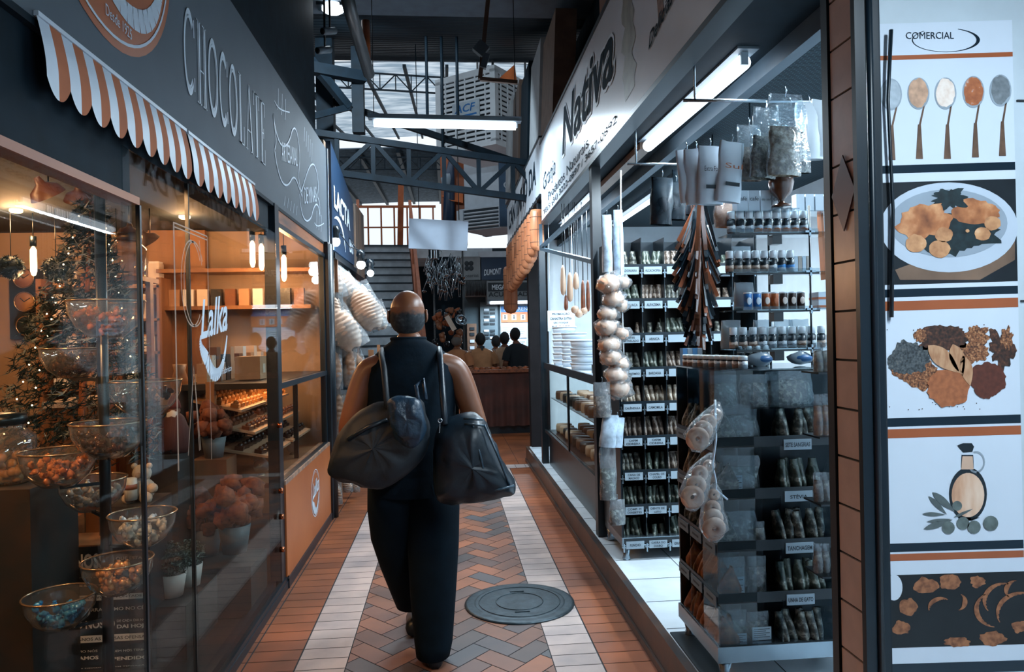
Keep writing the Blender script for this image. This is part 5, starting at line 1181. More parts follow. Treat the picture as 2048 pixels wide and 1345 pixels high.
# ring bread strands in front of the lower rack
rng = ramp_mat('pale toasted ring', [(.3, 'a8745a'), (.5, 'cf9f84'), (.7, 'e2c2ae')], 12, .6, bump=.4)
strands = [((1433, 830), (1417, 845), (1395, 878), 'upper'), ((1418, 932), (1400, 948), (1385, 995), 'middle'), ((1428, 990), (1425, 1018), (1428, 1058), 'lower')]
for i, (a, m_, c_, wd) in enumerate(strands):
    t = thing('ring_bread_bag', '%s bag of big pale ring breads hanging at the corner of the lower rack' % wd, 'bag', U(m_[0], m_[1], y=2.58))
    for j, (px, py, r) in enumerate(((a[0], a[1], .022), (m_[0], m_[1], .03), ((m_[0]+c_[0])/2, (m_[1]+c_[1])/2, .036), (c_[0], c_[1], .042))):
        m = MB(); m.torus(U(px, py, y=2.58-.012*j), r*.62, r*.42, 'y', 18, 10); o = m.build('ring_bread', rng, t, world=True)
    m = MB()
    p_ = [U(a[0]+(4 if i < 2 else 2), a[1]-(26 if i < 2 else 24), y=2.578), U(a[0], a[1]-8, y=2.58), U(m_[0], m_[1], y=2.57), U((m_[0]+c_[0])/2, (m_[1]+c_[1])/2, y=2.56), U(c_[0], c_[1], y=2.55), U(c_[0]-2, c_[1]+26, y=2.55)]
    m.tube(p_, [.006, .03, .042, .05, .054, .018], 14); m.build('clear_wrap', film, t, world=True)
m = MB(); m.tube([U(1430, 800, y=2.57), U(1432, 880, y=2.56), U(1425, 930, y=2.56), U(1432, 966, y=2.58), U(1432, 980, y=2.578), U(1455, 1000, y=2.57)], .004, 6); tag(m.build('hanging_ribbon', chalk, None), 'thin white ribbon tying the ring bread bags', 'ribbon')
# mat by the kerb, wall shelf goods by the pilaster
b = MB(); b.b2((.95, 2.2, .1655), (1.06, 3.12, .172)); tag(b.build('door_mat', mat('black rubber mat', '111d25', .5), None), 'black rubber mat on the white shop floor by the kerb', 'mat')
ws = thing('wall_shelf', 'small black wire shelf with snack packs beside the tiled pilaster', 'shelf', (1.33, 2.3, .8))
wsx0, wsx1, wy = U(1640, 900, y=2.35).x, U(1672, 900, y=2.35).x, 2.35
for py in (745, 875, 1010, 1155):
    z = U(1655, py, y=wy).z; b = MB(); b.b2((wsx0, wy, z-.006), (wsx1+.06, wy+.12, z)); b.build('shelf_board', rackd, ws, world=True)
b = MB(); b.b2((wsx1+.05, wy, .3), (wsx1+.06, wy+.12, 1.6)); b.build('side_panel', rackd, ws, world=True)
for i, (py, k) in enumerate(((875, 4), (1010, 2), (1155, 2), (745, 3))):
    for j in range(2):
        p_ = U(1652+14*j, py, y=wy); t = big_bag((p_.x, wy+.05, p_.z), .035, .1 if i != 0 else .14, k, 'snack pack on the %s board of the small wire shelf, %s' % (['second', 'third', 'lowest', 'top'][i], ['outer one', 'inner one'][j]), d=.05)
wr = MB(); wr.beam(U(1640, 430, y=3.0), U(1648, 560, y=3.0), .035, .01); tag(wr.build('wooden_board', mat('varnished wood', '8a5130', .4, var=.2), None), 'narrow varnished wooden board upright beside the bottle tiers', 'board')
light('shop_light', 'AREA', (2.0, 3.4, 2.6), 0.01, COOL, .3)
bpy.data.objects.remove(bpy.data.objects['shop_light'])
# ================================================================ INSIDE THE CHOCOLATE SHOP
bowl_g = clear('bowl glass', 'e6d9cb', 1., .04, 1.6, .06); brass = mat('worn brass rim', 'b59a80', .22, .8)
def foil(nm, c, m_=.35): return mat(nm, c, .18, m_, var=.35, scale=40, coat=.6)
fgold, fsil, fblue, fcar, fdark, fwht = foil('gold foil', 'e8a872'), foil('silver foil', 'd0dae0', .3), foil('blue foil', '2f95e0', .2), foil('caramel candy', 'c07a48', .1), foil('dark chocolate foil', '4a322a', .2), foil('white wrapper', 'cdd5da', .1)
PYL = 3.05
st = thing('candy_bowl_stand', 'tall black pole stand carrying a spiral of candy bowls inside the shop window', 'stand', U(205, 1345, y=PYL)); st.location.z = .03
pxp = U(207, 800, y=PYL).x
b = MB(); b.cyl((pxp, PYL, .05), (pxp, PYL, 2.1), .021, n=12); b.ball((pxp, PYL, 2.12), .03, 10); b.build('pole', rackd, st, world=True)
b = MB(); b.lathe([(.2, .0), (.2, .015), (.03, .03), (.02, .05)], (pxp, PYL, .03), 24); b.build('base', rackd, st, world=True)
bowls = [(212, 603, 135, 0, fcar, 'top'), (143, 697, 108, .12, fdark, 'second'), (290, 762, 130, .1, fdark, 'third'), (217, 845, 133, -.12, fdark, 'fourth'), (117, 902, 133, -.1, fcar, 'fifth'), (185, 958, 118, .1, fsil, 'sixth'), (285, 1027, 120, -.05, fwht, 'seventh'), (235, 1120, 125, -.12, fgold, 'eighth'), (120, 1190, 125, -.1, fblue, 'lowest')]
cmesh = {}
def candy_mesh(m):
    if m not in cmesh:
        q = MB(); q.ball((0, 0, 0), .017, 8, (1, .8, .75), jit=.4, seed=3); q.tube([(-.019, 0, .002), (-.012, 0, 0)], [.008, .003], 6); q.tube([(.012, 0, 0), (.019, 0, .002)], [.003, .008], 6); cmesh[m] = q.mesh('wrapped_candy', m)
    return cmesh[m]
colname = {fcar: 'caramel brown', fdark: 'dark', fsil: 'silver', fwht: 'silver and white', fgold: 'gold', fblue: 'shiny blue'}
for px, py, w, dy, cm, od in bowls:
    p = U(px, py, y=PYL+dy); r = w/2/1450*(PYL+dy)*1.0
    g_ = thing('candy_bowl', '%s glass bowl down the black pole stand, holding %s sweets' % (od, colname[cm]), 'bowl', p)
    prof = [(.004, -r*1.08), (r*.45, -r*1.0), (r*.78, -r*.72), (r*.96, -r*.35), (r, 0)]
    m = MB(); m.shell(prof, n=28); m.build('glass_body', bowl_g, g_)
    m = MB(); m.torus((0, 0, 0), r, .004, 'z', 32, 6); m.build('rim', brass, g_)
    m = MB(); m.beam((0, 0, -r*1.06), Vector((pxp, PYL, p.z-r*1.1))-p, .012); m.build('bracket', rackd, g_)
    n = 38
    for k in range(n):
        lay = k/n; rr = r*(.42+.40*lay)*math.sqrt(random.random()); a = random.random()*2*PI
        if k > n*.45: rr = r*(.82-.25*random.random())*(.62+.3*lay)
        put(candy_mesh(cm), 'wrapped_candy', (p.x+rr*math.cos(a), p.y+rr*math.sin(a), p.z-r*(.84-.60*lay)), (random.random()*3, random.random()*3, random.random()*3), 'wrapped %s sweet in the %s bowl of the pole stand' % (colname[cm], od), 'candy', 'sweets in the %s bowl of the pole stand' % od)
# decorated fir
def tuft(mb, c, n, L, droop=0.):
    for i in range(n):
        d = Vector((random.gauss(0, 1), random.gauss(0, 1), random.gauss(0, .8))).normalized()*L*random.uniform(.6, 1.1); d.z -= droop
        s = d.cross(Vector((random.random(), random.random(), random.random()))).normalized()*.0045
        mb.add([c-s, c+s, c+d], [(0, 1, 2)], False)
fir = thing('christmas_tree', 'dark fir decorated with tiny lights behind the pole stand', 'tree', (U(170, 850, y=4.0).x, 4.0, .03))
tx = U(185, 600, y=4.0).x
m1, m2 = MB(), MB()
for i in range(2300):
    t = random.random()**.8; z = 2.22-1.35*t; R_ = .07+.42*t; a = random.random()*2*PI; rr = R_*random.random()**.35
    c = Vector((tx+rr*math.cos(a)-.10*t, 4.0+rr*math.sin(a)*.8, z+.08*math.sin(rr*30)*.3)); tuft(m2 if (rr > R_*.82 and random.random() < .4) else m1, c, 7, .05)
m1.build('needles', mat('fir needles', '12282a', .6, var=.4, scale=30), fir, world=True); m2.build('needle_tips', mat('frosted needle tips', '8a8e86', .6, var=.3, scale=30), fir, world=True)
m = MB(); m.tube([(tx-.1, 4.0, .06), (tx-.06, 4.0, 1.2), (tx, 4.0, 2.2)], [.03, .02, .006], 8); m.build('trunk', MATS['worn orange wood'], fir, world=True)
be = glow('warm fairy bulb', (1, .72, .42), 9); q = MB(); q.ball((0, 0, 0), .0045, 6); bm_ = q.mesh('bulb', be)
fl_ = thing('fairy_lights', 'string of tiny warm bulbs wound round the dark fir and the black pole', 'lights', (tx, 4.0, 1.5))
for i in range(46):
    t = (i+.5)/46; a = i*2.1; R_ = (.06+.36*t)*.95; o = bpy.data.objects.new('bulb', bm_); C.objects.link(o); o.parent = fl_; o.location = (R_*math.cos(a)-.1*t, -abs(R_*math.sin(a))*.8, .7-1.3*t)
# clocks, wreaths, bulbs
YW = 6.295
ck = thing('wall_clock', 'tall dark case with three round dials on the tan wall', 'clock', U(57, 617, y=YW))
def wb(x0, y0, x1, y1, yw, d): a, c = U(x0, y0, y=yw), U(x1, y1, y=yw); return (a.x, yw-d, c.z), (c.x, yw, a.z)
m = MB(); m.b2(*wb(25, 540, 90, 678, YW, .05)); m.build('case', mat('dark clock case', '1b2124', .4), ck, world=True)
for i, (px, py, mt_) in enumerate(((48, 557, 'a5714f'), (50, 604, 'b5845f'), (54, 652, '2b3a42'))):
    p = U(px, py, y=YW-.055); dm = mat('dial '+mt_, mt_, .5); m = MB(); m.cyl(p, p+Vector((0, -.008, 0)), .075, n=28); o = m.build('dial', dm, ck, world=True)
    m = MB(); m.torus(p+Vector((0, -.008, 0)), .078, .006, 'y', 28, 6); m.build('bezel', brass, o, world=True)
    m = MB(); m.beam(p+Vector((0, -.012, 0)), p+Vector((-.03, -.012, .03)), .006); m.beam(p+Vector((0, -.012, 0)), p+Vector((.045, -.012, .03)), .005); m.build('hand', rackd, o, world=True)
for i, (px, py, r) in enumerate(((22, 535, .085), (112, 538, .085), (205, 510, .08), (235, 590, .06))):
    p = U(px, py, y=5.2); t = thing('hanging_topiary', ['dark round leaf ball hanging over the tall clock', 'dark round leaf ball hanging right of the lit bulb', 'dark leaf ball hanging behind the fir', 'small dark leaf ball under the glass jar'][i], 'topiary', p)
    m = MB()
    for k in range(260): 
        d = Vector((random.gauss(0, 1), random.gauss(0, 1), random.gauss(0, 1))).normalized()*r*.9; tuft(m, p+d, 3, .03)
    m.ball(p, r*.92, 12); m.build('leaf_ball', MATS['fir needles'], t, world=True); m = MB(); m.cyl(p, (p.x, p.y, 2.42), .003, n=6); m.build('cord', rackd, t, world=True)
ed = glow('edison bulb', (1, .74, .46), 7)
def edison(px, py, y, label, power):
    p = U(px, py, y=y); t = thing('pendant_bulb', label, 'lamp', p)
    m = MB(); m.lathe([(.008, .10), (.02, .075), (.021, -.07), (.012, -.10), (0, -.105)], n=14); m.build('bulb', ed, t); m = MB(); m.cyl((0, 0, .1), (0, 0, .17), .021, n=14); m.build('socket', rackd, t); m = MB(); m.cyl((0, 0, .17), (0, 0, 2.41-p.z), .003, n=6); m.build('cord', rackd, t)
    light('bulb_light', 'POINT', (0, 0, -.15), power, WARM, .04, parent=t)
edison(67, 522, 5.3, 'long lit filament bulb hanging beside the leaf balls', 14)
for i, (px, py) in enumerate(((505, 508), (523, 514), (553, 520), (568, 536))): edison(px, py, 5.7, ['first lit filament bulb hanging over the display case', 'second lit filament bulb hanging over the display case', 'third lit filament bulb hanging over the display case', 'lowest lit filament bulb over the display case, by the corner'][i], 7)
dome_e = glow('lamp mouth', (1, .86, .7), 6)
for i, (px, py, y) in enumerate(((97, 392, 3.4), (158, 402, 4.2), (258, 472, 4.9), (300, 484, 5.2))):  # the last two domes stand in for lamp reflections
    p = U(px, py, y=y); t = thing('pendant_lamp', ['dome pendant lamp with lit mouth nearest the street window top', 'dim small dome pendant lamp second from the window', 'dome pendant lamp standing in for a lamp reflection above the big glass jar', 'tilted dome lamp standing in for a lamp reflection beside the big glass jar'][i], 'lamp', p, rot=(.5, [-.35, .2, .3, -.5][i], 0))
    m = MB(); m.shell([(.012, .09), (.02, .06), (.06, .035), (.075, 0)], n=22); m.build('shade', mat('brown enamel shade', '5e3b29', .4), t); m = MB(); m.lathe([(0, .004), (.066, .004), (.066, .008)], n=22); m.build('bulb', dome_e if i != 1 else mat('dim bulb', '8a5a3c'), t)
    m = MB(); m.cyl(p+Vector((0, 0, .04)), (p.x, p.y, 2.42), .004, n=6); m.build('cord', rackd, t, world=True)
    if i != 1: light('lamp_light', 'SPOT', (0, 0, -.01), 25, WARM, .05, parent=t)
for i, (x, y, pw_) in enumerate(((-2.6, 3.0, 42), (-2.9, 5.2, 38), (-1.9, 5.5, 17), (-1.65, 1.7, 34), (-1.45, 1.95, 120))):  # warm fill lamps added to brighten the shop interior, no known fixtures
    t = thing('ceiling_lamp', ['added warm ceiling fill lamp in the front of the chocolate shop', 'added warm ceiling fill lamp near the clock wall', 'added warm ceiling fill lamp over the back counter', 'added warm ceiling fill lamp close to the street window', 'added warm ceiling fill lamp above the bowl stand'][i], 'lamp', (x, y, 2.415)); m = MB(); m.lathe([(.04, .004), (.04, -.012), (.03, -.02), (0, -.022)], n=20); m.build('diffuser', glow('fill lamp diffuser', (1, .7, .45), 4), t); light('lamp_light', 'POINT', (0, 0, -.07), pw_, WARM, .08, parent=t)
# glass jar with a lid, upper back, and ball jar in front
def jar_thing(p, r, h, label, cm, nb, lidm=rackd, grp=None, br=.02):
    t = thing('glass_jar', label, 'jar', p); m = MB(); m.shell([(.001, 0), (r*.9, 0), (r, r*.15), (r, h*.78), (r*.7, h*.92), (r*.68, h)], n=24); m.build('glass_body', bowl_g, t)
    m = MB(); m.lathe([(r*.74, h), (r*.76, h+.02), (r*.74, h+.04), (r*.3, h+.05)], n=24); m.build('lid', lidm, t)
    if nb:
        q = MB(); q.ball((0, 0, 0), br, 10); me = q.mesh('round_sweet', cm)
        for k in range(nb):
            a = random.random()*6.28; rr = (r-br*1.2)*math.sqrt(.35+.65*random.random()); put(me, 'round_sweet', (p[0]+rr*math.cos(a), p[1]+rr*math.sin(a), p[2]+br+br*1.5*(k//12)), (0, 0, 0), 'round sweet ball in the %s' % grp, 'candy', 'sweet balls in the %s' % grp)
    return t
pj = U(4, 965, y=3.2); jar_thing((pj.x, 3.2, pj.z), .125, .24, 'large glass jar of yellow balls with a black lid at the window edge', mat('yellow sweet', 'c79a5c', .4), 44, grp='jar at the window edge')
pj = U(258, 556, y=4.9); jar_thing((pj.x, 4.9, pj.z), .11, .24, 'big clear embossed jar hanging high on the shelf behind the fir', None, 0, mat('tin lid', '9a7a60', .3, .8))
b = MB(); b.b2((U(215, 556, y=4.9).x, 4.75, pj.z-.03), (U(300, 556, y=4.9).x, 5.05, pj.z-.001)); b.b2((U(215, 556, y=4.9).x, 4.9, pj.z-.03), (U(215, 556, y=4.9).x+.03, 4.95, .03)); b.b2((U(300, 556, y=4.9).x-.03, 4.9, pj.z-.03), (U(300, 556, y=4.9).x, 4.95, .03)); tag(b.build('shelf_stand', MATS['worn orange wood'], None), 'wooden shelf stand holding the embossed jar', 'shelf')
b = MB(); b.b2((pj.x-1.1, 3.05, .03), (U(85, 965, y=3.2).x, 3.4, U(28, 965, y=3.2).z)); 
b = MB(); b.b2((-2.3, 3.03, .03), (U(62, 1100, y=3.03).x, 3.4, U(4, 966, y=3.2).z)); tag(b.build('display_plinth', ramp_mat('dark worn plinth', [(.3, '1c2528'), (.7, '3a2c24')], 6), None), 'dark plinth under the jar of yellow balls', 'plinth')
# back shelves with goods
woodp = ramp_mat('orange pine', [(.3, '6e462f'), (.7, '96653f')], 5, .5, stretch=(1, 1, .2))
sh = thing('wall_shelves', 'wooden shelves with lit goods against the tan back wall', 'shelves', (U(190, 700, y=6.1).x, 6.1, .03))
xL, xR = U(100, 700, y=6.1).x, U(335, 700, y=6.1).x
for py in (575, 640, 705, 775): z = U(200, py, y=6.1).z; m = MB(); m.b2((xL, 5.95, z-.02), (xR, 6.28, z)); m.build('shelf_board', woodp, sh, world=True)
for xx in (xL, (xL+xR)/2, xR): m = MB(); m.b2((xx-.02, 5.95, .03), (xx+.02, 6.28, U(200, 560, y=6.1).z)); m.build('upright', woodp, sh, world=True)
gm = [mat('goods tan', 'b98a66', .5), mat('goods cream', 'd9c2ae', .5), mat('goods brown', '7a4a2e', .5), mat('goods pale', 'e0d8d0', .4), mat('goods dark', '2b2a2a', .4)]
row = ['top', 'second', 'third', 'lowest']
for r_, py in enumerate((575, 640, 705, 775)):
    z = U(200, py, y=6.1).z; x = xL+.06; k = 0
    while x < xR-.1:
        w = random.uniform(.06, .12); h = random.uniform(.08, .2)
        if abs(x+w/2-(xL+xR)/2) > w/2+.025:
            t = thing('gift_box', 'small goods box standing on the %s wooden shelf' % row[r_], 'box', (x+w/2, 6.08, z), group='goods on the %s wooden shelf' % row[r_]); m = MB(); m.box((0, 0, h/2), (w, .1, h)); m.build('box_body', gm[(k+r_) % 5], t); m = MB(); m.box((0, 0, h+.008), (w*.9, .09, .016)); m.build('lid', gm[(k+r_+2) % 5], t)
        x += w+.03; k += 1
# warm wood panel, back counter, register, bundles
b = MB(); a, c = wb(300, 440, 420, 800, 6.2, .05); b.b2(a, (c[0], c[1], 2.41)); struct('wall_panel_left', b, woodp)
ct = thing('back_counter', 'pale lit counter in the depth of the chocolate shop', 'counter', (-1.9, 5.2, .03)); m = MB(); m.b2((-2.6, 5.0, .03), (-1.67, 5.5, 1.08)); m.build('counter_body', woodp, ct, world=True); m = MB(); m.b2((-2.63, 4.97, 1.08), (-1.64, 5.53, 1.12)); m.build('worktop', mat('pale worktop', 'd8c2b0', .3), ct, world=True)
for i, (x, r_, h) in enumerate(((-2.3, .05, .18), (-2.1, .07, .12), (-1.85, .06, .22), (-1.72, .05, .15))):
    t = thing('counter_vase', ['slim pale vase on the back counter', 'low wide pot on the back counter', 'tall pale vase in the middle of the back counter', 'pale vase at the corridor end of the back counter'][i], 'vase', (x, 5.2, 1.12)); m = MB(); m.lathe([(r_*.6, 0), (r_, h*.4), (r_*.6, h*.8), (r_*.75, h)], n=18); m.build('vase_body', gm[(i+3) % 5], t)
sn = thing('santa_figurine', 'small Santa figurine with a white beard and red hat beside the pole stand', 'figurine', U(350, 905, y=4.08))
m = MB(); m.lathe([(.07, 0), (.085, .03), (.075, .12), (.05, .19), (.03, .21)], n=16); m.build('robe', mat('santa coat', '4a221c', .8), sn); m = MB(); m.ball((0, 0, .225), .032, 12); m.build('head', skin_b, sn); m = MB(); m.ball((0, -.02, .195), .032, 12, (1, .7, 1.2), jit=.4); m.build('beard', mat('santa beard', 'c9c2ba', .9), sn); m = MB(); m.lathe([(.036, 0), (.03, .03), (.012, .07), (0, .08)], (0, 0, .24), 14); m.build('hat', mat('santa hat', '6a2a20', .8), sn)
ped = MB(); zz = U(350, 905, y=4.08).z; ped.b2((U(318, 905, y=4.08).x, 3.96, .03), (U(371, 905, y=4.08).x, 4.2, zz)); tag(ped.build('display_plinth', MATS['dark worn plinth'], None), 'dark plinth under the Santa figurine', 'plinth')
tb_ = thing('teddy_bear', 'cream plush bear sitting behind the bowls', 'toy', U(285, 1000, y=3.7)); m = MB()
for c, r in (((0, 0, .05), .06), ((0, 0, .13), .045), ((-.035, 0, .165), .015), ((.035, 0, .165), .015), ((-.06, -.03, .06), .025), ((.06, -.03, .06), .025), ((-.04, -.06, .02), .03), ((.04, -.06, .02), .03)): m.ball(c, r, 12)
m.build('plush_body', mat('cream plush', 'b9a796', .9, bump=.5, scale=60), tb_); m = MB(); m.ball((0, -.042, .125), .016, 8); m.build('snout', mat('tan plush', '9a7d65', .9), tb_)
ped = MB(); zz = U(285, 1000, y=3.7).z; ped.b2((U(225, 1000, y=3.7).x, 3.56, .03), (U(320, 1000, y=3.7).x, 3.85, zz)); tag(ped.build('wooden_crate', MATS['dark worn plinth'], None), 'dark crate under the cream plush bear', 'crate')
t = thing('printed_tin', 'small printed canister between bowls and bear', 'tin', U(262, 1000, y=3.62)); m = MB(); m.lathe([(.028, 0), (.028, .1), (.02, .104)], n=18); m.build('tin_body', gm[3], t); m = MB(); m.lathe([(.0285, .05), (.0285, .075)], n=18); m.build('print', rust, t)
# prayer board
pb0, pb1 = U(102, 1097, y=3.4), U(300, 1097, y=3.4)
pbn = thing('prayer_board', 'black board printed with the PAI NOSSO prayer in pale capitals', 'sign', (pb0.x/2+pb1.x/2, 3.4, .03))
m = MB(); m.b2((pb0.x, 3.4, .03), (pb1.x, 3.62, pb0.z)); m.build('board', mat('prayer board black', '131b1f', .6), pbn, world=True); m = MB(); m.b2((pb0.x-.003, 3.397, pb0.z), (pb1.x+.003, 3.623, pb0.z+.006)); m.build('top_edge', woodp, pbn, world=True)
pri = mat('prayer print', 'd8d2c8', .6)
def pl_(s, x0, x1, y0, y1, bold=0., m_=pri, sh_=0.): a, c = U(x0, y1, y=3.3985), U(x1, y0, y=3.3985); text(s, 'lettering', m_, pbn, (a.x, 3.3985, a.z), ((1, 0, 0), (0, 0, 1)), w=c.x-a.x, h=c.z-a.z, bold=bold, shear=sh_, ext=.0008, world=True)
pl_('PAI NOSSO', 108, 228, 1106, 1142, .03); pl_('QUE ESTAIS', 232, 292, 1112, 1122); pl_('NOS CÉUS', 232, 292, 1126, 1142, .02)
pl_('SANTIFICADO SEJA', 110, 296, 1150, 1161); pl_('VOSSO NOME', 110, 296, 1164, 1177, .02)
m = MB(); a, c = U(115, 1206, y=3.399), U(292, 1186, y=3.399); m.b2((a.x, 3.3985, a.z), (c.x, 3.4, c.z)); m.build('ribbon_print', pri, pbn, world=True); 
blk_i = MATS['prayer board black']
pl_('SEJA FEITA A VOSSA VONTADE', 125, 284, 1189, 1203, .01, blk_i)
pl_('ASSIM NA TERRA COMO NO CÉU', 110, 297, 1210, 1228, .01); pl_('O PÃO NOSSO', 110, 230, 1236, 1262, .03); pl_('DE CADA DIA NOS', 234, 295, 1237, 1245); pl_('DAI HOJE', 234, 295, 1247, 1260, .03)
m = MB(); a, c = U(112, 1290, y=3.399), U(297, 1266, y=3.399); m.b2((a.x, 3.3985, a.z), (c.x, 3.4, c.z)); m.build('ribbon_print', pri, pbn, world=True)
pl_('PERDOAI-NOS AS NOSSAS OFENSAS', 114, 295, 1270, 1286, .01, blk_i)
pl_('ASSIM COMO NÓS', 113, 195, 1299, 1309); pl_('A QUEM NOS TENHA', 210, 296, 1297, 1307); pl_('PERDOAMOS', 113, 197, 1312, 1324, .03); pl_('OFENDIDO', 212, 297, 1311, 1323, .03); pl_('E NÃO NOS DEIXEIS CAIR EM TENTAÇÃO', 114, 297, 1329, 1342, .01)
pl_('MAS LIVRAI-NOS DO MAL', 114, 297, 1346, 1360, .01); pl_('AMÉM', 170, 240, 1366, 1385, .02)
ped = MB(); a = U(52, 1050, y=3.75); c = U(128, 1050, y=3.75); ped.b2((a.x, 3.7, .03), (c.x, 3.95, a.z)); tag(ped.build('wooden_crate', MATS['worn orange wood'], None), 'brown wooden crate standing behind the prayer board', 'crate')
ped = MB(); a = U(0, 1200, y=3.5); c = U(48, 1200, y=3.5); ped.b2((a.x-.2, 3.45, .03), (c.x, 3.65, a.z)); tag(ped.build('wooden_crate', woodp, None), 'low wooden crate at the edge of the window floor', 'crate')
# potted plants
def pot_plant(px, py, y, r, h, label, fm, pm, fr, flower=False):
    p = U(px, py, y=y); t = thing('potted_plant', label, 'plant', p); m = MB(); m.lathe([(r*.72, 0), (r, h), (r*.9, h), (r*.86, h*.85), (0, h*.85)], n=20); m.build('pot', pm, t)
    m = MB()
    if flower:
        for k in range(26):
            d = Vector((random.gauss(0, 1), random.gauss(0, 1), random.gauss(0, .7))).normalized()*fr*random.uniform(.4, 1)
            m.ball(Vector((0, 0, h+fr*.8))+d, fr*.34, 8, jit=.8, seed=k, fr=20)
    else:
        for k in range(420): tuft(m, Vector((0, 0, h+fr*.75))+Vector((random.gauss(0, 1), random.gauss(0, 1), random.gauss(0, .8))).normalized()*fr*random.random()**.4, 4, .022)
    m.build('flower_heads' if flower else 'foliage', fm, t)
    for s_ in (-1, 1): m = MB(); m.tube([(0, 0, h*.8), (s_*.01, 0, h+fr*.5)], .004, 6); m.build('stem', MATS['fir needles'], t)
    return t
leafm = mat('small grey green leaves', '4c5a50', .6, var=.4, scale=50); potw = mat('white ceramic pot', 'b9b4ae', .4); potg = mat('grey zinc pot', '5c6468', .5)
pot_plant(345, 1192, 3.6, .065, .11, 'white potted bushy green plant left of its twin by the glass', leafm, potw, .085); pot_plant(381, 1176, 3.75, .06, .12, 'white potted bushy green plant right of its twin by the glass', leafm, potw, .07)
ped = MB(); zb = U(345, 1192, y=3.6).z; ped.b2((-1.5, 3.45, .03), (-1.22, 3.9, zb-.001)); tag(ped.build('wooden_crate', MATS['dark worn plinth'], None), 'low dark step under the two white plant pots', 'crate')
hyd = ramp_mat('rust hydrangea', [(.3, '5a2c1e'), (.7, '94512f')], 30, .8); hyd2 = ramp_mat('dusky hydrangea', [(.3, '3a2a28'), (.7, '7a4634')], 30, .8)
pot_plant(470, 1105, 4.05, .085, .15, 'grey pot with a big round rust flower bush by the shop door', hyd, potg, .15, True); pot_plant(415, 1110, 4.2, .08, .15, 'grey pot with dusky brown flowers beside the rust flower bush', hyd2, potg, .12, True); pot_plant(428, 915, 4.4, .07, .12, 'grey pot with rust flowers raised on a box behind the door glass', hyd, potg, .12, True)
ped = MB(); p = U(470, 1105, y=4.05); p2 = U(415, 1110, y=4.2); zb = min(p.z, p2.z)-.002; ped.b2((p2.x-.12, 3.94, .03), (-1.06, 4.28, zb)); tag(ped.build('wooden_crate', MATS['dark worn plinth'], None), 'dark step under the grey flower pots by the door', 'crate')
ped = MB(); p = U(428, 915, y=4.4); ped.b2((p.x-.1, 4.3, .03), (p.x+.1, 4.5, p.z-.001)); tag(ped.build('display_plinth', woodp, None), 'tall wooden plinth under the raised rust flowers', 'plinth')
# display case inside
dc = thing('display_case', 'glazed chocolate display case with wooden slatted shelves above the orange board', 'display case', (-1.3, 5.3, .62))
m = MB(); m.b2((-1.6, 4.5, .6), (-1.08, 6.08, .63)); m.build('floor_board', woodp, dc, world=True); m = MB(); m.b2((-1.62, 4.5, .63), (-1.6, 6.08, 1.2)); m.build('back_panel', mat('case back', '3a2a22', .6), dc, world=True)
m = MB(); m.b2((-1.45, 4.49, .63), (-1.4, 4.53, 1.25)); m.build('post', woodp, dc, world=True); m = MB(); m.b2((-1.13, 5.4, .63), (-1.10, 5.43, 1.2)); m.build('post', rackd, dc, world=True)
shz = []
for k, (z, x0, x1) in enumerate(((.78, -1.5, -1.12), (.93, -1.55, -1.2), (1.07, -1.58, -1.28))):
    for (ya, yb_) in ((4.62, 5.25), (5.33, 5.98)):
        m = MB(); m.add([(x0, ya, z+.05), (x1, ya, z-.02), (x1, yb_, z-.02), (x0, yb_, z+.05), (x0, ya, z+.065), (x1, ya, z-.005), (x1, yb_, z-.005), (x0, yb_, z+.065)], [(3, 2, 1, 0), (4, 5, 6, 7), (0, 1, 5, 4), (1, 2, 6, 5), (2, 3, 7, 6), (3, 0, 4, 7)]); m.build('slanted_shelf', mat('pale shelf', 'b08a6c', .5), dc, world=True)
        q = MB(); q.box((0, 0, .012), (.05, .06, .024)); q.ball((0, 0, .028), .018, 8); me = PKM.setdefault('choc%d' % k, q.mesh('chocolate', [mat('dark chocolate', '2c1a14', .3), mat('milk chocolate', '6a3f2a', .35), mat('chocolate in gold', 'a9713e', .3)][k]))
        for i in range(7):
            for j in range(3):
                u = (j+.5)/3; put(me, 'chocolate', (x0+(x1-x0)*u, ya+.05+(yb_-ya-.1)*i/6, z+.066-.07*u), (0, .18, random.uniform(-.3, .3)), 'chocolate piece on the %s slanted shelf of the display case, %s half' % (['lower', 'middle', 'upper'][k], 'near' if ya < 5 else 'far'), 'chocolate', 'chocolates on the %s shelf of the display case, %s half' % (['lower', 'middle', 'upper'][k], 'near' if ya < 5 else 'far'))
for i, (x, y, r) in enumerate(((-1.2, 4.75, .05), (-1.18, 5.6, .045), (-1.3, 5.1, .04))):
    t = thing('glass_globe', ['clear glass globe at the near end of the case floor', 'clear glass globe at the far end of the case floor', 'small clear globe between the shelves'][i], 'globe', (x, y, .63)); m = MB(); m.ball((0, 0, r+.01), r, 16); m.build('globe_body', bowl_g, t); m = MB(); m.lathe([(r*.6, 0), (r*.4, .012)], n=14); m.build('base', brass, t)
light('case_light', 'AREA', (-1.3, 5.3, 1.17), 5, WARM, 1.2, .1, rot=(0, 0, PI/2)).parent = None
t = thing('paper_bag', 'brown paper box standing behind the case glass', 'box', (-1.3, 4.95, 1.24)); m = MB(); m.b2((-.08, -.1, 0), (.08, .1, .15)); m.build('box_body', gm[0], t); m = MB(); m.b2((.081, -.03, .04), (.082, .03, .1)); m.build('paper_label', gm[1], t)
m = MB(); m.b2((-1.6, 4.5, 1.2), (-1.04, 6.08, 1.235)); m.build('top_board', mat('case top', '27201d', .4), dc, world=True)
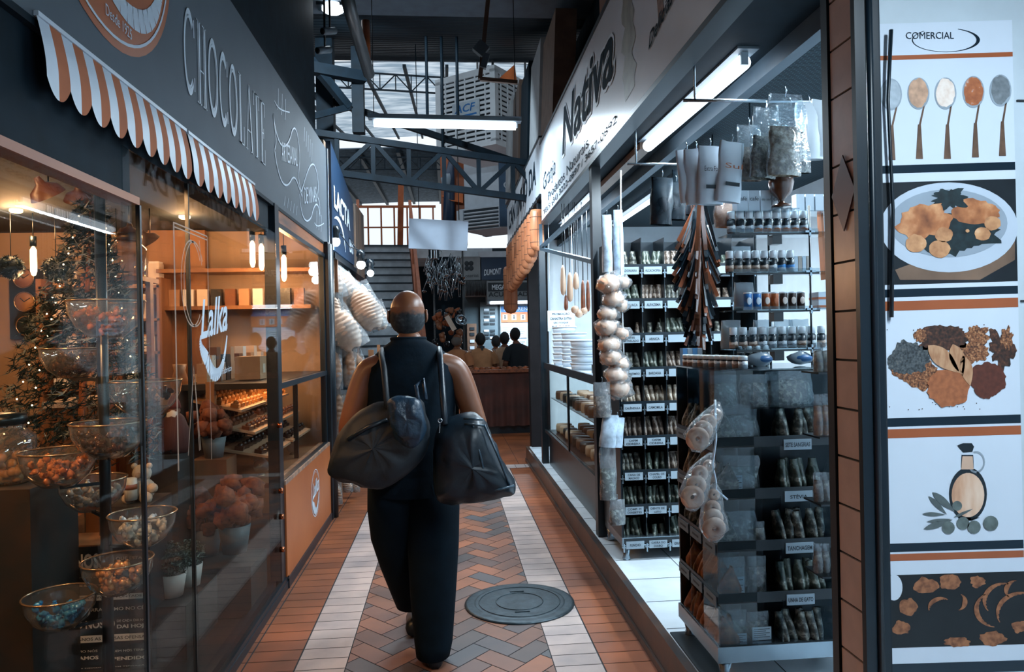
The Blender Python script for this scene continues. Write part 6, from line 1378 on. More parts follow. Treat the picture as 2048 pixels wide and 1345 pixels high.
for i in range(14):
    y = 4.62+.1*i; k = i % 5; t = thing('chocolate_box', 'standing %s box in the row on top of the display case' % ['tan', 'cream', 'brown', 'pale', 'dark'][k], 'box', (-1.5, y, 1.236), group='boxes on top of the display case, %s ones' % ['tan', 'cream', 'brown', 'pale', 'dark'][k]); m = MB(); m.b2((-.03, -.04, 0), (.03, .04, .12+.05*((i*7) % 3))); m.build('box_body', gm[k], t)
# far upper shelf of dark boxes behind the case
hs = thing('wall_shelves', 'high dark shelf of small signs and boxes behind the display case', 'shelves', (-1.75, 6.1, 1.6)); m = MB(); m.b2((-2.3, 6.0, 1.75), (-1.1, 6.28, 1.78)); m.b2((-2.3, 6.0, 2.05), (-1.1, 6.28, 2.08)); m.build('shelf_board', woodp, hs, world=True)
for i in range(10):
    t = thing('goods_pack', 'little pack in the row on the high shelf behind the case', 'pack', (-2.2+.11*i, 6.12, 1.78), group='packs on the high shelf behind the case'); m = MB(); m.box((0, 0, .07), (.08, .06, .14)); m.build('pack_body', gm[(i*3) % 5], t)
# ================================================================ NEXT STALL: sweets sign, snack bags, bare bulbs
nav = mat('navy sign', '16304a', .4, var=.1)
ls = thing('shop_sign', 'navy sign board with white LACTA lettering beyond the chalk ribbon sign', 'sign', (-1.0, 7.0, 2.3))
m = MB(); m.add([(-1.02, 6.42, 2.28), (-1.02, 7.9, 2.28), (-1.02, 7.9, 2.95), (-1.02, 6.42, 3.22), (-.98, 6.42, 2.28), (-.98, 7.9, 2.28), (-.98, 7.9, 2.95), (-.98, 6.42, 3.22)], [(0, 1, 2, 3), (7, 6, 5, 4), (0, 4, 5, 1), (1, 5, 6, 2), (2, 6, 7, 3), (3, 7, 4, 0)]); m.build('board', nav, ls, world=True)
text('LACTA', 'lettering', chalk, ls, (-.975, 6.52, 2.66), ((0, 1, -.06), (0, 0, 1)), w=1.05, h=.2, bold=.04, world=True); text('Bis', 'lettering', chalk, ls, (-.975, 7.5, 2.38), RU, w=.28, h=.15, bold=.02, world=True)
m = MB(); stroke(m, bez([(6.52, 2.56), (6.75, 2.64), (7.1, 2.58), (7.2, 2.34)]), .05, -.975, True); m.build('swoosh', chalk, ls, world=True)
m = MB(); m.b2((-1.1, 7.92, 2.2), (-.96, 8.7, 2.95)); tag(m.build('plank_screen', ramp_mat('weathered plank', [(.3, '3c3a38'), (.6, '7a5f4c')], 9, .7, stretch=(1, 1, .2)), None), 'weathered wooden panel past the navy sign', 'panel')
b = MB(); b.b2((-3.5, 8.9, 0), (-1.1, 9.0, 3.0)); struct('wall_stall_left', b, tealdk)
b = MB(); b.b2((-1.5, 6.42, 2.2), (-.96, 8.9, 2.25)); b.b2((-1.45, 6.42, 0), (-1.4, 8.9, 2.2)); struct('trim_14', b, rackd)
cool_b = glow('bare bulb', (.88, .94, 1), 12)
for i, (px, py, y) in enumerate(((671, 484, 6.5), (722, 530, 6.9), (741, 547, 7.3))):
    p = U(px, py, y=y); t = thing('bare_bulb', ['bare lit bulb at the black corner post', 'bare lit bulb over the snack bags, middle one', 'bare lit bulb over the snack bags, furthest one'][i], 'lamp', p); m = MB(); m.ball((0, 0, 0), .042 if i < 2 else .034, 16); m.build('bulb', cool_b, t)
    m = MB(); m.lathe([(.034, .03), (.03, .07), (.045, .09), (.03, .14)], n=16); m.build('socket', rackd, t); m = MB(); m.tube([(0, 0, .13), (-.1, 0, .17), (-.2, .02, 2.5-p.z)], .006, 6); m.build('cord', rackd, t); light('bulb_light', 'POINT', (0, -.02, -.06), 6.5, (.9, .95, 1), .04, parent=t)
puff = [ramp_mat('puffed ring snack', [(.3, 'a5836e'), (.5, 'cfab92'), (.7, 'e2c8b4')], 9, .55), ramp_mat('brown toast snack', [(.3, '4c3628'), (.5, '8a6850'), (.7, 'c9a78d')], 14, .5)]
def snack(px, py0, py1, wpx, y, tilt, kind, label, ribs=12, grp=None, yaw=0):
    top, bot = U(px, py0, y=y), U(px, py1, y=y); h = top.z-bot.z; w = wpx/1450*y; t = thing('snack_bag', label, 'bag', bot, rot=(0, tilt, yaw), group=grp)
    m = MB(); n = ribs*5
    def fn(u, v):
        a = 2*PI*u; e = math.sin(PI*min(.97, .06+.9*v))**.45; rib = 1+.13*abs(math.sin(ribs*PI*v+.6*math.sin(3*a)))+.05*math.sin(5*a+7*v)
        return (w*.44*math.cos(a)*e*rib, w*.32*math.sin(a)*e*rib, h*(.03+.85*v)+.01*math.sin(3*a))
    m.grid(fn, 24, n); m.build('snacks', puff[kind], t, )
    m = MB(); packet_mb(w*1.06, w*.78, h, px, m); m.build('clear_wrap', film, t)
    return t
names_ = ['ring snack bag standing tallest against the black corner post', 'ring snack bag leaning right below the middle bulb', 'ring snack bag heaped highest under the corner bulb', 'ring snack bag bulging into the corridor at the end of the row', 'ring snack bag behind the leaning ones', 'wide ring snack bag filling the upper middle of the heap', 'small ring snack bag tucked low at the corridor end', 'ring snack bag between the heap and the far end', 'ring snack bag pressed above the leaning one']
for i, (px, a, c_, w, y, tl, rb_) in enumerate(((672, 585, 690, 32, 6.50, 0, 14), (712, 585, 700, 62, 6.52, -.55, 10), (672, 500, 600, 50, 6.7, -.3, 9), (752, 560, 660, 58, 6.75, -.45, 12), (730, 560, 650, 60, 7.0, -.6, 10), (705, 510, 610, 66, 6.8, -.7, 10), (765, 600, 660, 36, 6.9, -.3, 8), (742, 535, 630, 50, 7.2, -.7, 9), (690, 560, 650, 50, 6.9, -.4, 9))): snack(px, a, c_, w, y, tl, 0, names_[i], rb_)
k = 0
for i, (px, a, c_, w, y, tl) in enumerate(((672, 695, 780, 26, 6.5, 0), (695, 690, 775, 26, 6.55, .1), (715, 695, 790, 30, 6.6, -.3), (738, 690, 770, 26, 6.7, -.4), (672, 780, 870, 28, 6.5, .1), (697, 780, 860, 28, 6.6, -.1), (670, 875, 960, 26, 6.5, .0), (690, 870, 950, 24, 6.6, .1), (672, 965, 1010, 24, 6.5, 0), (690, 955, 985, 30, 6.7, 0), (708, 962, 985, 22, 6.9, 0))):
    snack(px, a, c_, w, y, tl, 1, '%s toast bag past the black post, %s' % (['tall', 'second'][i % 2], ['upper row by the post', 'upper row second', 'upper row third', 'upper row at the end', 'middle row by the post', 'middle row second', 'lower row by the post', 'lower row second', 'standing on the floor by the post', 'standing on the floor second', 'standing on the floor third'][i]), 7)
b = MB(); b.beam((-.98, 6.6, .02), (-.98, 6.6, 2.2), .03); b.beam(U(742, 700, y=7.4), (U(742, 700, y=7.4).x, 7.4, 0), .05); b.beam(U(757, 690, y=7.6), (U(757, 690, y=7.6).x, 7.6, 0), .03); tag(b.build('stall_frame', woodp, None), 'orange wooden posts carrying the snack bags', 'frame')
# ================================================================ FAR HALL
ory = mat('orange painted steel', '9c5128', .45, var=.2); grym = mat('pale concrete step', 'b9c6cf', .7, var=.15); grd = mat('tread shadow line', '24343e', .7)
# staircase turned slightly, climbing away
sc_ = thing('staircase', 'grey stairs with orange side beams climbing behind the bald person', 'stairs', (-.86, 11.3, 0), rz=.10)
NS = 20
for i in range(NS):
    m = MB(); m.b2((-.5, .21*i-.02, .172*(i+1)-.03), (.5, .21*i+.23, .172*(i+1))); m.mi = 1; m.b2((-.5, .21*i+.01, .172*i), (.5, .21*i+.04, .172*(i+1)-.03)); m.build('step', [grd, grym], sc_)  # dark tread colour stands in for the shadow line between steps
for s_ in (-1, 1):
    m = MB(); m.beam((s_*.54, -.1, .05), (s_*.54, .21*NS, .172*NS+.05), .05, .28); m.build('side_beam', ory, sc_); m = MB(); m.beam((s_*.54, -.1, .95), (s_*.54, .21*NS, .172*NS+.95), .06, .07)
    for j in range(6): m.beam((s_*.54, .84*j, .172*4*j), (s_*.54, .84*j, .172*4*j+.95), .035)
    m.build('handrail', ory, sc_)
b = MB(); b.b2((-2.8, 15.65, 3.2), (1.0, 18, 3.4)); struct('floor_mezzanine', b, grym)
rl = thing('balcony_railing', 'orange railing of the upper landing against the bright sky', 'railing', (-1.4, 15.6, 3.4))
for k in range(9):
    x = -2.5+k*.28; m = MB(); m.beam((x, 15.9, 3.4), (x, 15.9, 4.35), .035); m.build('baluster', ory, rl, world=True)
m = MB(); m.beam((-2.6, 15.9, 4.35), (-.2, 15.9, 4.35), .05); m.beam((-2.6, 15.9, 3.9), (-.2, 15.9, 3.9), .03); m.build('top_rail', ory, rl, world=True)
m = MB(); m.beam((-1.0, 16.1, 3.4), (-.95, 16.1, 4.9), .12); tag(m.build('steel_post', ory, None), 'orange steel post at the head of the stairs', 'post')
# hanging blank sign
bs = thing('blank_sign', 'blank white rectangular sign hanging over the corridor end', 'sign', (-.09, 9.5, 2.63))
b = MB(); b.add([U(818, 437, y=9.5), U(937, 443, y=9.5), U(934, 502, y=9.5), U(817, 497, y=9.5)]+[p+Vector((0, .04, 0)) for p in (U(818, 437, y=9.5), U(937, 443, y=9.5), U(934, 502, y=9.5), U(817, 497, y=9.5))], [(3, 2, 1, 0), (4, 5, 6, 7), (0, 1, 5, 4), (1, 2, 6, 5), (2, 3, 7, 6), (3, 0, 4, 7)]); b.build('panel', mat('blank panel', 'b9c9dc', .5, var=.03), bs, world=True)
for px in (838, 918): m = MB(); p = U(px, 440, y=9.52); m.cyl(p, (p.x, p.y, 5.4), .006, n=6); m.build('wire', rackd, bs, world=True)
# evaporative cooler
wp = mat('cooler white plastic', 'dbe2e8', .5, var=.05)
ac = thing('evaporative_cooler', 'boxy white louvred cooler unit hanging high over the corridor', 'cooler', (.72, 12.3, 4.6), rz=-.66)
m = MB(); m.b2((-.56, -.56, 0), (.56, .56, 1.12)); m.build('inner_body', rackd, ac)
m = MB(); m.b2((-.60, -.60, 1.1), (.60, .60, 1.2)); m.box((0, 0, 1.24), (1.0, 1.0, .1), taper=.8); m.b2((-.60, -.60, -.06), (.60, .60, .04))
for sx_ in (-1, 1):
    for sy_ in (-1, 1): m.b2((sx_*.60, sy_*.60, 0), (sx_*.50, sy_*.50, 1.15))
m.build('casing', wp, ac)
m = MB()
for k in range(13):
    z = .07+.08*k
    for s_ in (-1, 1): m.b2((-.5, s_*.575-.01, z), (.5, s_*.575+.01, z+.045)); m.b2((s_*.575-.01, -.5, z), (s_*.575+.01, .5, z+.045))
for k in range(5):
    x = -.4+.2*k
    for s_ in (-1, 1): m.b2((x-.012, s_*.58-.01, 0), (x+.012, s_*.58+.01, 1.1)); m.b2((s_*.58-.01, x-.012, 0), (s_*.58+.01, x+.012, 1.1))
m.build('louvre', wp, ac)
blu = mat('blue logo print', '2a6fb0', .5)
for sgn in (0, 1):
    m = MB()
    if sgn == 0: m.b2((-.25, -.605, .44), (.3, -.598, .72))
    else: m.b2((-.605, -.3, .44), (-.598, .25, .72))
    o = m.build('badge', mat('badge white', 'b9c6d0', .5), ac)
    if sgn == 0: text('ACF', 'badge_lettering', blu, o, (-.2, -.607, .55), ((1, 0, 0), (0, 0, 1)), w=.42, h=.13, bold=.02, shear=.2, ext=.002); m = MB(); m.b2((-.2, -.609, .48), (.24, -.606, .51)); m.build('badge_line', blu, o)
    else: text('ACF', 'badge_lettering', blu, o, (-.607, .2, .55), ((0, -1, 0), (0, 0, 1)), w=.4, h=.13, bold=.02, shear=.2, ext=.002); m = MB(); m.b2((-.609, -.24, .48), (-.606, .2, .51)); m.build('badge_line', blu, o)
for (x, y) in ((-.5, -.5), (.5, .5), (.5, -.5), (-.5, .5)): m = MB(); m.cyl((x, y, 1.15), (x, y, 2.2), .02, n=6); m.build('hanger', rackd, ac)
m = MB(); m.beam((-.7, -.75, 1.55), (.7, .75, 1.55), .05); m.beam((.7, -.75, 1.55), (-.7, .75, 1.55), .05); 
# duct column with outlet
du = thing('air_duct', 'pale grey square duct dropping to a louvred outlet under the cooler', 'duct', (.955, 13.9, 3.52), rz=-.6)
dg = mat('duct grey', 'b3bec8', .5, var=.08)
m = MB(); m.b2((-.42, -.42, .35), (.42, .42, 1.75)); m.build('duct_body', dg, du)
m = MB(); m.box((0, 0, .17), (.95, .95, .36)); m.build('outlet_box', mat('outlet dark', '22313b', .5), du)
m = MB()
for k in range(5):
    for s_ in (-1, 1): z = .03+.065*k; m.box((0, s_*.49, z), (.8, .03, .02), (s_*.5, 0, 0)); m.box((s_*.49, 0, z), (.03, .8, .02), (0, -s_*.5, 0))
m.build('louvre', dg, du); m = MB()
for s1_ in (-1, 1):
    for s2__ in (-1, 1): m.box((s1_*.46, s2__*.46, .17), (.14, .14, .38))
m.box((0, 0, .37), (1.0, 1.0, .03)); m.box((0, 0, -.01), (.9, .9, .03)); m.build('corner_piece', dg, du)
dn = MATS['navy sign']
b = MB(); b.b2((.92, 12.2, 3.35), (1.5, 12.3, 4.5)); o = tag(b.build('hanging_banner', mat('slate blue banner', '34506b', .6), None), 'slate blue banner with a pale heart shaped emblem beside the duct', 'banner')
m = MB()
H = [(1.12+.13*(math.sin(t)**3), 4.02+.11*(.81*math.cos(t)-.31*math.cos(2*t)-.125*math.cos(3*t)-.06*math.cos(4*t))) for t in [i*2*PI/28 for i in range(28)]]
m.poly([(x, 12.195, z) for x, z in H][::-1]); m.build('emblem', dg, o); m = MB(); m.poly([(x, 12.19, z) for x, z in [(1.12+(a-1.12)*.82, 4.02+(c-4.02)*.82) for a, c in H]][::-1]); m.build('emblem', MATS['slate blue banner'], o)
text('Lambe', 'lettering', dg, o, (1.04, 12.185, 4.0), ((1, 0, 0), (0, 0, 1)), w=.16, h=.05, ext=.002)
# orange round column with sail shapes
oc = thing('orange_column', 'orange panelled column with a curved sail behind the blank sign', 'column', (.12, 14.0, 3.0))
a, c = U(880, 300, y=14), U(925, 490, y=14)
m = MB(); m.b2((a.x, 14.0, c.z), (c.x+.1, 14.3, a.z+.2)); m.build('panel', ory, oc, world=True)
m = MB(); m.add([U(882, 392, y=13.9), U(926, 378, y=13.9), U(926, 406, y=13.8), U(903, 402, y=13.7)], [(0, 1, 2, 3)]); m.build('sail', mat('bright orange cloth', 'b8602f', .7), oc, world=True)
m = MB(); m.tube([U(903, 318, y=13.9), U(899, 360, y=13.85), U(897, 480, y=13.9)], [.05, .10, .13], 10); m.build('dark_stripe', nav, oc, world=True)
m = MB(); m.ball(U(893, 362, y=13.4), .09, 10, (1, 1, 1.5), jit=.5); tag(m.build('ceiling_spotlight', mat('spotlight grey', '8797a3', .4), None), 'small silver spotlight in front of the orange column', 'lamp')
m = MB(); m.add([U(1000, 155, y=9.8), U(1028, 130, y=9.8), U(1034, 165, y=9.8), U(1000, 165, y=9.8), U(1030, 132, y=10.1)], [(0, 3, 2), (0, 2, 1), (1, 2, 4)]); tag(m.build('orange_sail', MATS['bright orange cloth'], None), 'small orange cloth sail above the cooler unit', 'sail')
# lottery shop front (frontal walls at different depths)
YD = 15.0
def slab(nm, x0, y0, x1, y1, y, m_, d=.1, **k): a, c = U(x0, y0, y=y), U(x1, y1, y=y); b = MB(); b.b2((a.x, y, c.z), (c.x, y+d, a.z)); return b.build(nm, m_, None, **k)
o = slab('wall_end_1', 815, 500, 945, 800, 17.5, tealdk); o['kind'] = 'structure'
o = slab('wall_end_2', 925, 520, 1300, 860, YD+.4, mat('shop rear wall', '45565f', .7)); o['kind'] = 'structure'
o = slab('wall_end_3', 600, 640, 830, 900, 18.5, tealdk); o['kind'] = 'structure'
o = slab('wall_end_4', 600, 500, 1100, 900, 30, mat('hall end wall', '2a3a44', .7)); o['kind'] = 'structure'
o = slab('wall_end_5', 1010, 500, 1400, 640, YD+.5, tealdk); o['kind'] = 'structure'
ds = thing('shop_sign', 'navy sign with white DUMONT lettering over the lottery shop', 'sign', U(1000, 560, y=YD))
a, c = U(962, 515, y=YD), U(1300, 556, y=YD); m = MB(); m.b2((a.x, YD, c.z), (c.x, YD+.42, a.z)); m.build('board', nav, ds, world=True); m = MB(); m.b2((a.x-.05, YD-.02, a.z), (c.x, YD+.12, a.z+.12)); m.build('edge_trim', dg, ds, world=True)
p = U(968, 552, y=YD-.01); text('DUMONT', 'lettering', chalk, ds, p, ((1, 0, .08), (0, 0, 1)), w=U(1003, 552, y=YD).x-p.x, h=.13, shear=.2, bold=.02, ext=.004, world=True); p = U(1006, 550, y=YD-.01); text('LOTERIAS', 'lettering', chalk, ds, p, ((1, 0, .08), (0, 0, 1)), w=.55, h=.13, shear=.2, bold=.02, ext=.004, world=True)
ds = thing('shop_sign', 'pale grey Loterias sign with a dark clover', 'sign', U(942, 570, y=YD)); tg = mat('beige grey sign', '7c8387', .6); a, c = U(922, 514, y=YD), U(961, 560, y=YD); m = MB(); m.b2((a.x, YD-.02, c.z), (c.x, YD+.42, a.z)); m.build('board', tg, ds, world=True)
m = MB(); cc = U(938, 532, y=YD-.03)
for dx, dz in ((-.045, .05), (.045, .05), (-.045, -.05), (.045, -.05)): m.ball(cc+Vector((dx, 0, dz)), .048, 10, (1, .2, 1.1))
m.build('clover', lbli, ds, world=True); p = U(926, 556, y=YD-.03); text('Loterias', 'lettering', lbli, ds, p, ((1, 0, .05), (0, 0, 1)), w=.32, h=.07, ext=.003, world=True)
m = MB(); a, c = U(930, 562, y=YD), U(978, 592, y=YD); m.b2((a.x, YD-.05, c.z), (c.x, YD+.42, a.z)); n_ = 16
o = m.build('shutter_box', tg, None); tag(o, 'ribbed grey shutter box under the clover sign', 'shutter'); m = MB()
for k in range(n_): m.cyl((a.x+(c.x-a.x)*(k+.5)/n_, YD-.06, c.z), (a.x+(c.x-a.x)*(k+.5)/n_, YD-.06, a.z), .012, n=6)
m.build('rib', rackd, o)
ms = thing('shop_sign', 'grey sign reading MEGA ACUMULADA above the lit posters', 'sign', U(1020, 600, y=YD-.3)); a, c = U(974, 562, y=YD-.3), U(1075, 606, y=YD-.3); m = MB(); m.b2((a.x, YD-.3, c.z), (c.x, YD+.42, a.z)); m.build('board', tg, ms, world=True)
a2, c2 = U(976, 566, y=YD-.31), U(1075, 582, y=YD-.31); m = MB(); m.b2((a2.x, YD-.31, c2.z), (c2.x, YD-.3, a2.z)); m.build('dark_band', lbli, ms, world=True)
for s_, (x, y, w, h), mm in (('MEGA', (984, 580, 26, 10), chalk), ('ACUMULADA', (977, 594, 88, 9), lbli)): p = U(x, y, y=YD-.315); text(s_, 'lettering', mm, ms, p, ((1, 0, 0), (0, 0, 1)), w=w/1450*YD, h=h/1450*YD, bold=.02, ext=.003, world=True)
a = U(980, 606, y=YD-.345); c = U(1082, 606, y=YD-.345); tube_lamp('tube_lamp', (a.x, YD-.345, a.z), (c.x, YD-.345, a.z), 'lit tube lamp over the lottery posters', 75, .03, housing=True)
# lit posters, door, slots
lp = mat('lit blue white poster', '9fb8cc', .5); 
lb_ = thing('notice_board', 'pale lottery notice board with blue heading and four framed symbols', 'notice board', U(1040, 680, y=YD+.3)); a, c = U(1000, 610, y=YD+.3), U(1085, 740, y=YD+.3); m = MB(); m.b2((a.x, YD+.3, c.z), (c.x, YD+.36, a.z)); m.build('board', lp, lb_, world=True)
a, c = U(1002, 613, y=YD+.29), U(1085, 624, y=YD+.29); m = MB(); m.b2((a.x, YD+.29, c.z), (c.x, YD+.3, a.z)); m.build('heading', blu, lb_, world=True); p = U(1008, 622, y=YD+.28); text('PREFERENCIAL', 'lettering', chalk, lb_, p, ((1, 0, 0), (0, 0, 1)), w=.75, h=.07, ext=.003, world=True)
a, c = U(1002, 625, y=YD+.29), U(1085, 644, y=YD+.29); m = MB(); m.b2((a.x, YD+.28, c.z), (c.x, YD+.3, a.z)); m.build('orange_band', orl, lb_, world=True)
for i in range(4): p = U(1010+18*i, 635, y=YD+.27); m = MB(); m.b2((p.x-.05, p.y, p.z-.06), (p.x+.05, p.y+.01, p.z+.06)); o = m.build('symbol_frame', chalk, lb_, world=True); m = MB(); m.b2((p.x-.014, p.y-.003, p.z-.04), (p.x+.014, p.y, p.z+.02)); m.ball(p+Vector((0, 0, .035)), .015, 8, (1, .3, 1)); m.build('symbol', lbli, o, world=True)
for i in range(3):
    for j in range(3): a, c = U(1003+27*i, 652+28*j, y=YD+.29), U(1026+27*i, 676+28*j, y=YD+.29); m = MB(); m.b2((a.x, YD+.285, c.z), (c.x, YD+.3, a.z)); o = m.build('sheet', mat('notice paper', 'b9c6d0', .6), lb_, world=True); m = MB(); [m.b2((a.x+.02, YD+.28, a.z-.05-.04*q), (c.x-.03-.03*(q % 2), YD+.284, a.z-.04-.04*q)) for q in range(4)]; m.build('print', mat('faint print', '6a7c8a', .6), o, world=True)
dr = thing('ticket_rack', 'grey panel with rows of small dark slots beside the notice board', 'rack', U(980, 660, y=YD+.3)); a, c = U(960, 605, y=YD+.3), U(998, 760, y=YD+.3); m = MB(); m.b2((a.x, YD+.3, c.z), (c.x, YD+.36, a.z)); m.build('panel', mat('grey door', '55666f', .5), dr, world=True)
for r_ in range(9):
    for q in range(2):
        if r_ == 5: continue
        a, c = U(968+12*q, 618+7*r_, y=YD+.29), U(978+12*q, 622+7*r_, y=YD+.29); m = MB(); m.b2((a.x, YD+.28, c.z), (c.x, YD+.3, a.z)); m.build('slot', lbli if (r_+q) % 3 else chalk, dr, world=True)
dk2 = thing('ticket_machine', 'tall brown box with small labels beside the ticket rack', 'machine', U(943, 700, y=YD+.1)); a, c = U(934, 648, y=YD+.1), U(955, 760, y=YD+.1); m = MB(); m.b2((a.x, YD+.1, 0), (c.x, YD+.4, a.z)); m.build('machine_body', mat('machine brown', '6e5546', .6), dk2, world=True)
for q, py in enumerate((655, 666, 680, 693)): a, c = U(940, py, y=YD+.09), U(949, py+6, y=YD+.09); m = MB(); m.b2((a.x, YD+.09, c.z), (c.x, YD+.1, a.z)); m.build('label_plate', chalk if q > 1 else lbli, dk2, world=True)
# counter with red brown cloth
kc = thing('market_counter', 'long counter wrapped in dark red brown cloth before the queue', 'counter', (.75, 11, 0)); a, c = U(922, 741, y=11), U(1082, 741, y=11)
m = MB()
def cl(u, v): x = a.x+(c.x+.6-a.x)*u; return (x, 11+.03*math.sin(u*70)*(1-v), .12+(a.z-.14)*v)
m.grid(cl, 90, 3); m.build('cloth_front', ramp_mat('dark red cloth', [(.3, '2a1512'), (.7, '4c2319')], 4, .8), kc, world=True); m = MB(); m.b2((a.x-.03, 10.96, a.z-.05), (c.x+.6, 11.7, a.z)); m.build('top_board', ramp_mat('goods on counter edge', [(.3, '3a1f16'), (.55, '8a4a28'), (.7, '2a1a16')], 20, .6), kc, world=True); m = MB(); m.b2((a.x, 11.06, 0), (c.x+.6, 11.6, .14)); m.b2((a.x, 11.6, 0), (c.x+.6, 11.64, a.z-.05)); m.build('base', rackd, kc, world=True)
random.seed(5)
for i in range(16):
    p = Vector((a.x+.06+.085*i, 11.12, a.z)); t = thing('goods_pack', 'small rust pack in the row along the counter edge', 'pack', p, group='packs along the counter edge', rz=random.uniform(-.5, .5)); m = MB(); m.box((0, 0, .012), (.07, .1, .024)); m.ball((0, 0, .028), .025, 8, (1.2, 1.4, .4)); m.build('pack_body', [rust, gm[2], orl][i % 3], t)
# people in the queue (seen from behind, waist hidden by the counter)
def queue_person(px, headpy, y, h, shirt, hairm, label, wpx=46, lean=0., turn=0., skinm=skin, striped=False, bald=False, armx=1.):
    p = U(px, headpy, y=y); hz_ = p.z; t = thing('person', label, 'person', (p.x, y, 0), rz=turn); k = hz_/1.60
    V = [(0, 0, .95*k), (0, 0, 1.2*k), (0, 0, 1.36*k), (lean*.5, 0, 1.44*k), (lean, 0, 1.53*k)]; E_ = [(0, 1), (1, 2), (2, 3), (3, 4)]; R = [.11, .12, .10, .06, .055]
    for s_ in (-1, 1):
        i = len(V); V.extend([(s_*.18, 0, 1.36*k), (s_*.24, .02, 1.1*k), (s_*.2*armx, .2, .98*k)]); E_.extend([(2, i), (i, i+1), (i+1, i+2)]); R.extend([.06, .045, .03]); hand(V, E_, R, i+2, (0, 1, -.1), (-s_, 0, .2), .5, .9)
    for s_ in (-1, 1): i = len(V); V.extend([(s_*.09, 0, .88*k), (s_*.1, .01, .48*k), (s_*.1, 0, .08), (s_*.1, .14, .035)]); E_.extend([(0, i), (i, i+1), (i+1, i+2), (i+2, i+3)]); R.extend([.085, .06, .042, .035])
    skin_mesh('body', V, E_, R, skinm, t, world=False)
    m = MB(); c_ = (lean, .01, 1.62*k); m.ball(c_, .1, 18, (.8, .98, 1.12)); m.ball((lean, .11, 1.6*k), .018, 8, (.8, 1, 1.2))
    for s_ in (-1, 1): m.ball((lean+s_*.082, 0, 1.61*k), .026, 8, (.4, .7, 1))
    m.build('head', skinm, t)
    m = MB(); m.ball((lean, -.012, 1.635*k-(.02 if bald else 0)), .106, 18, (.82, .95, 1.05 if not bald else .8)); m.build('hair', hairm, t)
    m = MB(); loft(m, [(0, 0, .86*k, .18, .13), (0, 0, 1.0*k, .185, .135), (0, 0, 1.2*k, .19, .14), (0, 0, 1.34*k, .205, .13), (lean*.3, 0, 1.41*k, .17, .1), (lean*.5, 0, 1.46*k, .08, .075)], 20)
    for s_ in (-1, 1): m.tube([(s_*.16, 0, 1.37*k), (s_*.215, .005, 1.27*k), (s_*.235, .015, 1.16*k)], [.075, .072, .07], 12, False)
    m.build('shirt', shirt, t)
    m = MB()
    loft(m, [(0, 0, .84*k, .17, .125), (0, 0, .95*k, .18, .13)], 18)
    for s_ in (-1, 1): loft(m, [(s_*.1, 0, .08, .06, .07), (s_*.1, .01, .45*k, .075, .08), (s_*.09, 0, .86*k, .1, .12)], 14)
    m.build('trousers', trou, t)
    return t
def stripe_mat():
    m = bpy.data.materials.new('striped jersey'); m.use_nodes = True; nt = m.node_tree; b_ = nt.nodes['Principled BSDF']; N = nt.nodes.new; L = nt.links.new; t = N('ShaderNodeTexCoord'); w_ = N('ShaderNodeTexWave'); w_.bands_direction = 'Z'; w_.inputs['Scale'].default_value = 7; r = N('ShaderNodeValToRGB'); r.color_ramp.interpolation = 'CONSTANT'; r.color_ramp.elements[1].position = .5
    r.color_ramp.elements[0].color = (*lin('3c4a54'), 1); r.color_ramp.elements[1].color = (*lin('b9c3cb'), 1); L(t.outputs['Object'], w_.inputs[0]); L(w_.outputs[0], r.inputs[0]); L(r.outputs[0], b_.inputs['Base Color']); return m
dh = mat('dark hair', '11181c', .7); gh = mat('grey shaved hair', '5a5450', .8)
hm_ = lambda n, c: mat(n, c, .85, var=.1, scale=12, bump=.2)
queue_person(914, 684, 11.9, 1.7, hm_('orange shirt', 'a86e48'), gh, 'person in a plain orange shirt with shaved head at the start of the queue', skinm=skin, turn=-.5, bald=True)
o = queue_person(962, 682, 12.3, 1.7, hm_('peach t shirt', 'c08b62'), dh, 'dark haired person in a peach t-shirt with a small dark mark on the back', lean=-.01); m = MB(); m.poly([(.01+.035*math.cos(t)*(1+.5*math.sin(3*t)), -.142, 1.3+.045*math.sin(t)) for t in [i*PI/9 for i in range(18)]], (0, -.002, 0)); m.build('shirt_print', lbli, o)
queue_person(992, 686, 13.3, 1.7, stripe_mat(), dh, 'dark haired person in a striped jersey in the queue', turn=.3)
queue_person(1009, 680, 12.6, 1.7, hm_('cream shirt', 'b89a80'), dh, 'person in a cream shirt standing close beside the dark jacket', skinm=skin_b)
queue_person(1036, 672, 12.2, 1.75, hm_('black jacket', '0e1a22'), dh, 'person in a black jacket and hood at the end of the queue', lean=-.06, skinm=skin_b, turn=.4)
# kitchenware cluster
kw = thing('utensil_display', 'hanging display bundle frame of the kitchenware stall', 'display frame', (-.35, 12.0, 2.2)); kx0, kx1 = U(866, 500, y=12).x, U(925, 500, y=12).x
m = MB(); m.beam((kx0, 12.0, 2.95), (kx1, 12.0, 2.95), .03); m.beam((kx0, 12.2, 2.6), (kx1, 12.2, 2.6), .03); m.beam((kx0, 12.1, 0), (kx0, 12.1, 2.95), .03); m.beam((kx1, 12.1, 0), (kx1, 12.1, 2.95), .03); m.build('rail', rackd, kw, world=True)
b = MB(); b.b2((kx0-.02, 12.75, 0), (kx1-.1, 12.85, 2.9)); struct('wall_stall_far', b, tealdk)
shin = mat('shiny aluminium', 'aab6be', .15, 1., var=.15); random.seed(9)
def ladle(): m = MB(); m.cyl((0, 0, 0), (0, .0, -.3), .007, n=6); m.shell([(.045, 0), (.04, -.025), (.001, -.045)], (0, -.03, -.29), 12); return m
def pan(): m = MB(); m.lathe([(.10, 0), (.12, .05), (.125, .055), (.118, .05), (.095, .006), (0, .006)], (0, 0, -.3), 18); m.beam((.11, 0, -.26), (.3, 0, -.2), .02, .008); return m
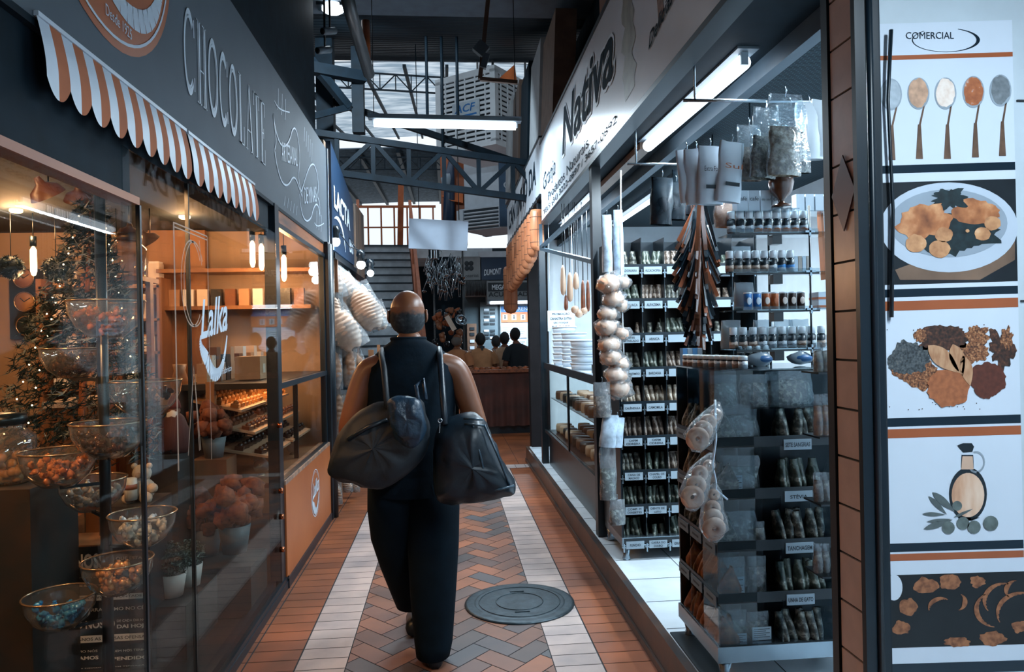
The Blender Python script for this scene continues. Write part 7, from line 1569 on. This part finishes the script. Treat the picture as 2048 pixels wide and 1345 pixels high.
def tong(): m = MB(); m.tube([(-.01, 0, 0), (-.03, 0, -.15), (-.015, 0, -.32)], .006, 6); m.tube([(.01, 0, 0), (.03, 0, -.15), (.015, 0, -.32)], .006, 6); return m
mesh_l, mesh_t = ladle().mesh('ladle', shin), tong().mesh('kitchen_tongs', shin)
for i in range(30): put(mesh_l, 'ladle', (random.uniform(kx0-.12, kx1), 11.95+random.uniform(-.1, .2), random.uniform(2.5, 2.93)), (random.uniform(-.3, .3), random.uniform(-.4, .4), random.random()*3), 'metal ladle hanging in the crowded kitchenware bundle', 'ladle', 'ladles in the kitchenware bundle')
for i in range(24): put(mesh_t, 'kitchen_tongs', (random.uniform(kx0-.12, kx1), 11.95+random.uniform(-.1, .2), random.uniform(2.4, 2.9)), (random.uniform(-.3, .3), random.uniform(-.5, .5), random.random()*3), 'metal tongs hanging in the crowded kitchenware bundle', 'tongs', 'tongs in the kitchenware bundle')
for i, (px, py, w_) in enumerate(((858, 497, 17), (896, 492, 12), (868, 520, 14))): 
    p = U(px, py, y=11.9); t = thing('cooking_pot', ['shiny tall pot hanging top of the kitchenware bundle', 'narrow steamer pot hanging under the blank sign', 'small shiny pot hanging in the bundle'][i], 'pot', p); r = w_/1450*11.9/1.3; m = MB(); m.lathe([(r*.9, 0), (r, .02), (r, .2), (r*1.05, .21), (r*.95, .2), (r*.9, .03), (0, .03)], n=18); m.build('pot_body', shin, t); m = MB(); m.torus((r*1.1, 0, .12), .03, .006, 'y', 12, 6); m.build('handle', shin, t)
p = U(922, 640, y=11.8); t = thing('colander', 'round metal bowl hanging low in the kitchenware bundle', 'bowl', p, rot=(1.2, 0, .3)); m = MB(); m.shell([(.09, 0), (.075, -.05), (.001, -.07)], n=18); m.build('bowl_body', shin, t); m = MB(); m.torus((0, 0, 0), .092, .006, 'z', 20, 6); m.build('rim', shin, t)
p = U(895, 636, y=11.8); t = thing('grater', 'pale slanted grater hanging in the kitchenware bundle', 'grater', p, rot=(0, -.5, 0)); m = MB(); m.box((0, 0, -.1), (.08, .02, .26)); m.build('blade_plate', mat('cream plastic', 'c0b0a0', .5), t); m = MB(); m.tube([(-.03, 0, .04), (0, 0, .1), (.03, 0, .04)], .008, 6); m.build('handle', shin, t)
gq = MB(); gq.ball((0, 0, 0), .05, 10, jit=.5); gm_ = [gq.mesh('hanging_basket', mt) for mt in (MATS['goods brown'], MATS['rust paper'], rackd)]
for i in range(40): put(gm_[i % 3], 'hanging_trinket', (random.uniform(kx0+.0, kx1-.05), 12.0+random.uniform(-.1, .2), random.uniform(1.35, 1.95)), (0, 0, 0), 'small round %s trinket hanging below the kitchenware' % ['brown', 'rust', 'black'][i % 3], 'trinket', '%s trinkets below the kitchenware' % ['brown', 'rust', 'black'][i % 3])
# right side: cheese counter and hanging salami
ky0, ky1 = 4.8, 7.38
cc_ = thing('cheese_counter', 'glazed cheese counter between the two black posts', 'counter', (1.3, 6.1, .17))
m = MB(); m.b2((1.02, ky0, .168), (1.75, ky1, .52)); m.build('plinth', rackd, cc_, world=True); m = MB(); m.b2((1.0, ky0, 1.17), (1.75, ky1, 1.2)); m.build('top_board', mat('pale counter top', 'b9c6d0', .25), cc_, world=True); m = MB(); m.b2((.975, ky0, 1.15), (1.0, ky1, 1.21)); m.b2((.975, ky0, .5), (1.0, ky1, .53)); m.b2((.975, 5.9, .53), (.99, 5.94, 1.15)); m.build('frame', rackd, cc_, world=True)
m = MB(); m.b2((.98, ky0, .53), (.984, ky1, 1.15)); m.build('glass_front', glass, cc_, world=True); m = MB(); m.b2((1.72, ky0, .52), (1.75, ky1, 1.17)); m.b2((1.05, ky0, .84), (1.72, ky1, .85)); m.build('back_panel', mat('counter white liner', 'aebac4', .4), cc_, world=True)
light('case_light', 'AREA', (1.3, 6.1, 1.15), 8, COOL, .2, 2.3)
random.seed(21); chz = [mat('cheese cream', 'c9a88c', .5, var=.1), mat('cheese brown rind', '6e4a34', .5, var=.3), mat('cheese dark', '2c2420', .4)]
for lv, z in enumerate((.525, .852)):
    for i in range(13):
        for j in range(2):
            r = random.uniform(.06, .085); k = random.randrange(3); q = MB(); q.lathe([(r*.94, 0), (r, .02), (r, .06), (r*.92, .08), (0, .082)], n=18)
            t = q.build('round_cheese', chz[k], None, loc=(1.14+.2*j, 4.93+.185*i, z)); tag(t, '%s round cheese on the %s level of the glazed counter' % (['cream', 'brown', 'dark'][k], ['lower', 'upper'][lv]), 'cheese', '%s round cheeses on the %s counter level' % (['cream', 'brown', 'dark'][k], ['lower', 'upper'][lv]))
wc = mat('white tub', 'c6d2dc', .35, var=.04)
for c_, (x, y) in enumerate(((1.12, 6.9), (1.15, 6.55), (1.3, 6.2), (1.12, 5.9))):
    for k in range([6, 5, 4, 4][c_]):
        t = thing('cheese_tub', 'white round tub in the %s stack on the cheese counter' % ['furthest', 'second furthest', 'inner', 'nearest'][c_], 'tub', (x, y, 1.2+.062*k), group='white tubs in the %s stack' % ['furthest', 'second furthest', 'inner', 'nearest'][c_]); m = MB(); m.lathe([(.105, 0), (.115, .05)], n=20); m.build('tub_body', wc, t); m = MB(); m.lathe([(.12, .05), (.12, .06), (0, .061)], n=20); m.build('lid', wc, t)
for k in range(5): carton((1.1+.02*(k % 2), 5.0+.14*(k % 3), 1.2+.07*(k//3)), (.07, .1, .065), gm[(k*2) % 5], '%s small carton on the near end of the cheese counter' % ['tan', 'brown', 'dark', 'cream', 'pale'][k])
ps_ = thing('price_sign', 'white paper price sign hanging over the cheese tubs', 'sign', U(1120, 642, y=7.0)); a, c = U(1095, 622, y=7.0), U(1150, 662, y=7.0); m = MB(); m.b2((a.x, 7.0, c.z), (c.x, 7.004, a.z)); m.build('paper', mat('sign paper', 'c0cbd5', .6, var=.03), ps_, world=True)
for s_, py, w_, h_ in (('PROMOÇÃO', 631, 36, 5.5), ('CANASTRA EXTRA', 640, 44, 5), ('SÃO ROQUE', 648, 30, 4.5), ('R$ 34,99', 658, 36, 6)): p = U(1122, py, y=6.998); text(s_, 'lettering', lbli, ps_, p, ((1, 0, 0), (0, 0, 1)), w=w_/1450*7, h=h_/1450*7, align='CENTER', bold=.02, ext=.0015, world=True)
for px in (1100, 1146): m = MB(); p = U(px, 622, y=7.002); m.cyl(p, (p.x, p.y, 2.6), .002, n=5); m.build('string', chalk, ps_, world=True)
sal = [mat('pale cheese skin', 'c9a88f', .4, var=.12), mat('smoked sausage', '7a4630', .35, var=.3, scale=25)]
for i, (px, a, c_, w_, k) in enumerate(((1126, 530, 592, 11, 0), (1140, 545, 605, 12, 0), (1152, 545, 580, 12, 0), (1166, 560, 632, 9, 1), (1176, 560, 625, 8, 1), (1132, 590, 622, 8, 1))):
    p = U(px, (a+c_)/2, y=6.0); h = (c_-a)/1450*6.0; r = w_/2/1450*6.0; t = thing('hanging_sausage' if k else 'hanging_cheese', ['pale long cheese hanging by a string, nearest the far post', 'pale pear shaped cheese beside the first', 'short pale cheese hanging high', 'brown smoked sausage hanging lowest', 'brown sausage against the black post', 'small sausage behind the pale cheeses'][i], 'sausage' if k else 'cheese', p)
    m = MB(); m.lathe([(r*.2, h/2), (r*.7, h*.38), (r, 0), (r*1.05, -h*.3), (r*.7, -h*.45), (0, -h*.5)], n=14); m.build('skin', sal[k], t); m = MB(); m.cyl((0, 0, h/2), (0, 0, 2.6-p.z), .003, n=5); m.build('string', rackd, t)
for i, (px, py, r) in enumerate(((1150, 620, .035), (1158, 628, .035), (1168, 622, .032))): p = U(px, py, y=6.0); t = thing('garlic_ball', ['round white cheese ball, first of three over the counter', 'round white cheese ball hanging lowest of three', 'round white cheese ball nearest the sausages'][i], 'cheese', p); m = MB(); m.ball((0, 0, 0), r, 12); m.build('skin', sal[0], t); m = MB(); m.cyl((0, 0, r), (0, 0, 2.6-p.z), .002, n=5); m.build('string', rackd, t)
b = MB(); b.b2((1.7, 4.8, .17), (2.0, 4.85, 2.6)); 
# big orange provolone row under the far sign
prv = ramp_mat('provolone wax', [(.3, 'b56e49'), (.7, 'd08a62')], 4, .4)
def provo(x, y, z0, z1, r, label, wm=prv):
    t = thing('hanging_provolone', label, 'cheese', (x, y, z0)); h = z1-z0; m = MB(); m.lathe([(0, 0), (r*.6, r*.15), (r, r*.7), (r, h-r*.5), (r*.8, h-r*.1), (r*.25, h)], n=18); m.build('wax_body', wm, t)
    m = MB(); 
    for q in range(3): m.torus((0, 0, h*(.2+.3*q)), r*1.0, .004, 'z', 18, 5)
    m.tube([(r, 0, h*.1), (r, 0, h*.9)], .003, 5); m.tube([(0, -r, h*.1), (0, -r, h*.9)], .003, 5); m.build('string_net', mat('net string', '7a5540', .7), t); m = MB(); m.cyl((0, 0, h), (0, 0, 2.9-z0 if 2.9 > z1 else h+.03), .004, n=5); m.build('hook', rackd, t)
    return t
LB = ['nearest', 'second', 'third', 'fourth', 'fifth', 'sixth', 'seventh', 'eighth', 'ninth', 'tenth', 'eleventh']
for i in range(11):
    y = 7.35+.30*i; f = 1-i*.02; bz = 2.2-.028*i*0; 
    py = [505, 518, 530, 542, 552, 560, 566, 574, 580, 585, 588][i]; X_ = .93; z0 = 1.49+(675-py)/1450*y
    provo(X_, y, z0, 2.78, .07, '%s orange wax cheese in the long row under the white sign, counted from the camera' % LB[i])
p = U(1016, 628, y=10.9); provo(.965, 10.95, p.z, 2.55, .105, 'longest orange wax cheese hanging alone at the end of the row')
# hanging rods and pipes in the roof
for i, (px, a, c_) in enumerate(((853, 120, 240), (884, 118, 300), (914, 120, 240))):
    p0, p1 = U(px, a, y=8.6), U(px+2, c_, y=8.6); m = MB(); m.cyl(p0+Vector((0, 0, 1.2)), p1, .018, n=8); tag(m.build('hanging_rod', beamm, None), ['thin dark rod hanging from the roof, first of three', 'thickest dark rod hanging from the roof, middle of three', 'thin dark rod nearest the cooler'][i], 'rod')
m = MB(); m.tube([U(692, -20, y=5.2), U(700, 20, y=5.4), U(738, 148, y=6.3)], .05, 12); tag(m.build('roof_pipe', mat('grey brown pipe', '3a3f42', .4), None), 'slanting grey brown pipe in front of the dark roof', 'pipe')
m = MB(); m.tube([U(731, 42, y=6.5), U(733, 142, y=6.5)], .038, 12); tag(m.build('roof_pipe', ory, None), 'upright orange pipe behind the slanting pipe', 'pipe')
m = MB(); m.beam(U(978, -20, y=6.0), U(960, 158, y=6.0), .035); m.beam(U(960, 158, y=6.0), U(1035, 165, y=6.0), .03); tag(m.build('conduit_drop', mat('brown conduit', '5c4538', .6), None), 'brown conduit dropping from the roof and turning over the cooler', 'conduit')
p = U(962, 98, y=5.98); m = MB(); m.box(p, (.10, .06, .1), (0, .7, 0)); m.box(p+Vector((.03, 0, -.1)), (.05, .05, .12), (0, .3, 0)); tag(m.build('junction_box', mat('grey box', '4c565c', .5), None), 'grey junction box on the brown conduit', 'box')
random.seed(3)
for i in range(5):
    x0 = 1.0-.02*i; y0 = 6.6+.9*i; m = MB(); m.add([(x0, y0, 3.5), (x0, y0+.85, 3.5), (x0+.05, y0+.85, 4.5+.1*i), (x0+.05, y0, 4.5+.1*i), (x0+.2, y0, 3.5), (x0+.2, y0+.85, 3.5), (x0+.25, y0+.85, 4.5+.1*i), (x0+.25, y0, 4.5+.1*i)], [(0, 1, 2, 3), (7, 6, 5, 4), (0, 4, 5, 1), (1, 5, 6, 2), (2, 6, 7, 3), (3, 7, 4, 0)])
    tag(m.build('leaning_board', [mat('board tan', '7a6558', .6, var=.2), mat('board pale', 'a8aeb2', .6), MATS['dark teal paint'], mat('board brown', '4c3a30', .6), MATS['board pale'] if 'board pale' in MATS else dg][i], None), ['tan board standing on top of the far stall, nearest', 'pale board on top of the far stall', 'dark board in the middle on top of the far stall', 'brown board on top of the far stall', 'pale board on top of the far stall, furthest'][i], 'board')
m = MB(); a = U(1160, 60, x=1.02); m.b2((1.04, 4.35, 3.405), (1.4, 4.7, 3.9)); tag(m.build('wooden_crate', woodp, None), 'orange wooden crate lying on top of the right stall', 'crate')
# security cameras by the chocolate sign
for i, (px, py) in enumerate(((650, 100), (660, 62))): p = U(px, py, y=6.2); t = thing('security_camera', ['white security camera aimed down above the chalk ribbon sign', 'upper small camera above the chalk ribbon sign'][i], 'camera', p, rot=(.4, .3, -.5)); m = MB(); m.cyl((0, -.09, 0), (0, .06, 0), .03, n=12); m.build('housing', mat('camera grey', '7e8c96', .4), t); m = MB(); m.cyl((0, -.095, 0), (0, -.09, 0), .024, n=12); m.build('lens', rackd, t); m = MB(); m.cyl(p, (p.x, p.y, 4.6), .01, n=6); m.build('bracket', rackd, t, world=True)
# overhead lamp over the near corridor
tube_lamp('tube_lamp', (1.22, -.35, 2.585), (1.22, .95, 2.585), 'lit tube lamp under the soffit right beside the food poster', 66, .032)
